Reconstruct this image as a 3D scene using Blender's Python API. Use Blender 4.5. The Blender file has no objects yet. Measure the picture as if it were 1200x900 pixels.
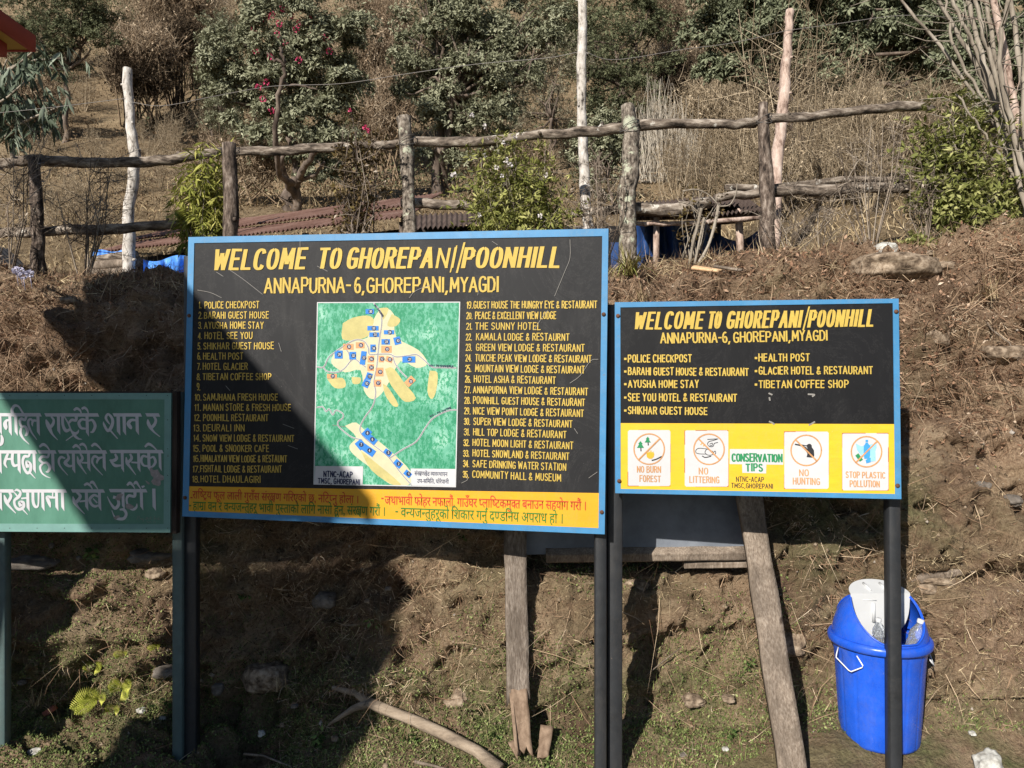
import bpy, bmesh, math, random
import numpy as np
from mathutils import Vector, Matrix, Quaternion
random.seed(7); RNG = np.random.default_rng(11)
scene = bpy.context.scene
COL = scene.collection

# ------------------------------------------------------------------ camera
CAMZ = 1.65; FPX = 906.0
cam_d = bpy.data.cameras.new('camera'); cam = bpy.data.objects.new('camera', cam_d); COL.objects.link(cam)
cam_d.sensor_width = 36.0; cam_d.lens = 36.0*FPX/1200.0; cam_d.clip_start = 0.05; cam_d.clip_end = 2000
cam.location = (0, 0, CAMZ); cam.rotation_euler = (math.radians(90), 0, 0)
scene.camera = cam
def P(px, py, d):
    """world point at photo coordinates (px,py) and distance d in front of the viewer"""
    return Vector(((px-600)/FPX*d, d, CAMZ-(py-450)/FPX*d))
# ------------------------------------------------------------------ light
SUN = Vector((0.57, 1.0, -0.62)).normalized()
world = bpy.data.worlds.new("World"); scene.world = world; world.use_nodes = True
wn = world.node_tree; bg = wn.nodes['Background']
sky = wn.nodes.new('ShaderNodeTexSky'); sky.sky_type = 'NISHITA'; sky.sun_disc = False
sky.sun_elevation = math.asin(-SUN.z); sky.sun_rotation = math.atan2(-SUN.x, -SUN.y) % (2*math.pi)
sky.altitude = 2800; sky.air_density = 1.0; sky.dust_density = 1.2
wn.links.new(sky.outputs[0], bg.inputs[0]); bg.inputs[1].default_value = 0.066
sl = bpy.data.lights.new('sun', 'SUN'); sl.energy = 5.0; sl.angle = math.radians(0.5); sl.color = (1.0, 0.945, 0.87)
so = bpy.data.objects.new('sun', sl); COL.objects.link(so); so.rotation_euler = SUN.to_track_quat('-Z', 'Y').to_euler()
so.location = (-5, -8, 9)
scene.view_settings.view_transform = 'Standard'; scene.view_settings.look = 'None'
scene.view_settings.exposure = 0.46; scene.view_settings.gamma = 1.0
scene.view_settings.use_curve_mapping = False
scene.cycles.max_bounces = 5; scene.cycles.transparent_max_bounces = 6

# ------------------------------------------------------------------ noise
def _hash(i, j, k, s):
    n = (i*374761393 + j*668265263 + k*2147483647 + s*1274126177) & 0xffffffff
    n = ((n ^ (n >> 13))*1274126177) & 0xffffffff
    n = (n ^ (n >> 16)) & 0xffff
    return n/65535.0
def vnoise(x, y, z=0.0, s=0):
    x, y, z = np.broadcast_arrays(np.asarray(x, float), np.asarray(y, float), np.asarray(z, float))
    xi = np.floor(x).astype(np.int64); yi = np.floor(y).astype(np.int64); zi = np.floor(z).astype(np.int64)
    fx, fy, fz = x-xi, y-yi, z-zi
    fx = fx*fx*(3-2*fx); fy = fy*fy*(3-2*fy); fz = fz*fz*(3-2*fz)
    r = 0
    for a in (0, 1):
        for b in (0, 1):
            for c in (0, 1):
                w = (fx if a else 1-fx)*(fy if b else 1-fy)*(fz if c else 1-fz)
                r = r + w*_hash(xi+a, yi+b, zi+c, s)
    return r*2-1
def fbm(x, y, z=0.0, o=4, s=0, g=.5):
    r = 0; a = 1; f = 1
    for i in range(o):
        r = r + a*vnoise(np.asarray(x)*f, np.asarray(y)*f, np.asarray(z)*f, s+i); a *= g; f *= 2.03
    return r
def sstep(x, a, b):
    t = np.clip((x-a)/(b-a), 0, 1); return t*t*(3-2*t)

# ------------------------------------------------------------------ materials
def nd(nt, t, **kw):
    n = nt.nodes.new(t)
    for k, v in kw.items(): setattr(n, k, v)
    return n
def ramp(nt, fac, stops):
    r = nd(nt, 'ShaderNodeValToRGB'); e = r.color_ramp.elements
    while len(e) < len(stops): e.new(0.5)
    for el, (p, c) in zip(e, stops): el.position = p; el.color = (c[0], c[1], c[2], 1)
    nt.links.new(fac, r.inputs[0]); return r.outputs[0]
def noise(nt, scale, detail=4, rough=.6, stretch=None, coord='Object', dist=0.0):
    tc = nd(nt, 'ShaderNodeTexCoord'); out = tc.outputs[coord]
    if stretch:
        mp = nd(nt, 'ShaderNodeMapping'); mp.inputs['Scale'].default_value = stretch
        nt.links.new(out, mp.inputs[0]); out = mp.outputs[0]
    n = nd(nt, 'ShaderNodeTexNoise'); n.inputs['Scale'].default_value = scale
    n.inputs['Detail'].default_value = detail; n.inputs['Roughness'].default_value = rough
    n.inputs['Distortion'].default_value = dist
    nt.links.new(out, n.inputs['Vector']); return n.outputs['Fac']
def mixc(nt, fac, a, b):
    m = nd(nt, 'ShaderNodeMix', data_type='RGBA')
    for i, v in ((0, fac), (6, a), (7, b)):
        if hasattr(v, 'links') or hasattr(v, 'is_linked'): nt.links.new(v, m.inputs[i])
        elif i == 0: m.inputs[0].default_value = v
        else: m.inputs[i].default_value = (v[0], v[1], v[2], 1)
    return m.outputs[2]
def newmat(name, rough=.8, spec=.3, metal=0.0):
    m = bpy.data.materials.new(name); m.use_nodes = True; nt = m.node_tree
    b = nt.nodes['Principled BSDF']; b.inputs['Roughness'].default_value = rough
    b.inputs['Specular IOR Level'].default_value = spec; b.inputs['Metallic'].default_value = metal
    return m, nt, b
def bump(nt, b, h, strength=.3, dist=.01):
    bp = nd(nt, 'ShaderNodeBump'); bp.inputs['Strength'].default_value = strength; bp.inputs['Distance'].default_value = dist
    nt.links.new(h, bp.inputs['Height']); nt.links.new(bp.outputs[0], b.inputs['Normal'])
def m_noise(name, stops, scale=20, rough=.8, spec=.3, stretch=None, bs=.3, bd=.005, detail=5, metal=0.0):
    m, nt, b = newmat(name, rough, spec, metal)
    f = noise(nt, scale, detail, .65, stretch)
    nt.links.new(ramp(nt, f, stops), b.inputs['Base Color'])
    if bs: bump(nt, b, f, bs, bd)
    return m
def m_tint(name, stops, rough=.6, spec=.3, nscale=0, trans=0.0):
    """colour by the per-vertex 'tint' value that differs from leaf to leaf"""
    m, nt, b = newmat(name, rough, spec)
    a = nd(nt, 'ShaderNodeAttribute'); a.attribute_name = 'tint'
    nt.links.new(ramp(nt, a.outputs['Fac'], stops), b.inputs['Base Color'])
    if trans:
        tr = nd(nt, 'ShaderNodeBsdfTranslucent'); mx = nd(nt, 'ShaderNodeMixShader'); mx.inputs[0].default_value = trans
        nt.links.new(ramp(nt, a.outputs['Fac'], stops), tr.inputs[0])
        out = nt.nodes['Material Output']
        nt.links.new(b.outputs[0], mx.inputs[1]); nt.links.new(tr.outputs[0], mx.inputs[2]); nt.links.new(mx.outputs[0], out.inputs[0])
    return m

# ------------------------------------------------------------------ mesh collecting
class MB:
    def __init__(s): s.v = []; s.q = []; s.t = []; s.n = 0; s.ti = []; s.polys = []
    def add(s, v, quads=None, tris=None, tint=None):
        v = np.asarray(v, float).reshape(-1, 3)
        if quads is not None and len(quads): s.q.append(np.asarray(quads, np.int64).reshape(-1, 4)+s.n)
        if tris is not None and len(tris): s.t.append(np.asarray(tris, np.int64).reshape(-1, 3)+s.n)
        s.v.append(v)
        if tint is None: tint = 0.5
        s.ti.append(np.broadcast_to(np.asarray(tint, float), (len(v),)).copy()); s.n += len(v)
    def poly(s, v):                                   # one flat n-gon, fan free
        v = np.asarray(v, float).reshape(-1, 3); s.v.append(v); s.ti.append(np.full(len(v), .5))
        s.polys.append(list(range(s.n, s.n+len(v)))); s.n += len(v)
    def box(s, lo, hi, tint=None):
        x0, y0, z0 = lo; x1, y1, z1 = hi
        s.add([(x0,y0,z0),(x1,y0,z0),(x1,y1,z0),(x0,y1,z0),(x0,y0,z1),(x1,y0,z1),(x1,y1,z1),(x0,y1,z1)],
              [(0,3,2,1),(4,5,6,7),(0,1,5,4),(1,2,6,5),(2,3,7,6),(3,0,4,7)], tint=tint)
    def tube(s, pts, rad, n=8, rough=0.0, seed=0, cap=True, tint=None, flat=None):
        pts = np.asarray([tuple(p) for p in pts], float); k = len(pts)
        rad = np.broadcast_to(np.asarray(rad, float), (k,))
        T = np.gradient(pts, axis=0); T /= np.linalg.norm(T, axis=1)[:, None]+1e-9
        up = np.array((0, 0, 1.0)) if abs(T[0][2]) < .9 else np.array((1.0, 0, 0))
        A = np.cross(T, up); A /= np.linalg.norm(A, axis=1)[:, None]+1e-9
        B = np.cross(T, A)
        th = np.linspace(0, 2*math.pi, n, endpoint=False)
        c, sn = np.cos(th), np.sin(th)
        off = A[:, None]*c[None, :, None]+B[:, None]*sn[None, :, None]
        r = rad[:, None]*np.ones(n)
        if rough:
            r = r*(1+rough*fbm(c[None, :]*1.3+seed*3.1, sn[None, :]*1.3, np.cumsum(np.r_[0, np.linalg.norm(np.diff(pts, axis=0), axis=1)])[:, None]*9, 3, seed))
        V = pts[:, None]+off*r[:, :, None]
        if flat is not None: V = V
        i = np.arange(k-1)[:, None]*n; j = np.arange(n)[None, :]; j2 = (j+1) % n
        Q = np.stack([i+j, i+j2, i+n+j2, i+n+j], -1).reshape(-1, 4)
        V = V.reshape(-1, 3); tr = []
        if cap:
            V = np.vstack([V, pts[:1], pts[-1:]]); a, b = k*n, k*n+1
            for q in range(n):
                tr.append((a, (q+1) % n, q)); tr.append((b, (k-1)*n+q, (k-1)*n+(q+1) % n))
        s.add(V, Q, tr, tint)
    def merge_tris(s): pass
    def mesh(s, name, m, smooth=False):
        V = np.vstack(s.v) if s.v else np.zeros((0, 3)); me = bpy.data.meshes.new(name)
        Q = np.vstack(s.q) if s.q else np.zeros((0, 4), np.int64); Tt = np.vstack(s.t) if s.t else np.zeros((0, 3), np.int64)
        pl = s.polys; me.vertices.add(len(V)); me.vertices.foreach_set('co', V.astype(np.float32).ravel())
        npol = sum(len(p) for p in pl); nl = Q.size+Tt.size+npol; nf = len(Q)+len(Tt)+len(pl)
        me.loops.add(nl); me.polygons.add(nf)
        idx = np.concatenate([Q.ravel(), Tt.ravel(), np.array([i for p in pl for i in p], np.int64)])
        tot = np.concatenate([np.full(len(Q), 4), np.full(len(Tt), 3), np.array([len(p) for p in pl], np.int64)]).astype(np.int32)
        st = np.concatenate([[0], np.cumsum(tot)[:-1]]).astype(np.int32) if nf else np.zeros(0, np.int32)
        me.loops.foreach_set('vertex_index', idx.astype(np.int32)); me.polygons.foreach_set('loop_start', st)
        me.polygons.foreach_set('loop_total', tot)
        if smooth: me.polygons.foreach_set('use_smooth', np.ones(nf, bool))
        a = me.attributes.new('tint', 'FLOAT', 'POINT'); a.data.foreach_set('value', np.concatenate(s.ti).astype(np.float32))
        me.update(calc_edges=True)
        if m: me.materials.append(m)
        return me
def thing(name, label, cat, loc, group=None, mw=None):
    o = bpy.data.objects.new(name, None); COL.objects.link(o); o.empty_display_size = .1
    if mw is not None: o.matrix_world = mw
    else: o.location = loc
    o['label'] = label; o['category'] = cat
    if group: o['group'] = group
    o['_mw'] = 0; del o['_mw']
    return o
def mw_of(o):
    m = Matrix.LocRotScale(o.location, o.rotation_euler, o.scale)
    return mw_of(o.parent) @ m if o.parent else m
def part(name, mb, m, parent, smooth=False, local=False, label=None, stuff=False):
    if not local:
        M = np.array(mw_of(parent).inverted()); mb.v = [v @ M[:3, :3].T + M[:3, 3] for v in mb.v]
    me = mb.mesh(name, m, smooth); o = bpy.data.objects.new(name, me); COL.objects.link(o); o.parent = parent
    if label: o['label'] = label
    if stuff: o['kind'] = 'stuff'
    return o
def single(name, mb, m, label, cat, loc=None, group=None, smooth=False, kind=None):
    """a thing that is one mesh; origin at its base"""
    V = np.vstack(mb.v)
    if loc is None: loc = (V[:, 0].mean(), V[:, 1].mean(), V[:, 2].min())
    L = np.array(tuple(loc)); mb.v = [v-L for v in mb.v]
    me = mb.mesh(name, m, smooth); o = bpy.data.objects.new(name, me); COL.objects.link(o); o.location = loc
    if label: o['label'] = label
    if cat: o['category'] = cat
    if group: o['group'] = group
    if kind: o['kind'] = kind
    return o

# ================================================================== TERRAIN
BASEY = [5.4, 7.0, 8.5, 12, 20, 26, 34, 60, 110]; BASEZ = [2.36, 2.45, 2.9, 4.1, 6.9, 11, 18, 45, 80]
PROF = [([-60, 2.0, 3.1, 3.5, 3.70, 3.76, 3.82, 3.93, 4.08, 4.25, 4.5], [-.15, -.12, -.08, -.03, .06, .38, .80, 1.4, 1.92, 2.17, 2.27]),
        ([-60, 2.0, 2.9, 3.1, 3.25, 3.45, 3.52, 3.60, 3.75, 3.95, 4.2, 4.5], [-.15, -.12, -.08, -.03, .08, .18, .36, .76, 1.4, 1.95, 2.25, 2.34]),
        ([-60, 2.0, 2.7, 2.9, 3.1, 3.36, 3.44, 3.52, 3.72, 3.95, 4.2, 4.5], [-.13, -.10, -.05, .08, .15, .28, .60, .95, 1.5, 2.0, 2.3, 2.44])]
PROF = [(np.array(a+BASEY), np.array(b+BASEZ)) for a, b in PROF]
def shift(x): return .035*vnoise(np.asarray(x, float)*1.3, 5.5, 0, 3)
def height(x, y):
    x = np.asarray(x, float); y = np.asarray(y, float); x, y = np.broadcast_arrays(x, y)
    yy = y-shift(x)*sstep(y, 1.0, 3.0)
    zl, zc, zr = [np.interp(yy, a, b) for a, b in PROF]
    wl = sstep(-x, .45, 1.3); wr = sstep(x, .75, 1.35)
    z = zl*wl+zr*wr+zc*(1-wl-wr)
    z = z+.10*sstep(x, 1.8, 2.9)*sstep(yy, 3.8, 4.3)
    r = x/np.maximum(y, 1)
    z = z+sstep(r, .22, .42)*(.95*sstep(y, 5.0, 7.5))*(1-sstep(y, 12, 20)*.6)
    hill = sstep(y, 8, 14)
    z = z+hill*(.7*fbm(x*.16, y*.16, 0, 3, 21)+.10*np.clip(y-12, 0, 60)*vnoise(x*.05+3, y*.04, 0, 31)*.35)
    z = z+.10*sstep(y, 5.2, 7)*fbm(x*.9, y*.9, 0, 3, 41)
    return z
def hit(px, py, dmin=2.6, off=0.0):
    """where the line of sight through (px,py) meets the ground"""
    d = np.concatenate([np.arange(dmin, 6, .004), np.arange(6, 90, .03)])
    X = (px-600)/FPX*d; Z = CAMZ-(py-450)/FPX*d
    b = np.nonzero(Z <= height(X, d)+off)[0]
    i = b[0] if len(b) else len(d)-1
    return Vector((X[i], d[i], Z[i]))
def H(x, y): return float(height(x, y))

def grid_faces(nr, nc):
    i = np.arange(nr-1)[:, None]*nc; j = np.arange(nc-1)[None, :]
    return np.stack([i+j, i+j+1, i+nc+j+1, i+nc+j], -1).reshape(-1, 4)
# --- earth material
def earth_mat():
    m, nt, b = newmat('bank earth', .95, .15)
    f1 = noise(nt, 5, 8, .7); f2 = noise(nt, 60, 6, .7); f3 = noise(nt, 1.1, 4, .6)
    c1 = ramp(nt, f1, [(.25, (.10, .062, .040)), (.42, (.29, .190, .118)), (.6, (.45, .315, .205)), (.8, (.58, .44, .30))])
    c2 = ramp(nt, f2, [(.32, (.065, .040, .026)), (.48, (.33, .225, .145)), (.72, (.64, .49, .34))])
    c = mixc(nt, .5, c1, c2)
    c = mixc(nt, ramp(nt, noise(nt, 1.7, 6, .7, None, dist=.6), [(.40, (0, 0, 0)), (.62, (.75, .75, .75))]), c, (.115, .070, .045))
    c = mixc(nt, ramp(nt, noise(nt, 2.6, 5, .7, (1, 1, 1.6)), [(.56, (0, 0, 0)), (.68, (.6, .6, .6))]), c, (.52, .39, .26))
    a = nd(nt, 'ShaderNodeAttribute'); a.attribute_name = 'tint'
    g = ramp(nt, f2, [(.3, (.05, .062, .020)), (.7, (.19, .20, .085))])
    mm = nd(nt, 'ShaderNodeMath', operation='MULTIPLY'); nt.links.new(a.outputs['Fac'], mm.inputs[0])
    nt.links.new(ramp(nt, f1, [(.35, (0, 0, 0)), (.6, (1, 1, 1))]), mm.inputs[1])
    c = mixc(nt, mm.outputs[0], c, g)
    nt.links.new(c, b.inputs['Base Color'])
    ad = nd(nt, 'ShaderNodeMath', operation='ADD'); nt.links.new(f1, ad.inputs[0]); nt.links.new(f2, ad.inputs[1])
    bump(nt, b, ad.outputs[0], 1.0, .035)
    return m
M_EARTH = earth_mat()
# profile samples, fine on the face
ys = np.concatenate([[-60, -30, -12, -5, -1, 1, 2.0], np.arange(2.4, 3.0, .025), np.arange(3.0, 3.36, .011), np.arange(3.36, 3.96, .0030), np.arange(3.96, 4.36, .0065), np.arange(4.36, 4.8, .014), np.arange(4.8, 5.7, .03)])
xs = np.concatenate([[-60, -30, -14, -9, -7, -6], np.arange(-5, -3.2, .1), np.arange(-3.2, 3.3, .0142), np.arange(3.3, 5.2, .1), [6, 7, 9, 14, 30, 60]])
X, Y0 = np.meshgrid(xs, ys); Y = Y0+shift(X)*sstep(Y0, 1.0, 3.0); Z = height(X, Y)
gy = np.gradient(Z, axis=0)/np.gradient(Y, axis=0)
ny, nz = -gy, np.ones_like(gy); ln = np.sqrt(ny**2+nz**2); ny /= ln; nz /= ln
face = sstep(Y0, 3.3-.15*sstep(X, .8, 1.3), 3.55)*(1-sstep(Y0, 4.4, 5.0))
A = Y*0.7+Z
disp = face*(.085*fbm(X*1.7, A*1.9, 0, 3, 5)+.045*np.abs(fbm(X*4.5, A*5.5, 1, 3, 8))-.02)
disp += face*(.045*(1-2*np.abs(fbm(X*6.0+9, A*7.0, 4, 3, 33)))*sstep(fbm(X*1.1, A*1.3, 7, 2, 36), -.3, .4))
led = fbm(X*.9+2, A*3.2, 0, 3, 77)                      # ledges of harder soil
disp += face*.05*sstep(led, .15, .3)-face*.05*sstep(led, -.2, -.35)
disp += (.35+.65*face)*(.026*fbm(X*12, Y*12, Z*12, 3, 12, .6)+.015*fbm(X*38, Y*38, Z*38, 2, 15))*sstep(Y0, 2, 2.6)
pit = sstep(fbm(X*8, A*9, 2, 3, 91), .38, .75)*face
disp -= .075*pit
disp -= .17*sstep(X, -.02, .10)*(1-sstep(X, 1.06, 1.16))*sstep(Z, .76, .82)*(1-sstep(Z, 1.5, 1.75))
X3 = X; Y3 = Y+disp*ny; Z3 = Z+disp*nz
moss = np.clip(.25+1.1*sstep(1-Z3, .45, .95)*1.0+.5*fbm(X*1.4, A*2, 0, 3, 61)-.35*sstep(Z3, 1.2, 2), 0, 1)
moss = np.where(Z3 < .2, np.clip(.75+.6*fbm(X*2.5, Y*3, 0, 3, 62), 0, 1), moss*.75)
mb = MB(); mb.add(np.stack([X3, Y3, Z3], -1).reshape(-1, 3), grid_faces(len(ys), len(xs)), tint=moss.ravel())
o = single('ground_and_bank', mb, M_EARTH, None, None, loc=(0, 0, 0), kind='structure', smooth=False); o.name = 'earth_bank'
o['label'] = 'steep brown earth bank with dry roots behind the signs'
BX, BY, BZ = X3, Y3, Z3
N0 = np.stack([-(fbm(X*9, A*9, 0, 2, 5))*.4, ny, nz], -1); N0 /= np.linalg.norm(N0, axis=-1)[..., None]

# hillside
def grass_ground_mat():
    m, nt, b = newmat('dry grass hill', .95, .1)
    f1 = noise(nt, .35, 8, .65); f2 = noise(nt, 6, 8, .75)
    c1 = ramp(nt, f1, [(.3, (.13, .095, .055)), (.5, (.30, .22, .13)), (.7, (.44, .34, .21))])
    c2 = ramp(nt, f2, [(.3, (.04, .03, .02)), (.5, (.24, .175, .105)), (.75, (.52, .41, .27))])
    nt.links.new(mixc(nt, .55, c1, c2), b.inputs['Base Color']); bump(nt, b, f2, 1.0, .15)
    return m
M_HILL = grass_ground_mat()
yh = np.concatenate([np.arange(5.4, 10, .09), 10*np.exp(np.linspace(0, 2.45, 150))])
rh = np.linspace(-1.7, 1.7, 220)
Rr, Yh = np.meshgrid(rh, yh); Xh = Rr*Yh; Zh = height(Xh, Yh)+np.where(Yh > 6, .06*fbm(Xh*1.7, Yh*1.7, 0, 3, 51), 0)
Zh[0] -= .03
mb = MB(); mb.add(np.stack([Xh, Yh, Zh], -1).reshape(-1, 3), grid_faces(len(yh), len(rh)))
o = single('hillside', mb, M_HILL, None, None, loc=(0, 0, 0), kind='structure', smooth=True)
o['label'] = 'steep hillside of dry brown grass behind the fence'

# ================================================================== VEGETATION TOOLS
def unit(v): return v/(np.linalg.norm(v, axis=-1, keepdims=True)+1e-9)
def leaves(mb, p, d, L, W, fold=.25, tint=None, nrm=None, droop=0.0):
    """rhombic folded leaves at points p pointing along d"""
    n = len(p); d = unit(d); L = np.broadcast_to(L, (n,))[:, None]; W = np.broadcast_to(W, (n,))[:, None]
    r = RNG.normal(size=(n, 3)) if nrm is None else nrm
    side = unit(np.cross(d, r)); up = np.cross(side, d)
    a = p; m = p+d*L*.45; t = p+d*L+np.array([0, 0, -1.0])*L*droop
    v = np.stack([a, m+side*W*.5+up*W*fold, t, m-side*W*.5+up*W*fold], 1).reshape(-1, 3)
    f = (np.arange(n)[:, None]*4+np.array([[0, 1, 2, 3]]))
    tri = np.concatenate([f[:, [0, 1, 2]], f[:, [0, 2, 3]]])
    ti = RNG.random(n) if tint is None else np.broadcast_to(tint, (n,))
    mb.add(v, None, tri, np.repeat(ti, 4))
def blades(mb, p, d, L, W, bend, tint=None):
    """thin bent blades or rootlets, three sided at the foot so they have body"""
    n = len(p); d = unit(d); L = np.broadcast_to(L, (n,))[:, None]; W = np.broadcast_to(W, (n,))[:, None]
    side = unit(np.cross(d, RNG.normal(size=(n, 3)))); 
    a = p; m = p+d*L*.5+bend*L*.25; t = p+d*L+bend*L
    v = np.stack([a-side*W*.5, a+side*W*.5, m+side*W*.4, m-side*W*.4, t], 1).reshape(-1, 3)
    b = np.arange(n)[:, None]*5
    ti = RNG.random(n) if tint is None else np.broadcast_to(tint, (n,))
    mb.add(v, b+np.array([[0, 1, 2, 3]]), b+np.array([[3, 2, 4]]), np.repeat(ti, 5))
def twigs(mb, p, q, r0, r1, tint=None, mid=None, sides=3):
    """many three-sided tapered sticks from p to q through mid"""
    n = len(p); r0 = np.broadcast_to(r0, (n,)); r1 = np.broadcast_to(r1, (n,))
    if mid is None: mid = (p+q)/2+RNG.normal(size=(n, 3))*np.linalg.norm(q-p, axis=1)[:, None]*.06
    d = unit(q-p); A = unit(np.cross(d, RNG.normal(size=(n, 3)))); B = np.cross(d, A)
    rings = []
    for c, r in ((p, r0), (mid, (r0+r1)/2), (q, r1)):
        for k in range(sides):
            th = 2*math.pi*k/sides
            rings.append(c+(A*math.cos(th)+B*math.sin(th))*r[:, None])
    v = np.stack(rings, 1).reshape(-1, 3); S = sides
    b = np.arange(n)[:, None, None]*(3*S); f = []
    for lv in (0, 1):
        for k in range(S): f.append([lv*S+k, lv*S+(k+1) % S, (lv+1)*S+(k+1) % S, (lv+1)*S+k])
    f = (b+np.array(f)[None]).reshape(-1, 4)
    ti = RNG.random(n) if tint is None else np.broadcast_to(tint, (n,))
    mb.add(v, f, None, np.repeat(ti, 3*S))
def whorls(mb, c, d, n_leaf, L, W, droop=.25, spread=1.0, tint=None):
    """clusters of leaves round twig tips"""
    n = len(c); c2 = np.repeat(c, n_leaf, 0); d2 = np.repeat(unit(d), n_leaf, 0)
    r = RNG.normal(size=(n*n_leaf, 3)); rad = unit(r-d2*(r*d2).sum(1)[:, None])
    dd = rad*spread+d2*RNG.uniform(.1, .9, (n*n_leaf, 1))+np.array([0, 0, -droop])
    t = np.repeat(RNG.random(n) if tint is None else tint, n_leaf)*.72+RNG.random(n*n_leaf)*.28
    leaves(mb, c2+unit(dd)*.01, dd, L*RNG.uniform(.7, 1.25, n*n_leaf), W*RNG.uniform(.8, 1.2, n*n_leaf), tint=t, nrm=d2+RNG.normal(size=d2.shape)*.35+[0, 0, .2])
def sphere_dirs(n): return unit(RNG.normal(size=(n, 3)))
def branch_path(a, b, k=5, wob=.08):
    a = np.array(tuple(a), float); b = np.array(tuple(b), float); L = np.linalg.norm(b-a)
    t = np.linspace(0, 1, k)[:, None]; p = a+(b-a)*t
    p[1:-1] += RNG.normal(size=(k-2, 3))*L*wob*np.sin(math.pi*t[1:-1]); return p

# ================================================================== SIGN BOARDS
class Plane:
    def __init__(s, t, r1, r2):                     # corner and axes seen from the viewer (x right, y up, z away)
        c = lambda v: Vector((v[0], v[2], v[1]))
        s.o = c(t)+Vector((0, 0, CAMZ)); s.u = c(r1).normalized(); v = c(r2); s.v = (v-s.u*v.dot(s.u)).normalized(); s.n = s.u.cross(s.v)
    def uv(s, px, py):
        d = P(px, py, 1.0)-Vector((0, 0, CAMZ)); C0 = Vector((0, 0, CAMZ))
        k = (s.o-C0).dot(s.n)/d.dot(s.n); q = C0+d*k-s.o
        return q.dot(s.u), q.dot(s.v)
    def w(s, uvs, n):
        uvs = np.asarray(uvs, float).reshape(-1, 2); n = np.broadcast_to(n, (len(uvs),))
        return np.array(s.o)+uvs[:, :1]*np.array(s.u)+uvs[:, 1:]*np.array(s.v)+n[:, None]*np.array(s.n)
    def quad(s, mb, pts, n):
        mb.poly(s.w([s.uv(*p) for p in pts][::-1], n))
    def slab(s, mb, uvs, n0, n1):                    # convex polygon given counter clockwise, as a thin solid
        a = s.w(uvs, n0); b = s.w(uvs, n1); k = len(uvs)
        mb.poly(b); mb.poly(a[::-1])
        for i in range(k):
            j = (i+1) % k; mb.poly([a[i], a[j], b[j], b[i]])

def catmull(pts, sub=4):
    p = np.asarray(pts, float); q = np.vstack([2*p[0]-p[1], p, 2*p[-1]-p[-2]]); out = []
    for i in range(1, len(q)-2):
        for t in np.linspace(0, 1, sub, endpoint=False):
            a, b, c, d = q[i-1], q[i], q[i+1], q[i+2]
            out.append(.5*((2*b)+(-a+c)*t+(2*a-5*b+4*c-d)*t*t+(-a+3*b-3*c+d)*t**3))
    out.append(p[-1]); return np.array(out)
NB = [0]
def strip(mb, pl, pts, wv, wh=None, n=.003, ext=.3, widths=None, smooth=False):
    """one painted brush stroke; wv / wh: width of upright and of level strokes (m)"""
    pts = np.asarray(pts, float)
    keep = [0]+[i for i in range(1, len(pts)) if np.linalg.norm(pts[i]-pts[i-1]) > 1e-6]; pts = pts[keep]
    if widths is not None: widths = np.asarray(widths, float)[keep]
    if len(pts) < 2: return
    if wh is None: wh = wv
    closed = np.linalg.norm(pts[0]-pts[-1]) < 1e-5
    d = np.diff(pts, axis=0); d /= np.linalg.norm(d, axis=1)[:, None]
    if not closed:
        pts = pts.copy(); pts[0] -= d[0]*ext*wv; pts[-1] += d[-1]*ext*wv
    k = len(pts); L = np.zeros((k, 2)); R = np.zeros((k, 2))
    for i in range(k):
        if closed and i in (0, k-1): a, b = d[-1], d[0]
        else: a = d[max(i-1, 0)]; b = d[min(i, k-2)]
        t = a+b
        if np.linalg.norm(t) < .2: t = b
        t = t/np.linalg.norm(t); nn = np.array((-t[1], t[0]))
        c = max(abs(nn.dot(np.array((-b[1], b[0])))), .55)
        bn = np.array((-b[1], b[0])) if not smooth else nn; c = 1 if smooth else c; hw = .5*math.hypot(bn[0]*wv, bn[1]*wh) if widths is None else .5*widths[i]
        L[i] = pts[i]+nn*hw/c; R[i] = pts[i]-nn*hw/c
    NB[0] += 1
    z = n+(NB[0] % 12)*.00006
    V = pl.w(np.vstack([L, R]), z)
    i = np.arange(k-1)
    mb.add(V, np.stack([i, i+k, i+k+1, i+1], -1))
GL = {}
def _g(ch, w, s):
    st = []
    for q in s.split(';'):
        q = q.strip(); sm = q.startswith('~'); pts = [tuple(map(float, a.split(','))) for a in q.lstrip('~').split()]
        st.append((sm, pts))
    GL[ch] = (w, st)
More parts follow.
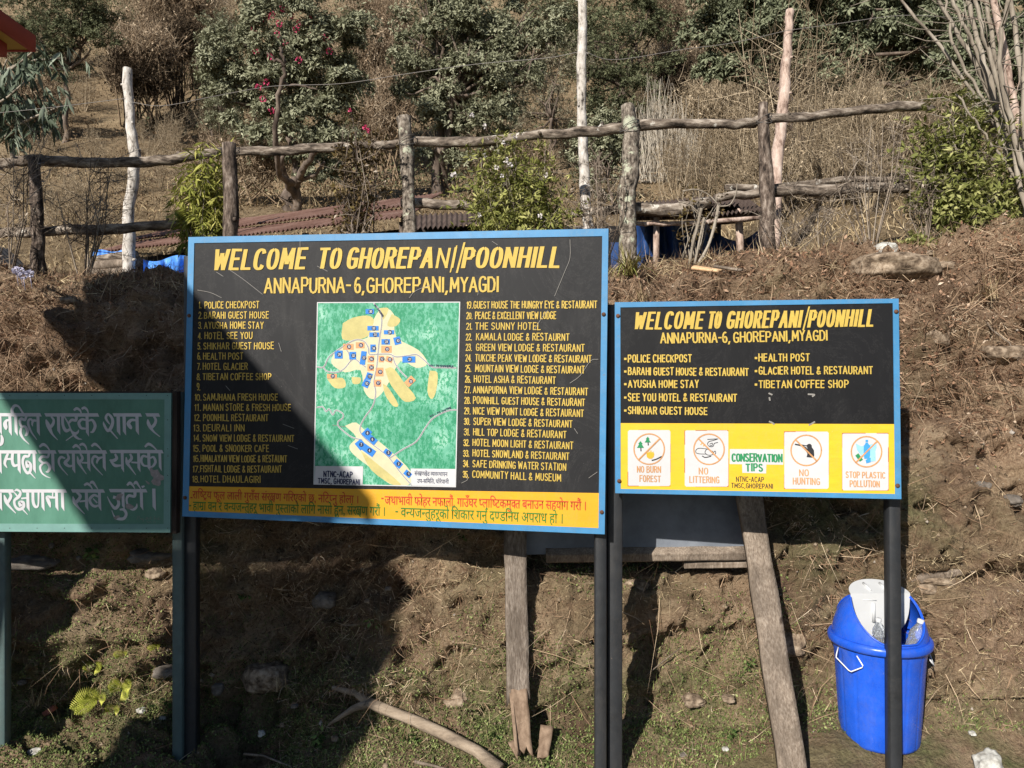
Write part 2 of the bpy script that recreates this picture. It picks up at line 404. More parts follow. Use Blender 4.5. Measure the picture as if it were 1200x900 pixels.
for ch, w, s in [
 ('A', .60, "0,0 .3,1 .6,0;.13,.33 .47,.33"), ('B', .52, "0,0 0,1 .34,1 .47,.88 .46,.66 .34,.54 0,.54;.34,.54 .5,.44 .52,.14 .38,0 0,0"),
 ('C', .50, "~.5,.80 .42,.97 .22,1 .05,.85 0,.5 .05,.15 .22,0 .42,.03 .5,.20"), ('D', .53, "0,0 0,1 .28,1 .46,.88 .53,.6 .53,.4 .46,.12 .28,0 0,0"),
 ('E', .44, ".44,1 0,1 0,0 .44,0;0,.53 .38,.53"), ('F', .44, ".44,1 0,1 0,0;0,.53 .36,.53"),
 ('G', .53, "~.5,.80 .42,.97 .22,1 .05,.85 0,.5 .05,.15 .22,0 .42,.03 .52,.14;.52,.08 .52,.46 .3,.46"), ('H', .52, "0,0 0,1;.52,0 .52,1;0,.53 .52,.53"),
 ('I', .02, "0.01,0 0.01,1"), ('J', .40, ".4,1 .4,.2 .3,.02 .12,0 0,.2"), ('K', .52, "0,0 0,1;.5,1 0,.45;.18,.6 .52,0"), ('L', .42, "0,1 0,0 .42,0"),
 ('M', .66, "0,0 .04,1 .33,.25 .62,1 .66,0"), ('N', .54, "0,0 0,1 .54,0 .54,1"), ('O', .54, "~.27,1 .07,.88 0,.5 .07,.12 .27,0 .47,.12 .54,.5 .47,.88 .27,1"),
 ('P', .50, "0,0 0,1 .34,1 .48,.88 .48,.6 .34,.47 0,.47"), ('Q', .54, "~.27,1 .07,.88 0,.5 .07,.12 .27,0 .47,.12 .54,.5 .47,.88 .27,1;.32,.25 .58,-.08"),
 ('R', .52, "0,0 0,1 .34,1 .48,.88 .48,.62 .34,.5 0,.5;.28,.5 .52,0"), ('S', .46, "~.44,.82 .34,.98 .12,.98 .01,.8 .05,.6 .38,.42 .46,.22 .34,.02 .12,.02 0,.2"),
 ('T', .50, "0,1 .5,1;.25,1 .25,0"), ('U', .52, "0,1 0,.25 .1,.04 .26,0 .42,.04 .52,.25 .52,1"), ('V', .54, "0,1 .27,0 .54,1"), ('W', .74, "0,1 .14,0 .37,.8 .6,0 .74,1"),
 ('X', .52, "0,0 .52,1;0,1 .52,0"), ('Y', .52, "0,1 .26,.5 .52,1;.26,.5 .26,0"), ('Z', .48, "0,1 .48,1 0,0 .48,0"),
 ('0', .46, "~.23,1 .05,.85 0,.5 .05,.15 .23,0 .41,.15 .46,.5 .41,.85 .23,1"), ('1', .12, "0,.8 .12,1 .12,0"), ('2', .44, "0,.8 .1,.98 .32,.98 .42,.8 .38,.6 0,0 .44,0"),
 ('3', .44, "0,.85 .12,1 .34,.98 .42,.8 .34,.56 .15,.54;.34,.54 .45,.36 .42,.12 .28,0 .1,.02 0,.16"), ('4', .48, ".36,0 .36,1 0,.3 .48,.3"),
 ('5', .44, ".42,1 .04,1 .02,.56 .28,.6 .43,.42 .42,.15 .26,0 .08,.02 0,.14"), ('6', .46, "~.4,.92 .22,1 .05,.8 0,.4 .08,.08 .25,0 .42,.1 .45,.35 .34,.54 .14,.52 .03,.36"),
 ('7', .44, "0,1 .44,1 .14,0"), ('8', .46, "~.23,.54 .06,.66 .06,.9 .23,1 .4,.9 .4,.66 .23,.54 .02,.4 .02,.1 .23,0 .44,.1 .44,.4 .23,.54"), ('9', .46, "~.43,.62 .34,.46 .12,.46 .01,.66 .06,.92 .24,1 .42,.9 .45,.6 .38,.2 .2,0 .06,.06"),
 ('&', .56, "~.56,0 .3,.38 .1,.74 .16,.96 .32,.98 .36,.78 .08,.42 0,.2 .12,.02 .32,.03 .5,.4"), ('.', .06, "0,.02 .06,.02"), (',', .1, ".08,.04 0,-.18"),
 ('-', .26, "0,.48 .26,.48"), ('/', .3, "-.02,-.12 .3,1.15"), ("'", .04, "0,1 0,.8")]: _g(ch, w, s)
def latin(mb, pl, txt, x0, x1, yb, cap, wv, wh=None, slant=0, n=.003, gap=.2, jit=.02, space=.38, ybe=None):
    """paint txt with its foot at height yb (photo coordinates) from x0 to x1; cap, wv, wh in photo pixels"""
    u0, v0 = pl.uv(x0, yb); u1, v1 = pl.uv(x1, yb if ybe is None else ybe)
    if ybe is None: v1 = v0
    ang = math.atan2(v1-v0, u1-u0)
    ua, va = pl.uv(x0, yb-cap); H_ = va-v0; sc = H_/cap
    wv *= sc; wh = wv if wh is None else wh*sc
    tot = 0; pos = []
    for ch in txt:
        if ch == ' ': tot += space; continue
        pos.append((ch, tot)); tot += GL[ch][0]+gap
    tot -= gap; W_ = math.hypot(u1-u0, v1-v0)-wv*.6
    k = W_/tot
    for ch, x in pos:
        jx, jy, js = (random.uniform(-jit, jit), random.uniform(-jit, jit), 1+random.uniform(-jit, jit)*2)
        for sm, pts in GL[ch][1]:
            pts = np.array(pts)+np.random.RandomState(hash((ch, x)) & 0xffff).uniform(-jit, jit, (len(pts), 2))*(.6 if not sm else .3)
            if sm: pts = catmull(pts, 3 if cap < 12 else 5)
            q = np.empty_like(pts); yy = (pts[:, 1]*js+jy)*H_
            q[:, 0] = (x+pts[:, 0]+jx)*k+yy*slant+wv*.3; q[:, 1] = yy
            c, s_ = math.cos(ang), math.sin(ang); rot = lambda q: np.stack([u0+q[:, 0]*c-q[:, 1]*s_, v0+q[:, 0]*s_+q[:, 1]*c], 1)
            if sm: strip(mb, pl, rot(q), wv, wh, n, ext=0, smooth=True); continue
            for a_, b_ in zip(q[:-1], q[1:]):
                dx, dy = b_-a_; NB[0] += 1; zz = n+(NB[0] % 12)*.00006
                if abs(dy) > abs(dx)*.62:
                    if dy < 0: a_, b_ = b_, a_
                    e = wh*.35; t_ = (b_-a_)/abs(dy); a_ = a_-t_*e; b_ = b_+t_*e; o_ = np.array((wv*.5, 0))
                else:
                    if dx < 0: a_, b_ = b_, a_
                    e = wv*.42; t_ = (b_-a_)/abs(dx); a_ = a_-t_*e; b_ = b_+t_*e; o_ = np.array((0, -wh*.5))
                mb.add(pl.w(rot(np.array([a_-o_, a_+o_, b_+o_, b_-o_])), zz), [(0, 1, 2, 3)])

# --- Devanagari from the letter shapes that Blender carries, half letters cut free of their stem
_dv = {}
def dev_glyph(ch, half=False):
    key = (ch, half)
    if key in _dv: return _dv[key]
    def mesh_of(s):
        c = bpy.data.curves.new('t', 'FONT'); c.body = s; c.size = 1; c.resolution_u = 3; c.offset = .008
        ob = bpy.data.objects.new('t', c); COL.objects.link(ob); bpy.context.view_layer.update()
        me = bpy.data.meshes.new_from_object(ob.evaluated_get(bpy.context.evaluated_depsgraph_get()))
        bpy.data.objects.remove(ob); bpy.data.curves.remove(c); return me
    me = mesh_of(ch); m2 = mesh_of(ch+'।।।।'); m3 = mesh_of('।।।।')
    mx = lambda m: max((v.co.x for v in m.vertices), default=0)
    adv = mx(m2)-mx(m3)
    if half:
        bm = bmesh.new(); bm.from_mesh(me); cut = mx(me)-.115 if ch not in 'कफ' else mx(me)*.62
        cut = mx(me)-.205 if ch not in 'क' else cut
        bmesh.ops.bisect_plane(bm, geom=bm.verts[:]+bm.edges[:]+bm.faces[:], plane_co=(cut, 0, 0), plane_no=(1, 0, 0), clear_outer=True)
        bm.to_mesh(me); bm.free(); adv = cut-.005
    V = np.array([v.co[:2] for v in me.vertices]).reshape(-1, 2); F = [list(p.vertices) for p in me.polygons]
    for m in (me, m2, m3): bpy.data.meshes.remove(m)
    _dv[key] = (V, F, adv); return _dv[key]
KSHA = [((200,430),(240,405),(285,440),(270,500),(205,560),(220,640),(270,680),(330,650),(325,585),(280,575)), ((300,530),(400,520)), ((320,680),(390,755)), ((390,410),(392,690)), ((290,410),(440,410))]
def devanagari(mb, pl, txt, x0, y0, x1, y1, h, n=.003):
    """[x] half letter; R reph; V, L r-strokes; K the letter ksha. (x0,y0)-(x1,y1): head line; h: head line to foot, photo px"""
    u0, v0 = pl.uv(x0, y0); u1, v1 = pl.uv(x1, y1); W_ = math.hypot(u1-u0, v1-v0); ang = math.atan2(v1-v0, u1-u0)
    ub, vb = pl.uv(x0, y0+h); hh = (v0-vb)/.62
    items = []; x = 0; i = 0
    while i < len(txt):
        c = txt[i]; half = False
        if c == '[': c = txt[i+1]; half = True; i += 1
        if c == ' ': x += .26
        elif c in 'RVLK': items.append((c, x)); x += .62 if c == 'K' else 0
        else:
            V, F, adv = dev_glyph(c, half); items.append(((V, F), x)); x += adv
        i += 1
    k = W_/x; cs, sn = math.cos(ang), math.sin(ang)
    def tr(V):
        V = np.asarray(V, float); X_ = V[:, 0]*k; Y_ = (V[:, 1]-.62)*hh
        return np.stack([u0+X_*cs-Y_*sn, v0+X_*sn+Y_*cs], 1)
    for it, x in items:
        if isinstance(it, str):
            st = {'R': [((-.06,.63),(-.13,.74),(-.06,.82),(.03,.76))], 'V': [((-.36,-.12),(-.25,.02),(-.12,-.12))], 'L': [((-.12,.16),(-.3,.02))],
                  'K': [[((a-195)/235*.6, .62-(b-410)/300*.62) for a, b in s] for s in KSHA]}[it]
            for s in st: strip(mb, pl, tr(np.array(s)+[x, 0]), .075*hh, n=n)
            continue
        V, F = it; NB[0] += 1
        W3 = pl.w(tr(V+[x, 0]), n+(NB[0] % 12)*.00006)
        tri = [[f[0], f[j], f[j+1]] for f in F for j in range(1, len(f)-1)]
        if tri: mb.add(W3, None, tri)

def m_paint(name, c, rough=.55, var=.12, dirt=.25, scale=14, spec=.35, stretch=(1, 1, 1), chip=None):
    c = tuple(x*.87 for x in c); m, nt, b = newmat(name, rough, spec)
    f = noise(nt, scale, 6, .7, stretch); f2 = noise(nt, 3.2, 5, .6)
    lo = tuple(x*(1-var) for x in c); hi = tuple(min(1, x*(1+var)) for x in c); dk = tuple(x*(1-dirt) for x in c)
    col = mixc(nt, ramp(nt, f2, [(.35, (0, 0, 0)), (.75, (1, 1, 1))]), ramp(nt, f, [(.3, lo), (.7, hi)]), dk)
    if chip:
        f3 = noise(nt, 52, 5, .75)
        col = mixc(nt, ramp(nt, f3, [(.66, (0, 0, 0)), (.70, (1, 1, 1))]), col, chip)
    nt.links.new(col, b.inputs['Base Color']); bump(nt, b, f, .08, .002)
    return m
M_BLACK = m_paint('black board paint', (.0135, .0135, .0145), .55, .25, -.25, 9, .2, (1, 6, 1))
M_BLACK2 = m_paint('fresh black board paint', (.007, .007, .008), .55, .25, -.2, 9, .2, (1, 6, 1))
M_BLUE = m_paint('blue border paint', (.055, .25, .49), .5, .14, .2, 18, .4, chip=(.16, .10, .07))
def weather(m, streak=.5, col=(.16, .15, .14)):
    nt = m.node_tree; b = nt.nodes['Principled BSDF']; src = b.inputs['Base Color'].links[0].from_socket
    a1 = ramp(nt, noise(nt, 5, 8, .75, (2.2, 2.2, .5)), [(.50, (0, 0, 0)), (.80, (streak,)*3)]); a2 = ramp(nt, noise(nt, 130, 3, .6), [(.72, (0, 0, 0)), (.76, (.8, .8, .8))]); a3 = ramp(nt, noise(nt, 2.3, 9, .8, None, dist=1.5), [(.495, (0, 0, 0)), (.5, (.5, .5, .5)), (.505, (0, 0, 0))])
    c = mixc(nt, a1, src, col); c = mixc(nt, a2, c, tuple(x*1.4 for x in col)); c = mixc(nt, a3, c, col); nt.links.new(c, b.inputs['Base Color'])
weather(M_BLACK, .30, (.075, .072, .068)); weather(M_BLACK2, .16, (.05, .048, .046))
M_YEL = m_paint('yellow lettering', (.60, .42, .075), .6, .18, .15, 60)
M_YELB = m_paint('yellow band', (.76, .38, .010), .55, .10, .12, 8, .35, (1, 7, 7))
M_YELS = m_paint('bright yellow band', (.80, .49, .02), .55, .10, .1, 8, .35, (1, 7, 7))
M_RED = m_paint('red lettering', (.56, .05, .015), .6, .3, .2, 60)
M_GRN = m_paint('green lettering', (.045, .20, .02), .6, .3, .2, 60)
M_WHITE = m_paint('white card paint', (.60, .60, .60), .6, .06, .12, 22)
M_NAVY = m_paint('navy ink', (.012, .02, .07), .6, .2, .1, 40)
M_ORG = m_paint('faded orange lettering', (.60, .30, .12), .6, .3, .2, 60)
M_OUTL = m_paint('rust red outline', (.42, .13, .05), .6, .4, .2, 60)
M_SCR = m_paint('scratch', (.28, .265, .24), .7, .2, .2, 60)
M_POST = m_paint('dark painted steel', (.022, .024, .027), .45, .3, -.4, 30, .5, chip=(.09, .07, .06))
M_POSTG = m_paint('grey green painted steel', (.10, .155, .15), .5, .2, .2, 25, .45, chip=(.05, .05, .045))
M_RUST = m_noise('rusty bolt', [(.3, (.05, .022, .012)), (.7, (.17, .08, .045))], 60, .8)

weather(M_POST, .5, (.07, .062, .055)); weather(M_POSTG, .35, (.10, .085, .07)); weather(M_BLUE, .22, (.20, .24, .26)); weather(M_YELB, .16, (.42, .30, .12)); weather(M_YELS, .14, (.50, .38, .12))
PL1 = Plane((-1.4370814, -0.57706637, 3.37304599), (0.98705806, -0.01165316, -0.15993933), (0.0144707, 0.99973578, 0.01785972))
PL2 = Plane((0.46710343*.885, -0.49335388*.885, 3.49748522*.885), (0.99038165, -0.00156453, -0.13835364), (0.00127425, 0.99955753, 0.02971739))
PL3 = Plane((-1.505-1.83, -0.650, 3.42), (.99995, 0.002, -.012), (0.004, 1, 0.012))
def frame(mb, pl, outer, inner, n0, n1):
    o = [pl.uv(*p) for p in outer]; q = [pl.uv(*p) for p in inner]
    for i in range(4):
        j = (i+1) % 4
        pl.slab(mb, [o[j], o[i], q[i], q[j]], n0, n1)
def panel(mb, pl, pts, n0, n1): pl.slab(mb, [pl.uv(*p) for p in pts][::-1], n0, n1)
def bolt(pl, px, py, parent, n=.004, r=.0085):
    mb = MB(); u, v = pl.uv(px, py)
    rings = [(1, 0), (1, .25), (.75, .55), (.35, .7)]; k = 10; V = []
    for (a, h) in rings:
        th = np.linspace(0, 2*math.pi, k, endpoint=False)
        V.append(pl.w(np.stack([u+np.cos(th)*r*a, v+np.sin(th)*r*a], 1), n+h*r))
    V = np.vstack(V); mb.add(V, [(i*k+j, i*k+(j+1) % k, (i+1)*k+(j+1) % k, (i+1)*k+j) for i in range(3) for j in range(k)])
    mb.poly(V[-k:]); part('bolt', mb, M_RUST, parent, smooth=False)
def post(mb_name, parent, px0, px1, pytop, d, m, zb=None, depth=.05, dx=0):
    """square steel tube seen from px0 to px1 at distance d"""
    x0 = (px0-600)/FPX*d; x1 = (px1-600)/FPX*d; zt = CAMZ-(pytop-450)/FPX*d; zb = H((x0+x1)/2, d)-.12 if zb is None else zb
    mb = MB(); r = .004
    prof = [(x0+r, d), (x1-r, d), (x1, d+r), (x1, d+depth-r), (x1-r, d+depth), (x0+r, d+depth), (x0, d+depth-r), (x0, d+r)]
    V = [(a+dx, b, zb) for a, b in prof]+[(a, b, zt) for a, b in prof]; k = 8
    mb.add(V, [(i, (i+1) % k, (i+1) % k+k, i+k) for i in range(k)]); mb.poly([V[i+k] for i in range(k)])
    return part('post', mb, m, parent)

# ------------------------------------------------ the large village map board
b1 = thing('village_map_board', 'large black welcome board with numbered lodge list, painted green village map and blue border', 'sign board', P(460, 893, 3.3))
mb = MB(); panel(mb, PL1, [(221.2, 278), (713, 268), (708.6, 626), (214, 605)], -.004, -.0005); part('panel', mb, M_BLACK, b1)
INN1 = [(228, 285), (705.8, 276.8), (701.3, 618.8), (221.3, 598.8)]
mb = MB(); frame(mb, PL1, [(221.2, 278), (713, 268), (708.6, 626), (214, 605)], INN1, -.03, .003); part('frame', mb, M_BLUE, b1)
mb = MB(); panel(mb, PL1, [(221.8, 569.8), (701.9, 577.8), (701.3, 618.8), (221.3, 598.8)], -.0003, .0012); part('yellow_band', mb, M_YELB, b1)
mb = MB()
for w_, a, b_, yb, ye in (('WELCOME', 250, 361, 315.5, 314.2), ('TO', 372.5, 402, 314, 313.6), ('GHOREPA', 406, 510, 313.6, 313.2), ('N', 511, 528, 313.2, 313), ('I', 529, 535, 313, 313), ('POONHILL', 541.5, 659, 313.2, 312.6)):
    latin(mb, PL1, w_, a, b_-4, yb, 22 if w_ != 'N' else 21, 5.0 if w_ not in 'NI' else 3.2, 3.0, slant=.17, n=.0022, gap=.36, jit=.008, ybe=ye); part('title_word', mb, M_YEL, b1); mb = MB()
latin(mb, PL1, '/', 535.5, 543, 316, 27, 2.4, 2, slant=.05, n=.0022, jit=0)
latin(mb, PL1, '/', 528, 534, 316, 24, 1.6, 1.4, slant=.05, n=.0022, jit=0)
part('title_slash', mb, M_YEL, b1)
mb = MB()
for w_, a, b_, yb, ye in (('ANNAPURNA-', 310, 411, 343, 342.6), ('6,', 415.5, 427, 342.6, 342.6), ('GHOREPANI,', 430, 525, 342.6, 342), ('MYAGDI', 527.5, 584, 341.8, 341.5)):
    latin(mb, PL1, w_, a, b_, yb, 16.5, 2.6, 2.1, n=.0022, gap=.24, jit=.012, ybe=ye); part('subtitle_word', mb, M_YEL, b1); mb = MB()
LEFT = [("POLICE CHECKPOST", 240, 304), ("BARAHI GUEST HOUSE", 239.5, 315), ("AYUSHA HOME STAY", 239.5, 309), ("HOTEL SEE YOU", 240, 296), ("SHIKHAR GUEST HOUSE", 239, 321), ("HEALTH POST", 238.5, 285), ("HOTEL GLACIER", 238, 290.5), ("TIBETAN COFFEE SHOP", 238, 318), ("", 0, 0), ("SAMJHANA FRESH HOUSE", 238.5, 325.5), ("MANAN STORE & FRESH HOUSE", 238.5, 341), ("POONHILL RESTAURANT", 238.5, 314.5), ("DEURALI INN", 238.5, 286.8), ("SNOW VIEW LODGE & RESTAURANT", 238, 345), ("POOL & SNOOKER CAFE", 238, 315.5), ("HIMALAYAN VIEW LODGE & RESTAUNT", 235.5, 336.5), ("FISHTAIL LODGE & RESTAURANT", 235, 330.5), ("HOTEL DHAULAGIRI", 235.5, 305.5)]
mb = MB()
for i, (t, a, b_) in enumerate(LEFT):
    yb = 361.2+i*11.98; sl_ = -.006+.0008*i
    nx = 233.3-i*.32-(2 if i > 8 else 0)
    latin(mb, PL1, '%d.' % (i+1), nx, nx+(4.2 if i < 9 else 8)-(1.5 if i in (0,) else 0), yb, 7.3, 1.05, n=.0022, jit=.03)
    if t: latin(mb, PL1, t, a, b_, yb, 7.4, 1.1, .95, n=.0022, gap=.3, jit=.025, ybe=yb+(b_-a)*sl_); 
    part('list_line', mb, M_YEL, b1); mb = MB()
RIGHT = [("GUEST HOUSE THE HUNGRY EYE & RESTAURANT", 555, 699.5), ("PEACE & EXCELLENT VIEW LODGE", 557, 651.5), ("THE SUNNY HOTEL", 557, 633.5), ("KAMALA LODGE & RESTAURNT", 558, 667), ("GREEN VIEW LODGE & RESTAURANT", 558, 685), ("TUKCHE PEAK VIEW LODGE & RESTAURANT", 557, 693), ("MOUNTAIN VIEW LODGE & RESTAURANT", 557, 685), ("HOTEL ASHA & RESTAURANT", 555.5, 651), ("ANNAPURNA VIEW LODGE & RESTAURANT", 554.5, 689), ("POONHILL GUEST HOUSE & RESTAURANT", 554.5, 685.5), ("NICE VIEW POINT LODGE & RESTAURANT", 554.5, 684), ("SUPER VIEW LODGE & RESTAURANT", 555, 670.5), ("HILL TOP LODGE & RESTAURANT", 554.5, 663.5), ("HOTEL MOON LIGHT & RESTAURANT", 554, 671.5), ("HOTEL SNOWLAND & RESTAURANT", 554, 667), ("SAFE DRINKING WATER STATION", 554, 663.5), ("COMMUNITY HALL & MUSEUM", 553.5, 657.5)]
for i, (t, a, b_) in enumerate(RIGHT):
    yb = 361.3+i*12.38; sl_ = -.003+.0028*i
    latin(mb, PL1, '%d.' % (i+19), 547-i*.28, 554-i*.28, yb, 7.3, 1.1, n=.0022, jit=.03)
    latin(mb, PL1, t, a, b_, yb, 7.8, 1.15, 1.0, n=.0022, gap=.3, jit=.025, ybe=yb+(b_-a)*sl_); 
    part('list_line', mb, M_YEL, b1); mb = MB()
mb = MB()
strip(mb, PL1, [PL1.uv(224, 583), PL1.uv(225.5, 583)], .006, n=.0022)
devanagari(mb, PL1, "राि[षटVय फूल लाली गुराँस संरKण गिरएको छ, निट[पनु होला ।", 226, 575.5, 421, 581, 8.5, .0022); part('red_sentence', mb, M_RED, b1); mb = MB()
strip(mb, PL1, [PL1.uv(447.5, 584), PL1.uv(449, 584)], .006, n=.0022)
devanagari(mb, PL1, "जथाभावी फोहर नफालौं, गाउँघर [पलाि[षटकमु[कत बनाउन सहयोग गरौं ।", 451, 581.5, 687.5, 588, 9.5, .0022)
part('red_sentence', mb, M_RED, b1)
mb = MB()
strip(mb, PL1, [PL1.uv(222.5, 592.5), PL1.uv(224, 592.5)], .006, n=.0022)
devanagari(mb, PL1, "हामLा वन र व[नयज[नतुहरू भावी पु[सताको लािग नासो हुन, संरKण गरौं ।", 226.5, 588, 452, 594.5, 9.5, .0022); part('green_sentence', mb, M_GRN, b1); mb = MB()
strip(mb, PL1, [PL1.uv(464, 599.5), PL1.uv(466, 599.5)], .006, n=.0022)
devanagari(mb, PL1, "व[नयज[नतुहरूको िशकार गनRु द[णडिनय अपराध हो ।", 470, 595, 660.5, 602.5, 10.5, .0022)
part('green_sentence', mb, M_GRN, b1)
mb = MB()
for s in ([(352, 283), (352, 300)], [(269, 316), (285, 327), (308, 345)], [(232, 340), (247, 343), (260, 349)], [(668, 281), (668, 302), (662, 318), (650, 347)], [(560, 346), (561, 340)], [(254, 319), (262, 324)], [(701, 421), (692, 423), (680, 440), (668, 449)], [(626, 387), (636, 371), (642, 364)], [(480, 349), (487, 341), (505, 334)], [(390, 498), (404, 500)], [(332, 497), (345, 502)], [(265, 452), (270, 458)], [(338, 522), (349, 526)], [(327, 402), (330, 412)], [(673, 502), (677, 508)], [(541, 566), (548, 562), (546, 557)], [(372, 312), (384, 318)], [(577, 283), (583, 287)], [(690, 560), (700, 553)]):
    strip(mb, PL1, catmull([PL1.uv(*p) for p in s], 4), .0018, n=.0026); part('scratch', mb, M_SCR, b1); mb = MB()
for p in ((222.2, 370), (217.5, 583), (707.5, 368.5), (705.2, 600)): bolt(PL1, *p, b1)
post('post', b1, 215, 229.5, 300, 3.50, M_POST); post('post', b1, 697.5, 711, 300, 3.125, M_POST)

# painted map
def map_mat():
    m, nt, b = newmat('painted map greens', .6, .3)
    f = noise(nt, 75, 4, .8, (1, 1, .55)); f2 = noise(nt, 7, 4, .6)
    base = ramp(nt, f2, [(.35, (.055, .27, .16)), (.5, (.12, .37, .25)), (.68, (.34, .56, .45))])
    dab = ramp(nt, f2, [(.3, (.012, .19, .09)), (.7, (.045, .29, .15))])
    nt.links.new(mixc(nt, ramp(nt, f, [(.47, (0, 0, 0)), (.53, (1, 1, 1))]), base, dab), b.inputs['Base Color']); return m
MQ = [(372, 354.5), (539.5, 353.8), (534.5, 570.3), (368, 567)]
mp = None
mb = MB(); panel(mb, PL1, MQ, -.0003, .0011); mp = part('map', mb, map_mat(), b1)
def part2(name, mb, m): return part(name, mb, m, mp)
def z8(x, y): return PL1.uv(360+x/3.83, 345+y/3.83)
mb = MB()
fs = [(47, 37), (685, 35), (666, 863), (31, 851)]
for i in range(4): strip(mb, PL1, [z8(*fs[i]), z8(*fs[(i+1) % 4])], .0042, n=.0016)
part2('map_border', mb, M_WHITE)
M_CREAM = m_paint('map cream', (.60, .57, .37), .6, .12, .1, 30); M_MAPY = m_paint('map yellow', (.56, .49, .19), .6, .25, .2, 30)
def blob(mb, pts, n): 
    p = catmull([z8(*q) for q in pts]+[z8(*pts[0])], 3)[:-1]; V = PL1.w(p, n); c = V.mean(0)[None]
    k = len(V); a = sum(p[i][0]*p[(i+1) % k][1]-p[(i+1) % k][0]*p[i][1] for i in range(k)); mb.poly(V if a > 0 else V[::-1])
mb = MB()
blob(mb, [(120, 265), (200, 205), (270, 195), (300, 110), (340, 60), (390, 90), (400, 190), (500, 250), (540, 310), (490, 330), (420, 300), (370, 390), (330, 450), (290, 470), (255, 430), (240, 340), (170, 350), (110, 310)], .0014); part2('map_clearing', mb, M_CREAM); mb = MB()
blob(mb, [(170, 590), (220, 575), (270, 620), (360, 690), (470, 800), (455, 855), (370, 850), (300, 790), (210, 720), (190, 680), (220, 640)], .0014)
part2('map_clearing', mb, M_CREAM)
mb = MB()
for s in ([(160, 130), (205, 105), (270, 95), (300, 115), (285, 160), (270, 190), (215, 205), (158, 200)], [(325, 62), (365, 62), (352, 100), (335, 112)], [(380, 88), (418, 112), (400, 142), (360, 140)], [(350, 335), (385, 330), (435, 395), (488, 465), (440, 482), (400, 440), (370, 395)], [(340, 400), (365, 420), (410, 495), (385, 500), (350, 450)], [(550, 342), (585, 352), (580, 430), (560, 470), (540, 435)], [(90, 380), (160, 375), (172, 415), (125, 420)], [(240, 700), (290, 740), (420, 850), (380, 852), (290, 790)], [(200, 370), (240, 375), (235, 400), (205, 400)]): blob(mb, s, .00155); part2('map_field', mb, M_MAPY); mb = MB()
M_ROAD = m_paint('map road grey', (.24, .23, .24), .6, .2, .1, 60)
roads = [[(300, 40), (330, 80), (335, 130), (325, 200), (318, 265), (312, 330), (300, 390), (308, 440), (295, 500), (260, 550), (240, 590), (240, 620), (270, 655), (330, 700), (370, 735), (420, 800), (470, 857)],
 [(45, 325), (75, 325), (100, 280), (160, 235), (215, 205), (255, 210), (275, 240), (280, 268), (318, 268), (370, 268), (400, 280), (450, 275), (490, 270), (520, 290), (560, 325), (600, 328), (668, 330)],
 [(75, 330), (90, 345), (130, 350), (165, 335), (195, 300), (215, 290), (240, 310), (262, 325)], [(165, 235), (185, 260), (195, 298)], [(385, 280), (395, 310), (420, 345), (447, 372)],
 [(245, 652), (200, 640), (160, 610), (140, 590), (140, 570), (160, 555), (160, 535), (130, 520), (115, 540), (100, 515), (85, 525), (70, 505), (45, 507)], [(370, 735), (430, 695), (490, 660), (530, 600), (560, 560), (600, 535), (640, 520), (672, 518)]]
mb = MB(); m2_ = MB()
for r_ in roads:
    q = catmull([z8(*p) for p in r_], 4); strip(m2_, PL1, q, .0062, n=.0017); strip(mb, PL1, q, .0030, n=.0023); part2('map_road_verge', m2_, M_WHITE); part2('map_road', mb, M_ROAD); mb = MB(); m2_ = MB()
mbB, mbO, mbC, mbN = MB(), MB(), MB(), MB()
HS = [(282,77,38,22,0,0,38),(296,152,50,20,0,0,33),(302,181,44,20,0,0,31),(368,170,46,18,0,0,24),(405,208,30,34,15,0,10),(353,213,38,24,0,0,23),(296,242,24,34,0,0,34),(142,270,36,36,0,0,29),(205,275,30,34,0,0,32),(252,285,24,60,-8,0,27),(278,368,26,32,-20,0,11),(265,400,30,34,-25,0,10),(457,292,58,28,0,0,21),(268,622,30,40,-45,0,8),(290,650,50,28,-40,0,6),(240,674,36,40,40,0,7),(277,700,60,32,-35,0,4),(362,710,36,24,-35,0,3),(408,760,38,28,-40,0,2),(452,805,34,24,-40,0,1),
 (185,235,46,26,0,1,30),(238,228,38,26,0,1,26),(356,246,46,30,0,1,13),(286,290,28,28,0,1,16),(333,290,22,28,0,1,12),(368,292,30,24,-20,1,15),(285,328,28,30,0,1,14),(325,348,34,38,0,1,19),(316,398,32,30,0,1,17),(462,390,44,30,45,1,20),(112,367,44,20,0,1,31)]
M_MB = m_paint('map blue', (.02, .20, .62), .6, .2, .1, 40); M_MO = m_paint('map orange', (.75, .33, .14), .6, .15, .1, 40)
for (x, y, w_, h_, an, cc, num) in HS:
    mbB, mbO, mbC, mbN = MB(), MB(), MB(), MB()
    a = math.radians(-an); c, s = math.cos(a), math.sin(a); pts = []
    for (dx, dy) in ((-w_/2, -h_/2), (w_/2, -h_/2), (w_/2, h_/2), (-w_/2, h_/2)): pts.append(z8(x+dx*c-dy*s, y+dx*s+dy*c))
    NB[0] += 1; (mbO if cc else mbB).poly(PL1.w(pts[::-1], .0025+(NB[0] % 9)*.00004))
    th = np.linspace(0, 2*math.pi, 12, endpoint=False); r = 10.5
    mbC.poly(PL1.w([z8(x+4+r*math.cos(t), y-r*math.sin(t)) for t in th], .0031+(NB[0] % 9)*.00004))
    X0, Y0_ = 360+(x+4)/3.83, 345+y/3.83
    latin(mbN, PL1, str(num), X0-(1.5 if num > 9 else .7), X0+(1.5 if num > 9 else .7), Y0_+1.3, 2.6, .5, n=.0036, jit=0)
    part2('map_house', mbO if cc else mbB, M_MO if cc else M_MB); part2('map_disc', mbC, M_NAVY); part2('map_number', mbN, M_WHITE)
mb = MB()
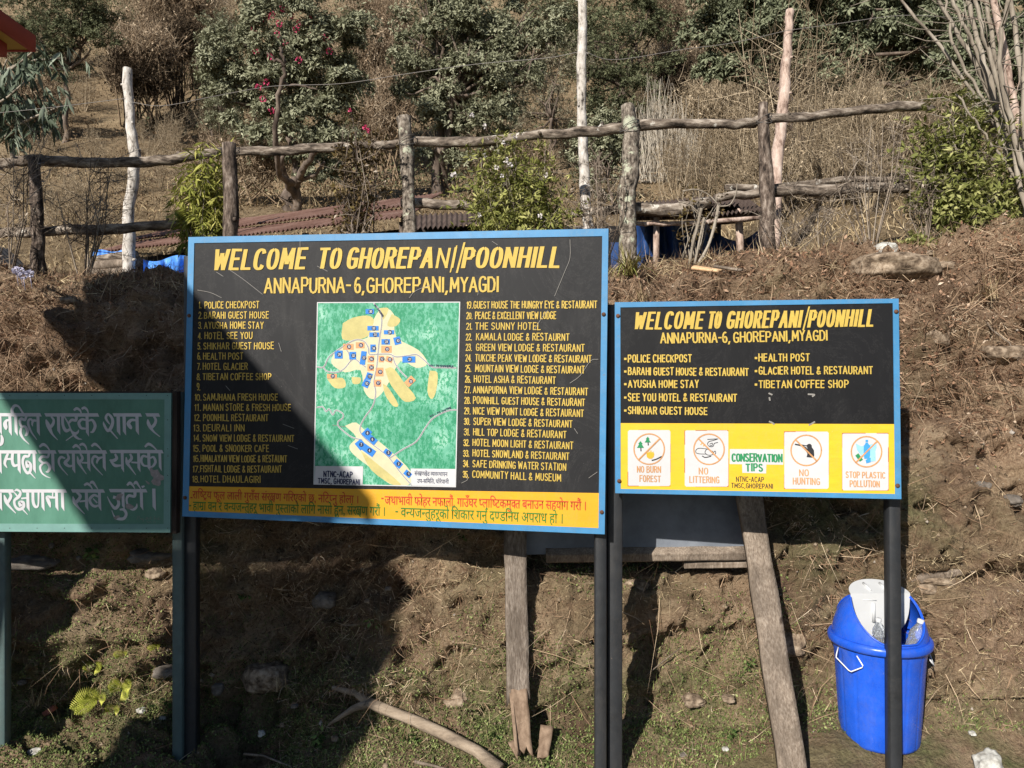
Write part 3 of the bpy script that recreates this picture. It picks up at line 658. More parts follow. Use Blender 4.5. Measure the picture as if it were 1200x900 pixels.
PL1.quad(mb, [(369.7, 546), (425.8, 546.5), (425.2, 567.6), (368.8, 566.6)], .0026); part2('name_box', mb, M_WHITE); mb = MB(); PL1.quad(mb, [(481.4, 549), (534.6, 549.5), (534.0, 569.6), (482.2, 568.6)], .0026)
part2('name_box', mb, M_WHITE)
mb = MB()
latin(mb, PL1, 'NTNC-ACAP', 379.5, 413.5, 558.3, 6.2, 1.35, n=.0031, gap=.3, jit=.02); latin(mb, PL1, 'TMSC, GHOREPANI', 373, 422, 566, 5.6, 1.2, n=.0031, gap=.3, jit=.02); part2('map_words', mb, M_NAVY); mb = MB()
devanagari(mb, PL1, "संरKणKेतL [वयव[सथापन", 486, 552.5, 524.5, 553.5, 4.4, .0031); devanagari(mb, PL1, "उप-सिमित, घोरेपानी", 489, 561.3, 526, 562.3, 4.4, .0031); part2('map_words', mb, M_NAVY); mb = MB()
latin(mb, PL1, 'WAY TO GHANDRUK', 503, 532, 429.3, 2.2, .5, n=.0031, ybe=430.5); part2('map_words', mb, M_NAVY); mb = MB(); latin(mb, PL1, 'WAY TO CHITRE', 504, 529, 489, 2.0, .5, n=.0031, ybe=478.5); part2('map_words', mb, M_NAVY); mb = MB(); latin(mb, PL1, 'WAY TO POONHILL', 438.5, 449, 357.5, 2.0, .45, n=.0031, ybe=372)
part2('map_words', mb, M_NAVY)

# ------------------------------------------------ the smaller board with conservation tips
b2 = thing('conservation_board', 'smaller black and yellow welcome board with four white no-littering style cards along its foot', 'sign board', (.98, 3.1, 0))
OUT2 = [(720.4, 354.3), (1052.8, 350), (1056, 584.8), (721, 577.8)]; INN2 = [(727, 360.3), (1046, 355.3), (1048.6, 578.8), (727.3, 572.8)]
mb = MB(); panel(mb, PL2, OUT2, -.004, -.0005); part('panel', mb, M_BLACK2, b2)
mb = MB(); frame(mb, PL2, OUT2, INN2, -.03, .003); part('frame', mb, M_BLUE, b2)
mb = MB(); panel(mb, PL2, [(727.2, 495.8), (1047.7, 497), (1048.6, 578.8), (727.3, 572.8)], -.0003, .0011); part('yellow_band', mb, M_YELS, b2)
mb = MB()
for w_, a, b_, yb, ye in (('WELCOME', 743, 826, 385, 384.4), ('TO', 829, 847, 384.3, 384), ('GHOREPANI', 851, 941, 384, 383), ('POONHILL', 946.5, 1026, 382.8, 381.6)):
    latin(mb, PL2, w_, a, b_-3.5, yb, 18.2, 3.7, 2.5, slant=.17, n=.002, gap=.42, jit=.008, ybe=ye); part('title_word', mb, M_YEL, b2); mb = MB()
latin(mb, PL2, '/', 941, 947.5, 384, 21, 1.8, 1.6, slant=.05, n=.002, jit=0)
part('title_slash', mb, M_YEL, b2)
mb = MB()
for w_, a, b_, yb, ye in (('ANNAPURNA-6,', 774, 855.5, 402, 401), ('GHOREPANI,', 859.5, 926, 401, 399.5), ('MYAGDI', 928, 969.5, 399.3, 398.5)):
    latin(mb, PL2, w_, a, b_, yb, 11.3, 1.9, 1.6, n=.002, gap=.25, jit=.015, ybe=ye); part('subtitle_word', mb, M_YEL, b2); mb = MB()
for t, a, b_, yc, ye in (("POLICE CHECKPOST", 736, 810.5, 420.2, 420), ("BARAHI GUEST HOUSE & RESTAURANT", 736, 877, 435, 436), ("AYUSHA HOME STAY", 736, 818.6, 449.8, 450), ("SEE YOU HOTEL & RESTAURANT", 736, 863.6, 465.5, 466.3), ("SHIKHAR GUEST HOUSE", 736, 828.5, 480.7, 481.8),
    ("HEALTH POST", 889, 948.5, 419.2, 418.8), ("GLACIER HOTEL & RESTAURANT", 889, 1022.6, 434.5, 433.8), ("TIBETAN COFFEE SHOP", 889, 994, 450.3, 450)):
    latin(mb, PL2, t, a, b_, yc+4.1, 8.2, 1.45, 1.25, n=.002, gap=.3, jit=.025, ybe=ye+4.1)
    strip(mb, PL2, [PL2.uv(a-3.9, yc+.4), PL2.uv(a-2.5, yc+.4)], .0085, n=.002); part('list_line', mb, M_YEL, b2); mb = MB()
cards = [((735.8, 504), (785.6, 569.5), (760.7, 526.2), 1), ((802.4, 504.4), (853.4, 570.2), (830.8, 526.4), -1), ((919, 505.8), (971, 572.8), (944.6, 527.7), -1), ((987, 507.6), (1041, 574.6), (1015.2, 529.3), 1)]
wm, om, ol = MB(), MB(), MB()
M_CK = m_paint('card ink', (.02, .02, .025), .6, .2, .1, 40); M_TREE = m_paint('card tree green', (.02, .25, .09), .6, .2, .1, 40)
M_FIRE = m_paint('card flame', (.85, .42, .03), .6, .2, .1, 40); M_LB = m_paint('card pale blue', (.30, .58, .80), .6, .15, .1, 40); M_BB = m_paint('card bottle blue', (.05, .32, .68), .6, .15, .1, 40)
ink, tg, fl, lb, bb = MB(), MB(), MB(), MB(), MB()
for ci, ((x0, y0), (x1, y1), (cx, cy), sg) in enumerate(cards):
    cd = MB(); r_ = 1.6
    panel(cd, PL2, [(x0+r_, y0), (x1-r_, y0), (x1, y0+r_), (x1, y1-r_), (x1-r_, y1), (x0+r_, y1), (x0, y1-r_), (x0, y0+r_)], .0008, .0016)
    part('tip_card', cd, M_WHITE, b2, label=('white card with trees, flame and match', 'white card with two littering hands', 'white card with hunter', 'white card with plastic bottle')[ci])
    for s in ([(x0, y0), (x1, y0)], [(x1, y0), (x1, y1)], [(x1, y1), (x0, y1)], [(x0, y1), (x0, y0)]):
        for k in range(4):
            if random.random() < .62:
                a, b_ = k/4, (k+1)/4; q = [(s[0][0]+(s[1][0]-s[0][0])*t, s[0][1]+(s[1][1]-s[0][1])*t) for t in (a, b_)]
                strip(ol, PL2, [PL2.uv(*p) for p in q], .0028, n=.0012)
    om = MB(); th = np.linspace(0, 2*math.pi, 33); R_ = 17.8
    strip(om, PL2, [PL2.uv(cx+R_*math.cos(t), cy+R_*math.sin(t)) for t in th], .0052, n=.0023)
    k = R_*.70; strip(om, PL2, [PL2.uv(cx-k, cy+k*sg), PL2.uv(cx+k, cy-k*sg)], .0055, n=.0035); part('ban_ring', om, M_ORG, b2)
part('card_outlines', ol, M_OUTL, b2)
for t, a, b_, yb, h in (('NO BURN', 746.6, 774.5, 553.2, 7), ('FOREST', 749.5, 774, 564.2, 7), ('NO', 819, 829.6, 555.4, 7), ('LITTERING', 808, 842.8, 565.2, 7), ('NO', 936.5, 947.6, 557.4, 7), ('HUNTING', 929, 960.6, 567.2, 7.2), ('STOP PLASTIC', 991, 1037, 559.5, 6.8), ('POLLUTION', 995.6, 1030.6, 570, 7)):
    om2 = MB(); latin(om2, PL2, t, a, b_, yb, h, 1.25, 1.0, n=.0023, gap=.3, jit=.02); part('card_word', om2, M_ORG, b2)
def sh(mb, pts, n=.0026): NB[0] += 1; q = [PL2.uv(*p) for p in pts]; ar = sum(q[i][0]*q[(i+1) % len(q)][1]-q[(i+1) % len(q)][0]*q[i][1] for i in range(len(q))); mb.poly(PL2.w(q if ar > 0 else q[::-1], n+(NB[0] % 12)*.00003))
def ln_(mb, pts, w=.0022, n=.0028, sm=True): q = [PL2.uv(*p) for p in pts]; strip(mb, PL2, catmull(q, 4) if sm and len(q) > 2 else q, w, n=n)
for (tx, ty, s) in ((750.5, 522.5, 1.05), (759, 516.5, .9)):
    sh(tg, [(tx, ty-5.5*s), (tx+2.6*s, ty-2.2*s), (tx+1.4*s, ty-2*s), (tx+4*s, ty+2.2*s), (tx-4*s, ty+2.2*s), (tx-1.4*s, ty-2*s), (tx-2.6*s, ty-2.2*s)]); ln_(ink, [(tx+.4, ty+2.4*s), (tx+.6, ty+5.6*s)], .004)
sh(fl, [(757.5, 532), (758, 528.5), (759.6, 530.5), (760.3, 528), (761.7, 530.3), (762.6, 526.8), (764, 530.4), (765.3, 528.6), (766.7, 532), (766, 535.5), (763.5, 537.6), (760.5, 537.5), (758, 535.6)])
ln_(ink, [(764, 539.4), (769, 538), (775, 535)], .0045)
ln_(ink, [(829, 514.8), (835, 514.5), (841, 514.2), (835, 516.2), (830.5, 517.5), (829, 520.5), (831.5, 523.2), (835.5, 522.8), (837, 519.5), (841, 518.4)]); ln_(ink, [(831.5, 520.4), (834.6, 519.2), (834.5, 521.6), (831.6, 522.3)])
ln_(ink, [(828, 526), (819, 525.2), (815.5, 527.5), (815.7, 530.5), (820, 531.8), (828, 532)]); ln_(ink, [(828, 526), (832, 527.5), (836, 530), (834, 533), (829, 533), (826, 530), (828, 526)]); ln_(ink, [(836, 530), (838, 528.5), (838.4, 531.5), (836, 533)])
ln_(ink, [(823, 534.4), (826.5, 536), (833, 534.6)], .0035); ln_(fl, [(821, 521), (823, 519)], .003); ln_(fl, [(824, 522.5), (826, 520.5)], .003)
sh(ink, [(944.8, 521.8), (947, 520.2), (949.3, 520), (951, 521.8), (951.2, 524), (953.6, 527.5), (954, 533), (953.4, 536.4), (945, 535.6), (946, 531.5), (944, 528), (942.2, 526.6), (942.6, 525.2), (946, 525.6)], .0026)
ln_(ink, [(931.8, 520.6), (939, 522.2), (944.5, 525)], .005); ln_(ink, [(938, 521), (946, 522.6)], .003)
sh(lb, [(1002.5, 519.5), (1009, 523), (1013, 522), (1013, 535), (1008, 532.5), (1004, 527)]); sh(lb, [(1019, 521), (1026.6, 519), (1027, 524), (1025.6, 528), (1026, 540), (1020, 541), (1019, 530)])
sh(bb, [(1014, 518.5), (1013.8, 520.2), (1012, 522.2), (1011.8, 533), (1012.6, 537.5), (1018.6, 537.5), (1019.4, 533), (1019.4, 522.2), (1017.2, 520), (1017, 518.5)], .003); sh(bb, [(1014, 515.4), (1017, 515.4), (1017, 517.8), (1014, 517.8)], .003); sh(bb, [(1014, 539), (1020, 536), (1020, 541.5), (1015, 543)], .003)
sh(tg, [(1002, 533.8), (1005.6, 531), (1011, 538.5), (1007.4, 541)], .003)
part('card_ink_drawings', ink, M_CK, b2); part('card_green_drawings', tg, M_TREE, b2); part('card_flame_drawing', fl, M_FIRE, b2); part('card_bag_drawing', lb, M_LB, b2); part('card_bottle_drawing', bb, M_BB, b2)
mb = MB(); PL2.quad(mb, [(855.2, 526.2), (918, 526.4), (917.8, 544.6), (855, 543.8)], .0016); PL2.quad(mb, [(869.6, 543), (898, 543.4), (897.6, 554.8), (869.8, 554)], .00175); part('heading_box', mb, M_WHITE, b2)
mb = MB(); latin(mb, PL2, 'CONSERVATION', 857.5, 916.5, 540.3, 8.6, 2.0, 1.5, n=.0023, gap=.28); latin(mb, PL2, 'TIPS', 874, 893.6, 551.8, 8.2, 1.9, 1.5, n=.0023, gap=.3, ybe=551.9); part('heading_lettering', mb, M_TREE, b2)
mb = MB(); latin(mb, PL2, 'NTNC-ACAP', 862.6, 895, 564.2, 5.6, .8, n=.0018, gap=.28, ybe=564.8); latin(mb, PL2, 'TMSC,GHOREPANI', 857, 905.5, 571.4, 5.2, .8, n=.0018, gap=.28, ybe=572.4); part('small_black_lettering', mb, M_CK, b2)
mb = MB()
for s in ([(901, 461), (904.5, 462.5)], [(901.5, 466), (902, 469)], [(947, 462), (954, 462.5), (952, 464.5)], [(901.5, 494), (905, 495.5), (907, 497)], [(948, 498), (951, 496.4), (954.4, 494.4)]): ln_(mb, s, .006, .0024)
part('torn_tape', mb, M_SCR, b2)
for p in ((724.2, 370.3), (1049.8, 365.3), (725.6, 563.6), (1051.4, 569)): bolt(PL2, *p, b2)
post('post', b2, 711.5, 729.5, 357, 3.16, M_POST, depth=.055); post('post', b2, 1040.5, 1054.5, 356, 3.015, M_POST, depth=.05, dx=.012)

# ------------------------------------------------ the green board
b3 = thing('green_sign_board', 'green board with white hand painted Nepali lettering at the left edge', 'sign board', P(100, 860, 3.45))
L3 = -300
def g3(x, y): return (x, y)
def m_green():
    m, nt, b = newmat('green board paint', .45, .4)
    f = noise(nt, 7, 6, .7, (1, 1, .4)); nt.links.new(ramp(nt, f, [(.3, (.048, .145, .10)), (.5, (.072, .20, .14)), (.75, (.105, .26, .19))]), b.inputs['Base Color']); return m
def edge3(y): return [(L3, y)]
OUT3 = [(L3, 460.2), (201, 460.6), (199.6, 624), (L3, 621)]; INN3 = [(L3+9, 467.8), (193, 468.2), (192, 614.2), (L3+9, 612.6)]
mb = MB(); panel(mb, PL3, OUT3, -.006, -.0005); part('panel', mb, m_green(), b3)
M_GFR = m_paint('pale green frame paint', (.19, .37, .33), .5, .15, .2, 20, .35, chip=(.08, .08, .07))
mb = MB(); frame(mb, PL3, OUT3, INN3, -.008, .0025); part('frame', mb, M_GFR, b3)
M_OLDW = m_noise('weathered dark timber', [(.3, (.022, .016, .013)), (.7, (.075, .055, .045))], 18, .9, .2, (1, 1, .15), .5, .004)
mb = MB(); panel(mb, PL3, [(199.8, 458.6), (206.5, 459), (205.6, 626), (198.4, 625.4)], -.045, -.0085); panel(mb, PL3, [(L3, 457.8), (199.4, 458.6), (199.0, 463), (L3, 462)], -.045, -.0085); panel(mb, PL3, [(L3, 619), (198, 621), (197.8, 625.2), (L3, 622.8)], -.045, -.0085); part('timber_backing', mb, M_OLDW, b3)
T_ = {'A': (0, 468), 'B': (100, 468), 'C': (0, 540), 'D': (100, 540)}
mb = MB()
def tx(t, p): return PL3.uv(T_[t][0]+p[0]/12, T_[t][1]+p[1]/12)
S12 = 3.42/FPX/12
def gs(t, pts):
    q = np.array([[*tx(t, p[:2]), p[2]*S12] for p in pts]); q = catmull(q, 5) if len(pts) > 2 else q
    strip(mb, PL3, q[:, :2], .001, n=.001, ext=0, widths=np.maximum(q[:, 2], .0008))
def stem(t, x, y0, y1, w):
    NB[0] += 1; mb.poly(PL3.w([tx(t, p) for p in ((x, y0), (x+w, y0), (x+w+8, y1), (x+6, y1-62))][::-1], .001+(NB[0] % 12)*.00006))
def bar(t, x0, x1, y):
    NB[0] += 1; mb.poly(PL3.w([tx(t, p) for p in ((x0, y), (x1-22, y), (x1, y+48), (x0+22, y+46))][::-1], .001+(NB[0] % 12)*.00006))
for a in (('A', -60, 590, 193), ('A', 625, 1398, 195), ('B', 385, 800, 195), ('B', 845, 1055, 195), ('A', -60, 525, 715), ('A', 530, 800, 715), ('A', 815, 1512, 715), ('B', 340, 1104, 710), ('C', -60, 210, 400), ('C', 300, 945, 400), ('C', 1000, 1478, 400), ('D', 332, 876, 396)): bar(*a)
for a in (('A', -20, 235, 500, 42), ('A', 120, 235, 515, 42), ('A', 203, 235, 515, 42), ('A', 515, 235, 515, 42), ('A', 802, 235, 500, 42), ('A', 1205, 235, 525, 42), ('B', 440, 235, 510, 48), ('B', 525, 235, 510, 44), ('B', 706, 235, 505, 44),
    ('A', -22, 755, 1050, 42), ('A', 245, 755, 1050, 42), ('A', 460, 755, 1045, 40), ('A', 722, 755, 1025, 42), ('A', 1012, 755, 1045, 42), ('A', 1225, 755, 1020, 42), ('A', 1443, 755, 1015, 42), ('B', 500, 755, 1030, 40), ('B', 730, 755, 1025, 40), ('B', 872, 755, 1020, 42), ('B', 1030, 755, 1010, 38),
    ('C', -20, 440, 705, 48), ('C', 370, 440, 715, 42), ('C', 580, 440, 710, 42), ('C', 775, 440, 710, 42), ('C', 858, 440, 710, 42), ('C', 1195, 440, 705, 42), ('C', 1380, 440, 710, 40), ('D', 510, 440, 690, 40), ('D', 768, 440, 700, 42), ('D', 942, 390, 705, 46)): stem(*a)
ST = {'A': [
 [(20,500,22),(35,560,45),(25,620,45),(-10,650,25)],
 [(150,300,28),(100,295,34),(75,340,56),(85,395,52),(90,428,14)],
 [(205,240,30),(172,160,44),(205,92,40),(260,98,28),(305,160,26),(350,235,30)],
 [(372,235,34),(352,290,34),(300,272,38),(282,320,38),(305,382,30),(350,380,34),(388,440,44),(376,495,36),(350,508,14)],
 [(302,400,32),(290,470,38),(330,550,26),(415,634,8)],
 [(515,300,28),(470,300,34),(455,345,26),(463,380,8)], [(465,305,28),(430,278,30),(400,305,34),(405,370,34),(450,470,24),(522,568,8)],
 [(720,240,24),(757,290,32),(745,350,42),(700,400,48)], [(648,282,14),(670,340,52),(700,410,52),(740,490,28),(815,572,8)],
 [(880,240,40),(888,360,40),(930,440,46),(990,420,34)], [(905,240,18),(965,340,22),(1000,430,24),(1050,505,40),(1100,550,28),(1158,562,6)],
 [(1075,235,46),(1070,295,36),(1010,290,38),(962,345,26)], [(1010,450,20),(1060,480,38),(1098,460,30),(1108,425,8)], [(1035,505,18),(930,580,12)],
 [(1210,290,28),(1155,282,34),(1112,330,42),(1142,400,36),(1210,412,26)], [(1240,305,22),(1300,292,34),(1340,370,42),(1310,450,36),(1272,462,14)],
 [(1040,155,30),(1080,128,38),(1128,155,26),(1147,205,14)], [(1150,135,30),(1190,118,36),(1228,150,26),(1245,200,14)],
 [(115,760,34),(90,820,40),(70,900,38),(103,964,10)], [(75,838,30),(185,838,30)], [(180,750,42),(175,860,42),(200,930,40),(260,920,28)],
 [(420,750,34),(405,800,30),(345,805,42),(322,880,36),(345,975,36),(390,1035,40),(430,1000,40),(432,920,44),(385,885,50),(395,960,60)], [(430,1035,22),(502,1112,8)],
 [(692,760,32),(672,812,32),(600,803,38),(562,850,36),(610,892,28),(662,892,34),(704,950,44),(680,1012,34),(645,1018,12)], [(605,900,28),(567,950,32),(590,1030,24),(650,1080,16),(715,1106,6)],
 [(555,668,28),(610,634,42),(662,662,28),(702,718,14)],
 [(920,830,22),(862,812,36),(830,860,34),(850,940,24),(957,1068,8)], [(948,760,24),(968,830,38),(920,890,50),(970,938,36),(1035,928,24)],
 [(1130,760,24),(1162,830,36),(1110,895,44)], [(1088,800,12),(1108,880,46),(1140,940,30),(1218,1052,8)], [(1150,890,22),(1235,892,24)],
 [(1025,680,26),(1070,648,40),(1118,680,24),(1137,722,12)], [(1120,645,26),(1165,628,38),(1205,660,26),(1227,718,12)],
 [(1445,812,24),(1392,832,36),(1366,880,28),(1370,905,8)], [(1385,822,28),(1332,800,36),(1300,850,34),(1320,930,26),(1447,1067,8)], [(1288,660,30),(1335,628,38),(1387,662,26),(1433,718,12)]],
 'B': [
 [(345,350,14),(292,265,36),(320,208,32),(370,250,36),(388,320,42),(362,400,48),(318,440,38),(268,360,32),(255,312,8)], [(350,432,26),(457,553,14)],
 [(720,295,28),(650,292,40),(608,340,52),(640,395,46),(648,420,14)], [(965,240,28),(992,290,36),(975,350,42),(930,400,44)], [(880,280,14),(888,335,46),(920,400,42),(970,460,24),(1052,526,10)],
 [(420,765,26),(442,830,42),(390,862,46),(342,852,18)], [(358,868,22),(420,930,42),(505,928,24)],
 [(632,765,26),(652,830,40),(590,900,44)], [(575,812,12),(590,890,46),(630,950,30),(712,1062,8)], [(650,885,22),(735,890,24)],
 [(875,808,26),(812,798,36),(788,860,36),(818,925,30),(880,938,24)], [(910,828,22),(962,812,30),(988,880,38),(950,942,30),(910,948,12)], [(840,668,26),(890,628,40),(952,660,26),(1018,725,12)]],
 'C': [
 [(130,440,24),(157,500,42),(110,592,42)], [(62,480,14),(85,555,50),(120,622,36),(227,737,10)],
 [(205,425,18),(240,408,30),(288,440,32),(270,500,46),(205,560,36),(218,640,36),(270,682,42),(332,650,42),(330,590,44),(285,590,56),(300,640,56)], [(300,530,24),(378,522,24)], [(322,682,22),(392,757,8)], [(200,440,16),(245,495,24)],
 [(465,440,40),(470,580,42),(502,645,38),(540,620,24),(545,440,28)], [(735,512,28),(668,512,44),(695,595,46),(712,655,14)], [(700,516,28),(790,516,28)], [(745,440,18),(740,520,22)],
 [(1080,440,26),(1132,500,42),(1075,585,46)], [(1028,500,14),(1050,575,48),(1100,650,30),(1192,747,8)], [(1120,572,24),(1205,562,26)],
 [(1385,505,24),(1325,482,36),(1265,540,40),(1290,612,38),(1340,640,36),(1385,625,24)], [(1310,530,16),(1370,592,22)],
 [(1185,345,28),(1228,322,38),(1272,350,26),(1302,398,12)], [(1268,315,28),(1305,298,38),(1345,350,24),(1377,398,12)]],
 'D': [
 [(310,500,8),(360,600,26),(420,667,44),(470,612,44),(452,530,36),(392,508,44)],
 [(485,685,22),(545,688,38),(577,750,38),(540,812,42),(455,812,38),(410,780,20),(373,695,8)],
 [(700,440,46),(692,500,38),(612,490,38),(582,550,30),(610,640,30),(670,682,38),(718,655,32),(728,600,8)],
 [(588,345,26),(628,312,42),(670,345,26),(697,392,12)], [(685,328,28),(716,300,38),(750,345,24),(782,395,12)], [(795,370,34),(835,355,22)]]}
for t, L_ in ST.items():
    for s in L_: gs(t, s)
part('white_lettering', mb, m_paint('white brush lettering', (.60, .60, .62), .55, .08, .1, 30), b3)
M_TORN = m_noise('torn paint patch', [(.3, (.20, .18, .17)), (.7, (.36, .33, .31))], 60, .8)
mb = MB()
for s in ([(905,110),(935,90),(960,130),(1020,120),(1060,190),(1110,215),(1118,260),(1060,280),(1065,330),(1035,355),(960,335),(925,290),(965,240),(925,200)], [(845,275),(870,285),(912,315),(900,335),(870,318)], [(455,470),(500,455),(540,475),(510,510),(490,560),(440,555),(420,530)], [(568,610),(620,600),(690,640),(670,675),(600,680),(570,655)], [(395,795),(440,770),(480,765),(490,790),(445,815),(430,835)]):
    mb = MB(); NB[0] += 1; mb.poly(PL3.w([tx('D', p) for p in s][::-1], .0016+(NB[0] % 5)*.00004)); part('torn_patch', mb, M_TORN, b3)
mb = MB()
for s in ([(725,830),(745,775),(765,785),(750,805)], [(765,825),(778,808),(790,826)], [(796,812),(800,828),(812,810)], [(816,815),(820,845),(805,850)], [(850,800),(870,795),(880,805),(868,825),(845,822),(880,798)], [(895,825),(900,805),(915,800)], [(925,780),(922,822),(935,820)], [(975,775),(970,822),(990,805),(1000,825)], [(1015,805),(1018,820)], [(1040,785),(1030,825),(1050,820),(1070,825)], [(860,862),(880,855),(895,868),(915,856),(930,866)], [(960,865),(975,855),(990,868)]):
    q = catmull([tx('D', p) for p in s], 3) if len(s) > 2 else [tx('D', p) for p in s]; strip(mb, PL3, q, .0014, n=.001)
part('signature', mb, M_SCR, b3)
mb = MB()
for x in list(range(-20, 200, 32))+[196.5]:
    for y in (463.3, 618.8):
        u, v = PL3.uv(x, y+(0 if y < 500 else .0)); th = np.linspace(0, 2*math.pi, 7)[:-1]; mb.poly(PL3.w(np.stack([u+.0022*np.cos(th), v+.0022*np.sin(th)], 1), .0032))
for y in (492, 526, 557, 587):
    u, v = PL3.uv(196.8, y); mb.poly(PL3.w(np.stack([u+.0022*np.cos(th), v+.0022*np.sin(th)], 1), .0032))
part('nail_heads', mb, M_CK, b3)
post('post', b3, 201.5, 213.2, 459.5, 3.475, M_POSTG, depth=.055); post('post', b3, -8, 5.5, 500, 3.475, M_POSTG, depth=.05)

# ================================================================== NEAR THINGS
def bark(name, stops, scale=9, st=(1, 1, .18), bs=.9, lich=None):
    m, nt, b = newmat(name, .9, .2)
    f = noise(nt, scale, 8, .7, st); f2 = noise(nt, 11, 5, .7)
    c = ramp(nt, f, stops)
    if lich: c = mixc(nt, ramp(nt, f2, [(lich[1], (0, 0, 0)), (lich[1]+.06, (1, 1, 1))]), c, lich[0])
    nt.links.new(c, b.inputs['Base Color']); bump(nt, b, f, bs, .012); return m
M_BARK = bark('dark bark', [(.38, (.02, .015, .012)), (.52, (.12, .09, .07)), (.68, (.34, .28, .23))], 42, (1, 1, .3))
M_BARKL = bark('lichened bark', [(.38, (.03, .024, .019)), (.52, (.20, .165, .13)), (.68, (.46, .41, .34))], 44, (1, 1, .5), lich=((.42, .43, .32), .56))
M_BIRCH = bark('pale birch bark', [(.36, (.05, .04, .035)), (.46, (.42, .38, .33)), (.7, (.74, .70, .65))], 24, (1, 1, .5), lich=((.10, .085, .07), .62))
M_PINKB = bark('pinkish peeled pole', [(.36, (.14, .09, .07)), (.48, (.42, .31, .25)), (.7, (.66, .54, .46))], 24, (1, 1, .4))
M_OLDLOG = bark('weathered log', [(.36, (.022, .017, .013)), (.5, (.17, .135, .105)), (.66, (.44, .38, .31))], 30, (.3, 1, 1), lich=((.60, .57, .50), .61))
M_PLANK = m_noise('grey weathered plank', [(.30, (.09, .07, .055)), (.5, (.25, .205, .165)), (.7, (.40, .345, .29))], 170, .9, .15, (1, 1, .03), .9, .006, 8)
M_PLANK2 = m_noise('tan plank', [(.30, (.12, .09, .068)), (.5, (.27, .215, .165)), (.7, (.40, .335, .27))], 150, .9, .15, (1, 1, .03), .7, .005, 8)
for m_ in (M_PLANK, M_PLANK2):
    nt_ = m_.node_tree; b_ = nt_.nodes['Principled BSDF']; src_ = b_.inputs['Base Color'].links[0].from_socket
    c_ = mixc(nt_, ramp(nt_, noise(nt_, 9, 6, .75, (1, 1, .45)), [(.42, (.7,)*3), (.62, (0, 0, 0))]), src_, (.085, .066, .05))
    c_ = mixc(nt_, ramp(nt_, noise(nt_, 16, 2, .5, (1, 1, .6)), [(.70, (0, 0, 0)), (.76, (.8,)*3)]), c_, (.05, .035, .026)); nt_.links.new(c_, b_.inputs['Base Color'])
M_SPLIT = m_noise('split orange wood', [(.3, (.12, .078, .05)), (.7, (.30, .215, .15))], 40, .85, .2, (1, 1, .1), .6, .004)
M_TWIG = m_tint('dry twigs', [(.0, (.08, .06, .045)), (.5, (.22, .175, .135)), (1, (.45, .38, .30))], .85, .15)
M_ROOT = m_tint('dry rootlets', [(.0, (.04, .024, .015)), (.3, (.16, .092, .056)), (.62, (.35, .235, .15)), (.88, (.56, .43, .29)), (1, (.72, .60, .44))], .9, .1)
M_MOSSB = m_tint('moss and small weeds', [(.0, (.04, .055, .016)), (.5, (.13, .165, .05)), (1, (.30, .34, .13))], .8, .2)
M_STRAW = m_tint('dry straw grass', [(.0, (.15, .105, .06)), (.5, (.36, .27, .155)), (1, (.60, .49, .31))], .85, .1)

# --- rootlets and moss on the bank (nobody could count them)
def sample_bank(n, zlo, zhi, dens=None, x0=-3.2, x1=3.25):
    r0 = np.searchsorted(ys, 2.6); r1 = len(ys)-2; c0 = np.searchsorted(xs, x0); c1 = np.searchsorted(xs, x1)
    ar = np.linalg.norm(np.stack([BX[r0+1:r1+1, c0:c1]-BX[r0:r1, c0:c1], BY[r0+1:r1+1, c0:c1]-BY[r0:r1, c0:c1], BZ[r0+1:r1+1, c0:c1]-BZ[r0:r1, c0:c1]], -1), axis=-1)
    zz = BZ[r0:r1, c0:c1]; w = ar*(zz > zlo)*(zz < zhi)*(BY[r0:r1, c0:c1] > 3.2)
    if dens is not None: w = w*dens(BX[r0:r1, c0:c1], BY[r0:r1, c0:c1], zz)
    w = w.ravel()/w.sum(); k = RNG.choice(len(w), n, p=w); i, j = k//(c1-c0)+r0, k % (c1-c0)+c0
    a = RNG.random((n, 1)); b = RNG.random((n, 1)); C = lambda u, v: np.stack([BX[u, v], BY[u, v], BZ[u, v]], -1)
    p = (C(i, j)*(1-a)+C(i, j+1)*a)*(1-b)+(C(i+1, j)*(1-a)+C(i+1, j+1)*a)*b; return p, N0[i, j]
mb = MB()
p, nn = sample_bank(175000, -.1, 2.6, lambda x, y, z: .16+1.2*sstep(fbm(x*2.2, z*2.6+y, 0, 3, 130), -.25, .4)+1.0*sstep(z, 1.3, 2.1))
d = RNG.normal(size=p.shape)*[1, .5, .8]+nn*.55+[0, 0, -.35]
tt = np.clip(.42+.34*fbm(p[:, 0]*3, p[:, 2]*3, p[:, 1]*3, 2, 140)+RNG.normal(size=len(p))*.22, 0, 1)
blades(mb, p-nn*.003, d, RNG.uniform(.010, .048, len(p)), RNG.uniform(.0016, .0036, len(p)), RNG.normal(size=p.shape)*.7+[0, 0, -.25], tt)
p, nn = sample_bank(4200, .15, 2.5)
d = RNG.normal(size=p.shape)*[1, .3, 1]+nn*.3+[0, 0, -.6]
blades(mb, p, d, RNG.uniform(.06, .20, len(p)), RNG.uniform(.002, .0036, len(p)), RNG.normal(size=p.shape)*.6+nn*.3, RNG.uniform(.3, .95, len(p)))
o = single('dry_rootlets', mb, M_ROOT, 'matted dry brown rootlets and pine litter hanging on the earth bank', None, loc=(0, 3.6, 0), kind='stuff')
mb = MB()
p, nn = sample_bank(52000, -.1, 1.3, lambda x, y, z: (sstep(fbm(x*2.0, y*2.2+z*2, 0, 3, 150)+.75*sstep(.75-z, 0, .6)+.1, .15, .7)+1.2*sstep(.25-z, 0, .2))*sstep(1.35-z, 0, .6))
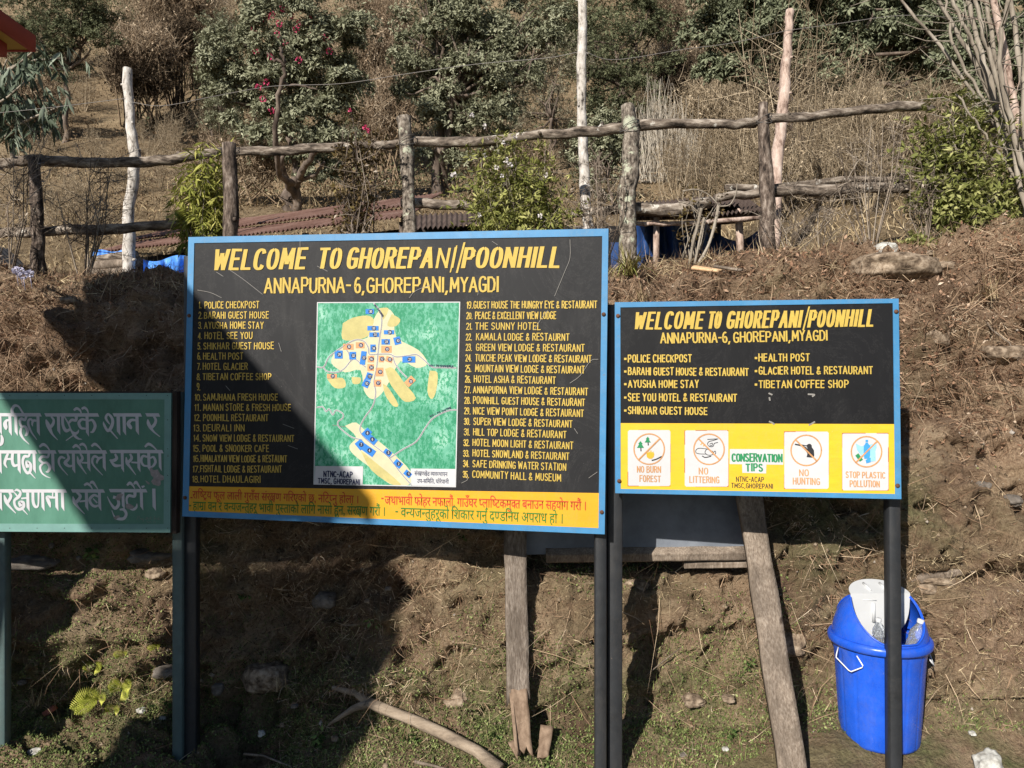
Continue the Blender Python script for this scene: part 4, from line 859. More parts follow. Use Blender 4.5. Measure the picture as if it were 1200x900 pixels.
leaves(mb, p+nn*.004, nn*.5+RNG.normal(size=p.shape)*.6+[0, 0, .5], RNG.uniform(.006, .016, len(p)), RNG.uniform(.005, .010, len(p)), tint=np.clip(RNG.normal(.5, .25, len(p)), 0, 1))
o = single('moss', mb, M_MOSSB, 'low green moss and tiny weeds on the foot of the bank', None, loc=(0, 3.6, 0), kind='stuff')
# crumbs of earth
mb = MB()
def pebbles(mb, p, r, nn):
    n = len(p); ico = unit(np.array([(1,0,0),(-1,0,0),(0,1,0),(0,-1,0),(0,0,1),(0,0,-1.0)])); F = np.array([(0,2,4),(2,1,4),(1,3,4),(3,0,4),(2,0,5),(1,2,5),(3,1,5),(0,3,5)])
    v = p[:, None]+ico[None]*r[:, None, None]*RNG.uniform(.5, 1.3, (n, 6, 1)); mb.add(v.reshape(-1, 3), None, (np.arange(n)[:, None, None]*6+F[None]).reshape(-1, 3), np.repeat(RNG.random(n), 6))
p, nn = sample_bank(8000, -.1, 2.5); pebbles(mb, p, RNG.uniform(.003, .012, len(p))*(1+1.2*(RNG.random(len(p)) > .97)), nn)
o = single('earth_crumbs', mb, m_tint('earth crumbs', [(0, (.05, .034, .022)), (.6, (.15, .11, .07)), (.95, (.26, .2, .14)), (1, (.4, .37, .33))], .95, .1), 'loose crumbs of earth and grit on the bank', None, loc=(0, 3.6, 0), kind='stuff')

# leaf litter and hanging roots of the upper bank
mb = MB(); p, nn = sample_bank(16000, 1.3, 2.7, lambda x, y, z: .3+sstep(x, .3, 1.5)+sstep(z, 1.9, 2.3))
leaves(mb, p+nn*.006, RNG.normal(size=p.shape)+nn*.3, RNG.uniform(.012, .036, len(p)), RNG.uniform(.007, .017, len(p)), tint=np.clip(RNG.normal(.45, .25, len(p)), 0, 1))
single('leaf_litter', mb, m_tint('leaf litter', [(0, (.07, .036, .022)), (.5, (.27, .155, .095)), (.85, (.42, .28, .19)), (1, (.6, .48, .36))], .8, .15), 'dry reddish brown leaf litter on the upper bank', None, loc=(0, 3.8, 1.3), kind='stuff')
mb = MB(); p, nn = sample_bank(17000, 1.45, 2.4, lambda x, y, z: sstep(fbm(x*3, z*2, 0, 2, 199), -.3, .3)+.2)
d = RNG.normal(size=p.shape)*[.5, .3, .3]+nn*.8+[0, 0, .1]
blades(mb, p, d, RNG.uniform(.05, .22, len(p)), RNG.uniform(.0022, .0042, len(p)), np.array([0, 0, -1.0])*RNG.uniform(.4, 1.1, (len(p), 1))+RNG.normal(size=p.shape)*.2, RNG.uniform(.1, .8, len(p)))
single('hanging_roots', mb, M_ROOT, 'fringe of dry roots and dead grass hanging over the upper edge of the bank', None, loc=(0, 3.9, 1.8), kind='stuff')
mb = MB(); p, nn = sample_bank(20000, .05, 1.5, lambda x, y, z: .15+sstep(fbm(x*1.6+4, z*2.2+y, 0, 3, 210), -.2, .35))
d = RNG.normal(size=p.shape)*[.9, .4, .7]+nn*.6
blades(mb, p, d, RNG.uniform(.015, .05, len(p)), RNG.uniform(.0014, .0028, len(p)), RNG.normal(size=p.shape)*.5+[0, 0, -.2], RNG.uniform(.3, 1, len(p)))
single('straw_litter', mb, M_STRAW, 'golden brown straw lying on the lower bank', None, loc=(0, 3.6, 0), kind='stuff')

mb = MB(); p, nn = sample_bank(15000, -.1, .5, lambda x, y, z: sstep(fbm(x*3, y*4+z, 0, 3, 230), -.15, .35)+.15)
blades(mb, p, RNG.normal(size=p.shape)*[.5, .5, .2]+[0, -.2, .9], RNG.uniform(.008, .032, len(p)), RNG.uniform(.0018, .0036, len(p)), RNG.normal(size=p.shape)*.4+[0, 0, -.1], np.clip(RNG.normal(.55, .25, len(p)), 0, 1))
single('short_grass', mb, m_tint('short green grass', [(0, (.06, .08, .02)), (.5, (.17, .21, .06)), (1, (.38, .38, .16))], .7, .2), 'short green grass at the foot of the bank', None, loc=(0, 3.4, 0), kind='stuff')

# --- stones
def stone_mesh(c, r, seed, rot=0.0, sub=4, rough=.34):
    bm = bmesh.new(); bmesh.ops.create_icosphere(bm, subdivisions=sub, radius=1)
    V = np.array([v.co[:] for v in bm.verts]); F = np.array([[l.vert.index for l in f.loops] for f in bm.faces]); bm.free()
    V = np.sign(V)*np.abs(V)**.72
    V0 = V.copy()
    V = V*(1+rough*fbm(V[:, 0]*1.1+seed, V[:, 1]*1.1, V[:, 2]*1.1, 3, seed))[:, None]*(1+.05*fbm(V0[:, 0]*5+seed, V0[:, 1]*5, V0[:, 2]*5, 2, seed+3))[:, None]*np.array(r)
    c_, s_ = math.cos(rot), math.sin(rot); V = np.stack([V[:, 0]*c_-V[:, 2]*s_, V[:, 1], V[:, 0]*s_+V[:, 2]*c_], 1)
    mb = MB(); mb.add(V+np.array(tuple(c)), None, F); return mb
M_STW = m_noise('pale lichened stone', [(.3, (.20, .18, .15)), (.5, (.42, .41, .37)), (.7, (.62, .62, .57))], 26, .9, .2, None, .7, .01)
M_STB = m_noise('brown earthy stone', [(.34, (.07, .05, .035)), (.5, (.22, .165, .115)), (.68, (.40, .32, .235))], 30, .95, .1, None, .8, .01)
M_STG = m_noise('grey stone', [(.3, (.08, .068, .056)), (.6, (.19, .165, .14)), (.8, (.32, .29, .25))], 22, .9, .2, None, .7, .01)
def stone(px, py, w, h, label, m, seed, dep=None, rot=0.0, name='stone', sink=.3, group=None, rough=.28):
    q = hit(px, py+h*.3); d = q.y; sx = w/FPX*d/2; sz = h/FPX*d/2
    c = Vector((P(px, py, d).x, d+(dep or sx)*sink, P(px, py, d).z))
    return single(name, stone_mesh(c, (sx, dep or sx*.9, sz), seed, rot, rough=rough), m, label, 'stone', group=group, smooth=False)
stone(1036, 294, 31, 18, 'pale white and grey stone on the crest of the bank right of the fence', M_STW, 3, rot=.35, rough=.18)
stone(1053, 314, 92, 32, 'broad earthy brown boulder sunk in the bank crest under the white stone', M_STB, 6, rot=-.04, dep=.2, sink=.3, rough=.13)
stone(1078, 297, 34, 9, 'flat tan stone lying on top of the broad boulder', M_STB, 8, rot=-.05)
stone(1107, 312, 26, 14, 'small tan stone at the crest right of the wood chip', M_STB, 9)
stone(1160, 897, 30, 30, 'pale pointed rock at the bottom right corner of the picture', M_STW, 14, rot=.5, sink=0)
stone(538, 822, 30, 24, 'pale tan stone set in the bank foot left of the split plank', M_STB, 16)
stone(41, 883, 16, 9, 'white stone on the mossy ground at the lower left corner', M_STW, 17)
stone(310, 800, 52, 36, 'large grey brown rock in the shaded foot of the bank', M_STB, 18, sink=.6)
stone(380, 705, 26, 17, 'grey rock in the shaded bank below the map board, right one', M_STG, 19, sink=.5)
stone(255, 808, 14, 12, 'small grey stone beside the foot of the dark post', M_STG, 20)
stone(170, 655, 50, 18, 'flat shaded rock just under the green board', M_STG, 21, sink=.6)
stone(30, 661, 60, 16, 'long pale ledge rock under the left end of the green board', M_STG, 22, sink=.6)
stone(62, 770, 90, 44, 'big shaded rock left of the yellow ferns', M_STB, 23, sink=.7, rot=.25)
stone(930, 757, 34, 26, 'rounded earthy stone in the bank right of the long plank', M_STB, 24, sink=.6)
stone(748, 690, 34, 22, 'tan stone below the sill board between the posts', M_STB, 25, sink=.5)
stone(1085, 690, 40, 14, 'flat layered tan rock in the bank above the bin lid', M_STB, 26, sink=.5, rot=-.06, rough=.15)
stone(1100, 680, 60, 10, 'thin tan slab of rock above the layered rock', M_STB, 27, sink=.5, rot=-.05, rough=.12)
stone(690, 735, 22, 14, 'small brown stone in the bank beside the steel post', M_STB, 28, sink=.4)
stone(165, 833, 10, 7, 'little pale stone on the sunlit moss', M_STW, 29)
stone(1180, 415, 44, 22, 'brown rock under an overhang at the right edge', M_STB, 31, sink=.6)
stone(1102, 395, 26, 18, 'earthy lump beside the upper right corner of the smaller board', M_STB, 33, sink=.6)
# loose pebbles on the ground
for i, (px, py) in enumerate(((60, 640), (190, 842), (330, 850), (345, 828), (306, 860), (392, 866), (640, 815), (560, 880), (500, 845), (800, 885), (850, 878), (430, 705), (455, 690), (705, 860), (120, 870), (25, 800), (1140, 860))):
    stone(px, py, random.uniform(5, 9), random.uniform(4, 6), 'small loose grey or tan pebble lying on the foot of the bank', (M_STG, M_STW, M_STB)[i % 3], 50+i, group='loose pebbles at the foot of the bank', name='pebble')
rs = random.Random(3)
for i in range(24):
    px, py = rs.uniform(0, 1195), rs.uniform(345, 860)
    s_ = rs.uniform(6, 17); stone(px, py, s_*rs.uniform(1, 1.7), s_*rs.uniform(.6, .9), 'small earthy stone stuck in the face of the bank', (M_STB, M_STB, M_STG)[i % 3], 90+i, group='small stones stuck in the bank face', name='bank_stone', sink=.45)
q = hit(59, 835); mb = MB(); a = Vector((.5, 0, .32)).normalized()
bx = np.array([(-.028, -.02, -.012), (.028, -.02, -.012), (.024, .02, -.012), (-.03, .018, -.012), (-.026, -.02, .014), (.03, -.018, .010), (.02, .02, .014), (-.03, .02, .012)])
c_, s_ = math.cos(.6), math.sin(.6); bx = np.stack([bx[:, 0]*c_-bx[:, 2]*s_, bx[:, 1], bx[:, 0]*s_+bx[:, 2]*c_], 1)
mb.add(bx+np.array(q)+[0, 0, .01], [(0,3,2,1),(4,5,6,7),(0,1,5,4),(1,2,6,5),(2,3,7,6),(3,0,4,7)])
single('brick_fragment', mb, m_noise('broken brick', [(.3, (.30, .08, .05)), (.7, (.46, .17, .11))], 30, .9), 'broken red brick fragment on the ground below the green board', 'brick')

# --- planks leaning on the bank
def plank_mesh(a, b, wdt, thk, seed=0, ragged=0.0, nseg=26, ncross=7, side=None, taper=1.0):
    a = np.array(tuple(a), float); b = np.array(tuple(b), float); L = np.linalg.norm(b-a); t = (b-a)/L
    s = np.array((1.0, 0, 0)) if side is None else np.array(side, float); s = s-t*s.dot(t); s /= np.linalg.norm(s); n = np.cross(s, t); 
    if n[1] > 0: n = -n
    mb = MB(); rows = []
    for k in range(nseg+1):
        f = k/nseg
        for j in range(ncross):
            g = j/(ncross-1)-.5
            e = ragged*vnoise(j*1.7+seed, 3.3, 0, seed) if k == nseg else 0
            w_ = wdt*(1-(1-taper)*f)
            edge = .04*wdt*vnoise(f*9, 1.0*(j > 2), seed, seed) if j in (0, ncross-1) else 0
            rows.append(a+t*(L*f+e)+s*(g*w_+edge)+n*(.0018*vnoise(g*9+seed, f*3, 0, 4)))
    F = np.array(rows); B = F-n*thk; V = np.vstack([F, B]); N_ = len(F); q = []
    for k in range(nseg):
        for j in range(ncross-1):
            i = k*ncross+j; q += [(i, i+1, i+ncross+1, i+ncross), (i+N_, i+ncross+N_, i+ncross+1+N_, i+1+N_)]
        for j in (0, ncross-1):
            i = k*ncross+j; q.append((i, i+ncross, i+ncross+N_, i+N_) if j == 0 else (i, i+N_, i+ncross+N_, i+ncross))
    for j in range(ncross-1):
        q.append((j, j+N_, j+1+N_, j+1)); i = nseg*ncross+j; q.append((i, i+1, i+1+N_, i+N_))
    mb.add(V, q); return mb
single('plank', plank_mesh(P(603, 560, 3.50), P(607, 820, 3.34), .098, .03, 3, .05, side=(1, .1, 0)), M_PLANK, 'grey split plank leaning on the bank below the map board', 'plank')
qb = P(614, 882, 3.22)
single('broken_plank', plank_mesh(P(607.5, 800, 3.362), qb, .07, .022, 5, .03, nseg=10, side=(1, .1, 0)), M_SPLIT, 'splintered orange brown lower end of the split plank', 'plank')
single('wood_splinter', plank_mesh(P(599, 812, 3.34), P(606, 884, 3.20), .014, .012, 6, .02, nseg=6, ncross=4, side=(1, .1, 0)), M_SPLIT, 'thin upright splinter at the left of the split plank foot', 'splinter')
single('wood_chunk', plank_mesh(P(641, 850, 3.32), P(636, 885, 3.23), .055, .02, 8, .03, nseg=6, ncross=5, side=(1, -.2, 0), taper=.8), M_SPLIT, 'short broken orange wood chunk right of the split plank foot', 'wood chunk')
single('wood_chip', plank_mesh(P(599, 868, 3.28), P(608, 884, 3.22), .03, .012, 9, .02, nseg=5, ncross=4, side=(1, .3, .3)), M_SPLIT, 'flat orange wood chip at the left of the split plank foot', 'wood chip')
single('plank', plank_mesh(P(872, 540, 3.50), P(934, 925, 2.98), .108, .035, 12, 0, side=(1, .05, .12), nseg=30), M_PLANK2, 'long tan plank leaning on the bank between the two posts of the smaller board', 'plank')
# chip standing on the crest, boards on the crest and in the bank
single('wood_chip', plank_mesh(P(1101, 302, 4.33), P(1092, 334, 4.24), .05, .012, 15, .0, nseg=5, ncross=4, side=(1, .1, 0), taper=.15), m_noise('fresh wood', [(.3, (.42, .26, .16)), (.7, (.62, .44, .30))], 30, .8), 'pointed orange wood chip standing on the crest right of the boulder', 'wood chip')
single('wood_offcut', plank_mesh(hit(812, 316, 3.9)+Vector((0, 0, .02)), hit(842, 321, 3.9)+Vector((0, -.02, .02)), .05, .015, 16, .02, nseg=5, ncross=4, side=(.1, 1, .5), taper=.5), m_noise('cut wood', [(.3, (.5, .30, .15)), (.7, (.72, .5, .3))], 30, .8), 'orange wood offcut lying on the bank crest below the tarp', 'wood offcut')
single('wood_offcut', plank_mesh(hit(838, 314, 3.9)+Vector((0, .02, .02)), hit(870, 319, 3.9)+Vector((0, 0, .015)), .02, .012, 17, .02, nseg=5, ncross=4, side=(.1, 1, .5)), M_PLANK2, 'thin pale stick of wood lying right of the orange offcut', 'wood offcut')
# sill boards and the dark sheet
single('timber_board', plank_mesh(P(640, 655, 3.49), P(878, 652, 3.47), .042, .16, 21, 0, side=(0, -.35, 1), nseg=24), M_PLANK2, 'grey horizontal board carrying the dark metal sheet behind the boards', 'board')
single('timber_board', plank_mesh(P(802, 663, 3.51), P(884, 662, 3.49), .028, .1, 22, .0, side=(0, -.2, 1), nseg=12), M_PLANK2, 'shorter board under the right end of the sill board', 'board')
mb = MB(); a = [P(612, 650, 3.535), P(882, 645, 3.51), P(884, 500, 3.60), P(612, 500, 3.62)]; nb = 14
A_ = np.array([a[0]+(a[1]-a[0])*(i/nb)+(a[3]-a[0])*(j/8) for j in range(9) for i in range(nb+1)])
A_[:, 1] += .006*vnoise(A_[:, 0]*5, A_[:, 2]*5, 0, 7); B_ = A_+[0, .004, 0]; mb.add(np.vstack([A_, B_]), np.vstack([grid_faces(9, nb+1), grid_faces(9, nb+1)[:, ::-1]+len(A_)]))
single('metal_sheet', mb, m_noise('slate grey sheet', [(.3, (.085, .095, .11)), (.55, (.14, .155, .18)), (.8, (.20, .215, .24))], 6, .5, .4, None, .1, .002), 'slate grey metal sheet leaning on the bank behind the two boards', 'metal sheet')
mb = MB(); a = hit(1064, 684)+Vector((0, -.03, .01)); b_ = hit(1150, 664)+Vector((0, -.02, 0))
single('timber_board', plank_mesh(a, b_, .03, .05, 23, .02, side=(0, -.3, 1), nseg=10, ncross=5), M_PLANK2, 'old narrow slat embedded level in the bank right of the bin lid', 'board')

# --- forked branch on the ground
mb = MB()
pts = [(586, 908, .03), (560, 888, .035), (520, 868, .04), (485, 853, .045), (455, 843, .05), (432, 836, .055)]
bp = [Vector((hit(x, y).x, hit(x, y).y-.02, hit(x, y).z+h)) for x, y, h in pts]
mb.tube(bp, [.028, .026, .024, .024, .025, .024], 10, .25, 3)
k1 = [bp[-1], hit(418, 826)+Vector((0, -.02, .06)), hit(391, 822)+Vector((0, -.02, .07))]; k2 = [bp[-1], hit(415, 841)+Vector((0, -.02, .05)), hit(387, 852)+Vector((0, -.02, .02))]
mb.tube(k1, [.022, .017, .010], 8, .25, 5); mb.tube(k2, [.022, .014, .007], 8, .25, 6)
single('fallen_branch', mb, bark('bare dead branch', [(.3, (.10, .075, .055)), (.5, (.28, .22, .16)), (.75, (.46, .38, .29))], 14, (.3, 1, 1)), 'forked dead branch lying on the ground below the map board', 'branch', smooth=True)
def stick(pts, r, label, off=.012, m=None):
    mb = MB(); mb.tube([hit(x, y)+Vector((0, -off, off*.6)) for x, y in pts], np.linspace(r, r*.6, len(pts)), 6, .2, 9)
    single('stick', mb, m or M_PLANK2, label, 'stick')
stick([(287, 884), (310, 886), (342, 899)], .006, 'thin stick on the ground right of the dark post'); stick([(757, 792), (778, 775), (797, 760)], .003, 'pale straw stick poking from the bank between the posts', .03)
stick([(796, 700), (810, 708), (822, 713)], .003, 'tiny pale stick lodged in the bank under the sill', .02); stick([(486, 893), (505, 897), (540, 906)], .008, 'short brown stick beside the forked branch')
stick([(1128, 702), (1138, 712), (1140, 730), (1150, 745)], .003, 'bent root hanging on the bank right of the bin', .02); stick([(1150, 375), (1160, 390), (1180, 405), (1190, 425)], .005, 'pale root curling down the upper right bank', .02)

# --- blue swing-lid bin
bc = Vector(((1030.5-600)/FPX*3.24, 3.24, CAMZ-(886-450)/FPX*3.09)); BS = .80
M_BIN = newmat('blue bin plastic', .28, .5)[0]; M_BIN.node_tree.nodes['Principled BSDF'].inputs['Base Color'].default_value = (.006, .055, .60, 1)
_nt = M_BIN.node_tree; _b = _nt.nodes['Principled BSDF']; _f = noise(_nt, 9, 6, .7); _c = mixc(_nt, ramp(_nt, noise(_nt, 5, 9, .8, (1, 1, .6)), [(.48, (0, 0, 0)), (.75, (.34,)*3)]), ramp(_nt, _f, [(.3, (.010, .075, .50)), (.7, (.018, .11, .66))]), (.16, .17, .22)); _nt.links.new(mixc(_nt, ramp(_nt, noise(_nt, 70, 4, .7, (1, 1, .3)), [(.68, (0, 0, 0)), (.74, (.5,)*3)]), _c, (.25, .30, .45)), _b.inputs['Base Color']); _nt.links.new(ramp(_nt, noise(_nt, 30, 5, .7), [(.4, (.22,)*3), (.7, (.45,)*3)]), _b.inputs['Roughness'])
M_BINW = m_paint('white bin flap', (.66, .67, .67), .35, .05, .08, 12, .5)
b4 = thing('waste_bin', 'blue plastic bin with white swing flap standing behind the right post', 'bin', bc); b4.scale = (BS,)*3
def revolve(mb, prof, n=64, fn=None, tint=None, closed=False, keep=None):
    th = np.linspace(0, 2*math.pi, n, endpoint=False); V = []
    for r, z in prof:
        rr = r*(np.ones(n) if fn is None else fn(th, z)); V.append(np.stack([rr*np.cos(th), rr*np.sin(th), np.full(n, z)], 1))
    V = np.vstack(V); k = len(prof); q = [(i*n+j, i*n+(j+1) % n, (i+1)*n+(j+1) % n, (i+1)*n+j) for i in range(k-1) for j in range(n)]
    if keep is not None: q = [f for f in q if all(keep(V[i]) for i in f)]
    mb.add(V, q)
mb = MB()
ribs = lambda th, z: 1-.022*np.exp(-((((th*16/(2*math.pi)) % 1)-.5)/.035)**2)
S_ = 1.0
revolve(mb, [(0.001, .0), (.175, .0), (.188, .006), (.193, .02), (.205, .20), (.216, .38), (.222, .46), (.226, .475), (.228, .515)], 168, ribs); part('body', mb, M_BIN, b4, True, local=True)
mb = MB()
revolve(mb, [(.225, .505), (.246, .507), (.252, .516), (.253, .535), (.247, .548), (.236, .553), (.230, .548)], 96); part('rim', mb, M_BIN, b4, True, local=True)
prof = [(.232, .545)]+[(.232-.085*((t)**1.7), .545+.215*t) for t in np.linspace(0.05, 1, 60)]
HC = lambda y: .752-.185*min(1, abs(y)/.215)**1.15
mb = MB(); th = np.linspace(0, 2*math.pi, 180, endpoint=False)
V = []; 
for t in np.linspace(0, 1, 24):
    for a in th:
        # height of the cut edge at this angle, found along the dome's own profile
        lo, hi = 0.0, 1.0
        for _ in range(14):
            m_ = (lo+hi)/2; r = .232-.085*m_**1.7; z = .545+.215*m_
            if z < HC(r*math.sin(a)): lo = m_
            else: hi = m_
        tt_ = t*lo; r = .232-.085*tt_**1.7; V.append((r*math.cos(a), r*math.sin(a), .545+.215*tt_))
V = np.array(V); n_ = 180; q = [(i*n_+j, i*n_+(j+1) % n_, (i+1)*n_+(j+1) % n_, (i+1)*n_+j) for i in range(23) for j in range(n_)]
W = V.copy(); W[:, :2] *= (1-.007/np.linalg.norm(W[:, :2], axis=1))[:, None]; o_ = len(V)
# turned lip round the opening
q += [(a+o_, d_+o_, c+o_, b_+o_) for a, b_, c, d_ in q[:]]; q += [(23*n_+j, 23*n_+(j+1) % n_, 23*n_+(j+1) % n_+o_, 23*n_+j+o_) for j in range(n_)]
mb.add(np.vstack([V, W]), q); hood = part('hood', mb, M_BIN, b4, True, local=True)
mb = MB(); L_ = V[23*n_:]; Lp = np.vstack([L_*[1.012, 1.012, 1], L_[:1]*[1.012, 1.012, 1]]); mb.tube(Lp, .0045, 6, cap=False); part('lip', mb, M_BIN, hood, True, local=True)
# flap: two plates meeting at the hinge line
def plate(mb, shape, M, thk=.004, ribs_=()):
    f = [M(x, y, 0) for x, y in shape]; g = [M(x, y, -thk) for x, y in shape]; k = len(f)
    mb.poly(f); mb.poly(g[::-1]); [mb.poly([g[i], g[(i+1) % k], f[(i+1) % k], f[i]]) for i in range(k)]
aL = [(-.155*math.cos(t), -.235*abs(math.sin(t))**.55) for t in np.linspace(0, math.pi, 26)]   # hanging front half
aU = [(.156*math.cos(t), .165*math.sin(t)) for t in np.linspace(0, math.pi, 26)]     # raised rear half
hz = .765; la = math.radians(-6); ua_ = math.radians(52)
ML = lambda x, y, n: (x, -n*math.cos(la)-y*math.sin(la)*-1*0+.0+-y*.06-.012, hz+y)
MU = lambda x, y, n: (x, y*math.sin(ua_)*.95+.0-n*math.cos(ua_)-.012, hz+y*math.cos(ua_)*.44+n*math.sin(ua_))
mb = MB(); plate(mb, aL, ML); flap = part('flap', mb, M_BINW, b4, False, local=True)
mb = MB(); plate(mb, aU, MU); part('flap_top', mb, M_BINW, b4, False, local=True)
mb = MB()
for x in (-.048, .038):
    mb.tube([MU(x+.006, .03, .002), MU(x, .07, .004), MU(x-.004, .115, .002)], [.006, .009, .006], 8)
mb.tube([ML(-.035, -.05, .004), ML(-.033, -.15, .004)], [.007, .009], 8); mb.tube([ML(-.09, -.035, .0), ML(-.02, -.037, .0)], [.003, .003], 6)
part('flap_rib', mb, M_BINW, b4, True, local=True)
mb = MB(); wp = [(-.217, -.055, .475), (-.252, -.095, .445), (-.225, -.155, .40), (-.155, -.205, .43), (-.150, -.175, .475)]
wp = [(-.228, -.03, .49), (-.248, -.055, .46), (-.252, -.06, .448), (-.215, -.125, .405), (-.207, -.135, .402), (-.165, -.168, .435), (-.163, -.168, .445), (-.182, -.142, .485)]
mb.tube(wp, .0032, 8); part('handle', mb, newmat('white coated wire', .4, .5)[0], b4, True, local=True); bpy.data.materials['white coated wire'].node_tree.nodes['Principled BSDF'].inputs['Base Color'].default_value = (.7, .7, .7, 1)
mb = MB(); mb.tube([(.228, .0, .49), (.25, -.03, .45), (.243, -.08, .41), (.215, -.085, .45)], .0032, 8); part('handle', mb, bpy.data.materials['white coated wire'], b4, True, local=True)
# bottles inside
gm, gnt, gb = newmat('clear plastic', .12, .5); gb.inputs['Transmission Weight'].default_value = .85; gb.inputs['Base Color'].default_value = (.85, .88, .9, 1); gb.inputs['IOR'].default_value = 1.15
for (dx, dy, dz, tl, lab, sc_) in ((-.05, -.10, .475, (-.05, .08), 'clear plastic bottle with white cap poking up inside the bin', 1.0), (.10, -.10, .45, (.25, .1), 'clear plastic bottle leaning at the right inside the bin', 1.15)):
    bt = thing('plastic_bottle', lab, 'bottle', bc+Vector((dx, dy, dz))*BS); bt.scale = (BS,)*3; bt.rotation_euler = (tl[1], tl[0], 0)
    mb = MB(); revolve(mb, [(.001, 0), (.026, 0), (.030, .01), (.030, .09), (.027, .10), (.030, .11), (.028, .135), (.016, .16), (.012, .17), (.012, .178)], 24); mb.v = [v*sc_ for v in mb.v]; part('bottle_body', mb, gm, bt, True, local=True)
    mb = MB(); revolve(mb, [(.014, .176), (.0145, .19), (.012, .193), (.0005, .193)], 20); mb.v = [v*sc_ for v in mb.v]; part('cap', mb, M_BINW, bt, True, local=True)

# ================================================================== FENCE
fe = thing('rail_fence', 'rustic log fence of upright posts and round rails along the top of the bank', 'fence', (0, 4.9, 2.3))
def wlog(pp, rr, m, parent, name, n=12, rough=.16, seed=1, sub=5, wob=.0035, label=None):
    q = catmull([tuple(p) for p in pp], sub) if len(pp) > 2 else np.array([np.array(tuple(pp[0]))+(np.array(tuple(pp[1]))-np.array(tuple(pp[0])))*t for t in np.linspace(0, 1, 9)])
    q[1:-1] += RNG.normal(size=(len(q)-2, 3))*wob; r = np.interp(np.linspace(0, 1, len(q)), np.linspace(0, 1, len(rr)), rr)*(1.08 if name == 'rail' else 1.10)
    mb = MB(); mb.tube(q, r, n, rough, seed)
    for _ in range(max(1, len(q)//7)):                  # knots and stubs
        k = random.randrange(1, len(q)-1); dv = np.array([random.uniform(-1, 1), random.uniform(-.8, 0), random.uniform(-.3, 1)]); dv /= np.linalg.norm(dv)
        mb.tube([q[k], q[k]+dv*r[k]*random.uniform(1.3, 1.9)], [r[k]*.45, r[k]*.3], 7, .2, k)
    return part(name, mb, m, parent, True, label=label)
wlog([P(41, 186, 4.75), P(43, 250, 4.72), P(46, 335, 4.7)], [.030, .032, .042], M_BARK, fe, 'post', seed=1)
wlog([P(268, 168, 4.50), P(270, 230, 4.48), P(270, 300, 4.46), P(270, 330, 4.46)], [.033, .038, .04, .04], M_BARK, fe, 'post', seed=2)
wlog([P(473, 137, 4.8), P(478, 200, 4.78), P(481, 300, 4.7)], [.040, .036, .036], M_BARKL, fe, 'post', seed=3)
wlog([P(736, 124, 4.62), P(739, 180, 4.6), P(735, 250, 4.57), P(736, 318, 4.55)], [.040, .048, .046, .052], M_BARKL, fe, 'post', seed=4, rough=.25)
wlog([P(894, 121, 4.7), P(897, 200, 4.68), P(901, 310, 4.65)], [.026, .036, .044], M_BARK, fe, 'post', seed=5)
wlog([P(-60, 200, 4.85), P(0, 192, 4.8), P(45, 188, 4.83), P(130, 191, 4.85), P(200, 186, 4.86), P(262, 177, 4.9)], [.03, .03, .032, .030, .03, .026], M_OLDLOG, fe, 'rail', seed=6)
wlog([P(276, 178, 4.93), P(340, 176, 4.9), P(400, 171, 4.88), P(440, 171, 4.86), P(474, 167, 4.87)], [.026, .028, .025, .024, .024], M_OLDLOG, fe, 'rail', seed=7)
wlog([P(476, 166, 4.84), P(550, 166, 4.8), P(620, 159, 4.75), P(690, 154, 4.7), P(736, 149, 4.68)], [.027, .030, .026, .030, .03], M_OLDLOG, fe, 'rail', seed=8)
wlog([P(738, 148, 4.69), P(800, 144, 4.7), P(860, 146, 4.73), P(895, 141, 4.76)], [.030, .026, .027, .027], M_OLDLOG, fe, 'rail', seed=9)
wlog([P(897, 140, 4.76), P(950, 136, 4.8), P(1000, 130, 4.85), P(1060, 124, 4.9), P(1094, 128, 4.93)], [.029, .026, .025, .030, .018], M_OLDLOG, fe, 'rail', seed=10)
wlog([P(-60, 278, 4.85), P(0, 273, 4.82), P(45, 272, 4.8), P(130, 268, 4.85), P(200, 264, 4.86), P(270, 263, 4.9)], [.028, .028, .03, .03, .026, .024], M_OLDLOG, fe, 'rail', seed=11)
wlog([P(470, 238, 4.86), P(520, 240, 4.84), P(575, 244, 4.84)], [.028, .03, .026], M_OLDLOG, fe, 'rail', seed=12)
wlog([P(670, 252, 4.72), P(700, 248, 4.7), P(745, 244, 4.68), P(790, 245, 4.68), P(832, 237, 4.7)], [.02, .022, .034, .036, .03], M_OLDLOG, fe, 'rail', seed=13)
wlog([P(838, 232, 4.72), P(895, 226, 4.75), P(960, 223, 4.78), P(1020, 219, 4.8), P(1062, 222, 4.84)], [.022, .028, .034, .03, .028], M_OLDLOG, fe, 'rail', seed=14)
wlog([P(850, 220, 4.85), P(920, 218, 4.87), P(1000, 210, 4.9), P(1060, 212, 4.92)], [.018, .02, .02, .018], M_OLDLOG, fe, 'rail', seed=15)
wlog([P(745, 262, 4.74), P(800, 262, 4.75), P(890, 255, 4.8)], [.012, .014, .012], M_PINKB, fe, 'rail', seed=16)
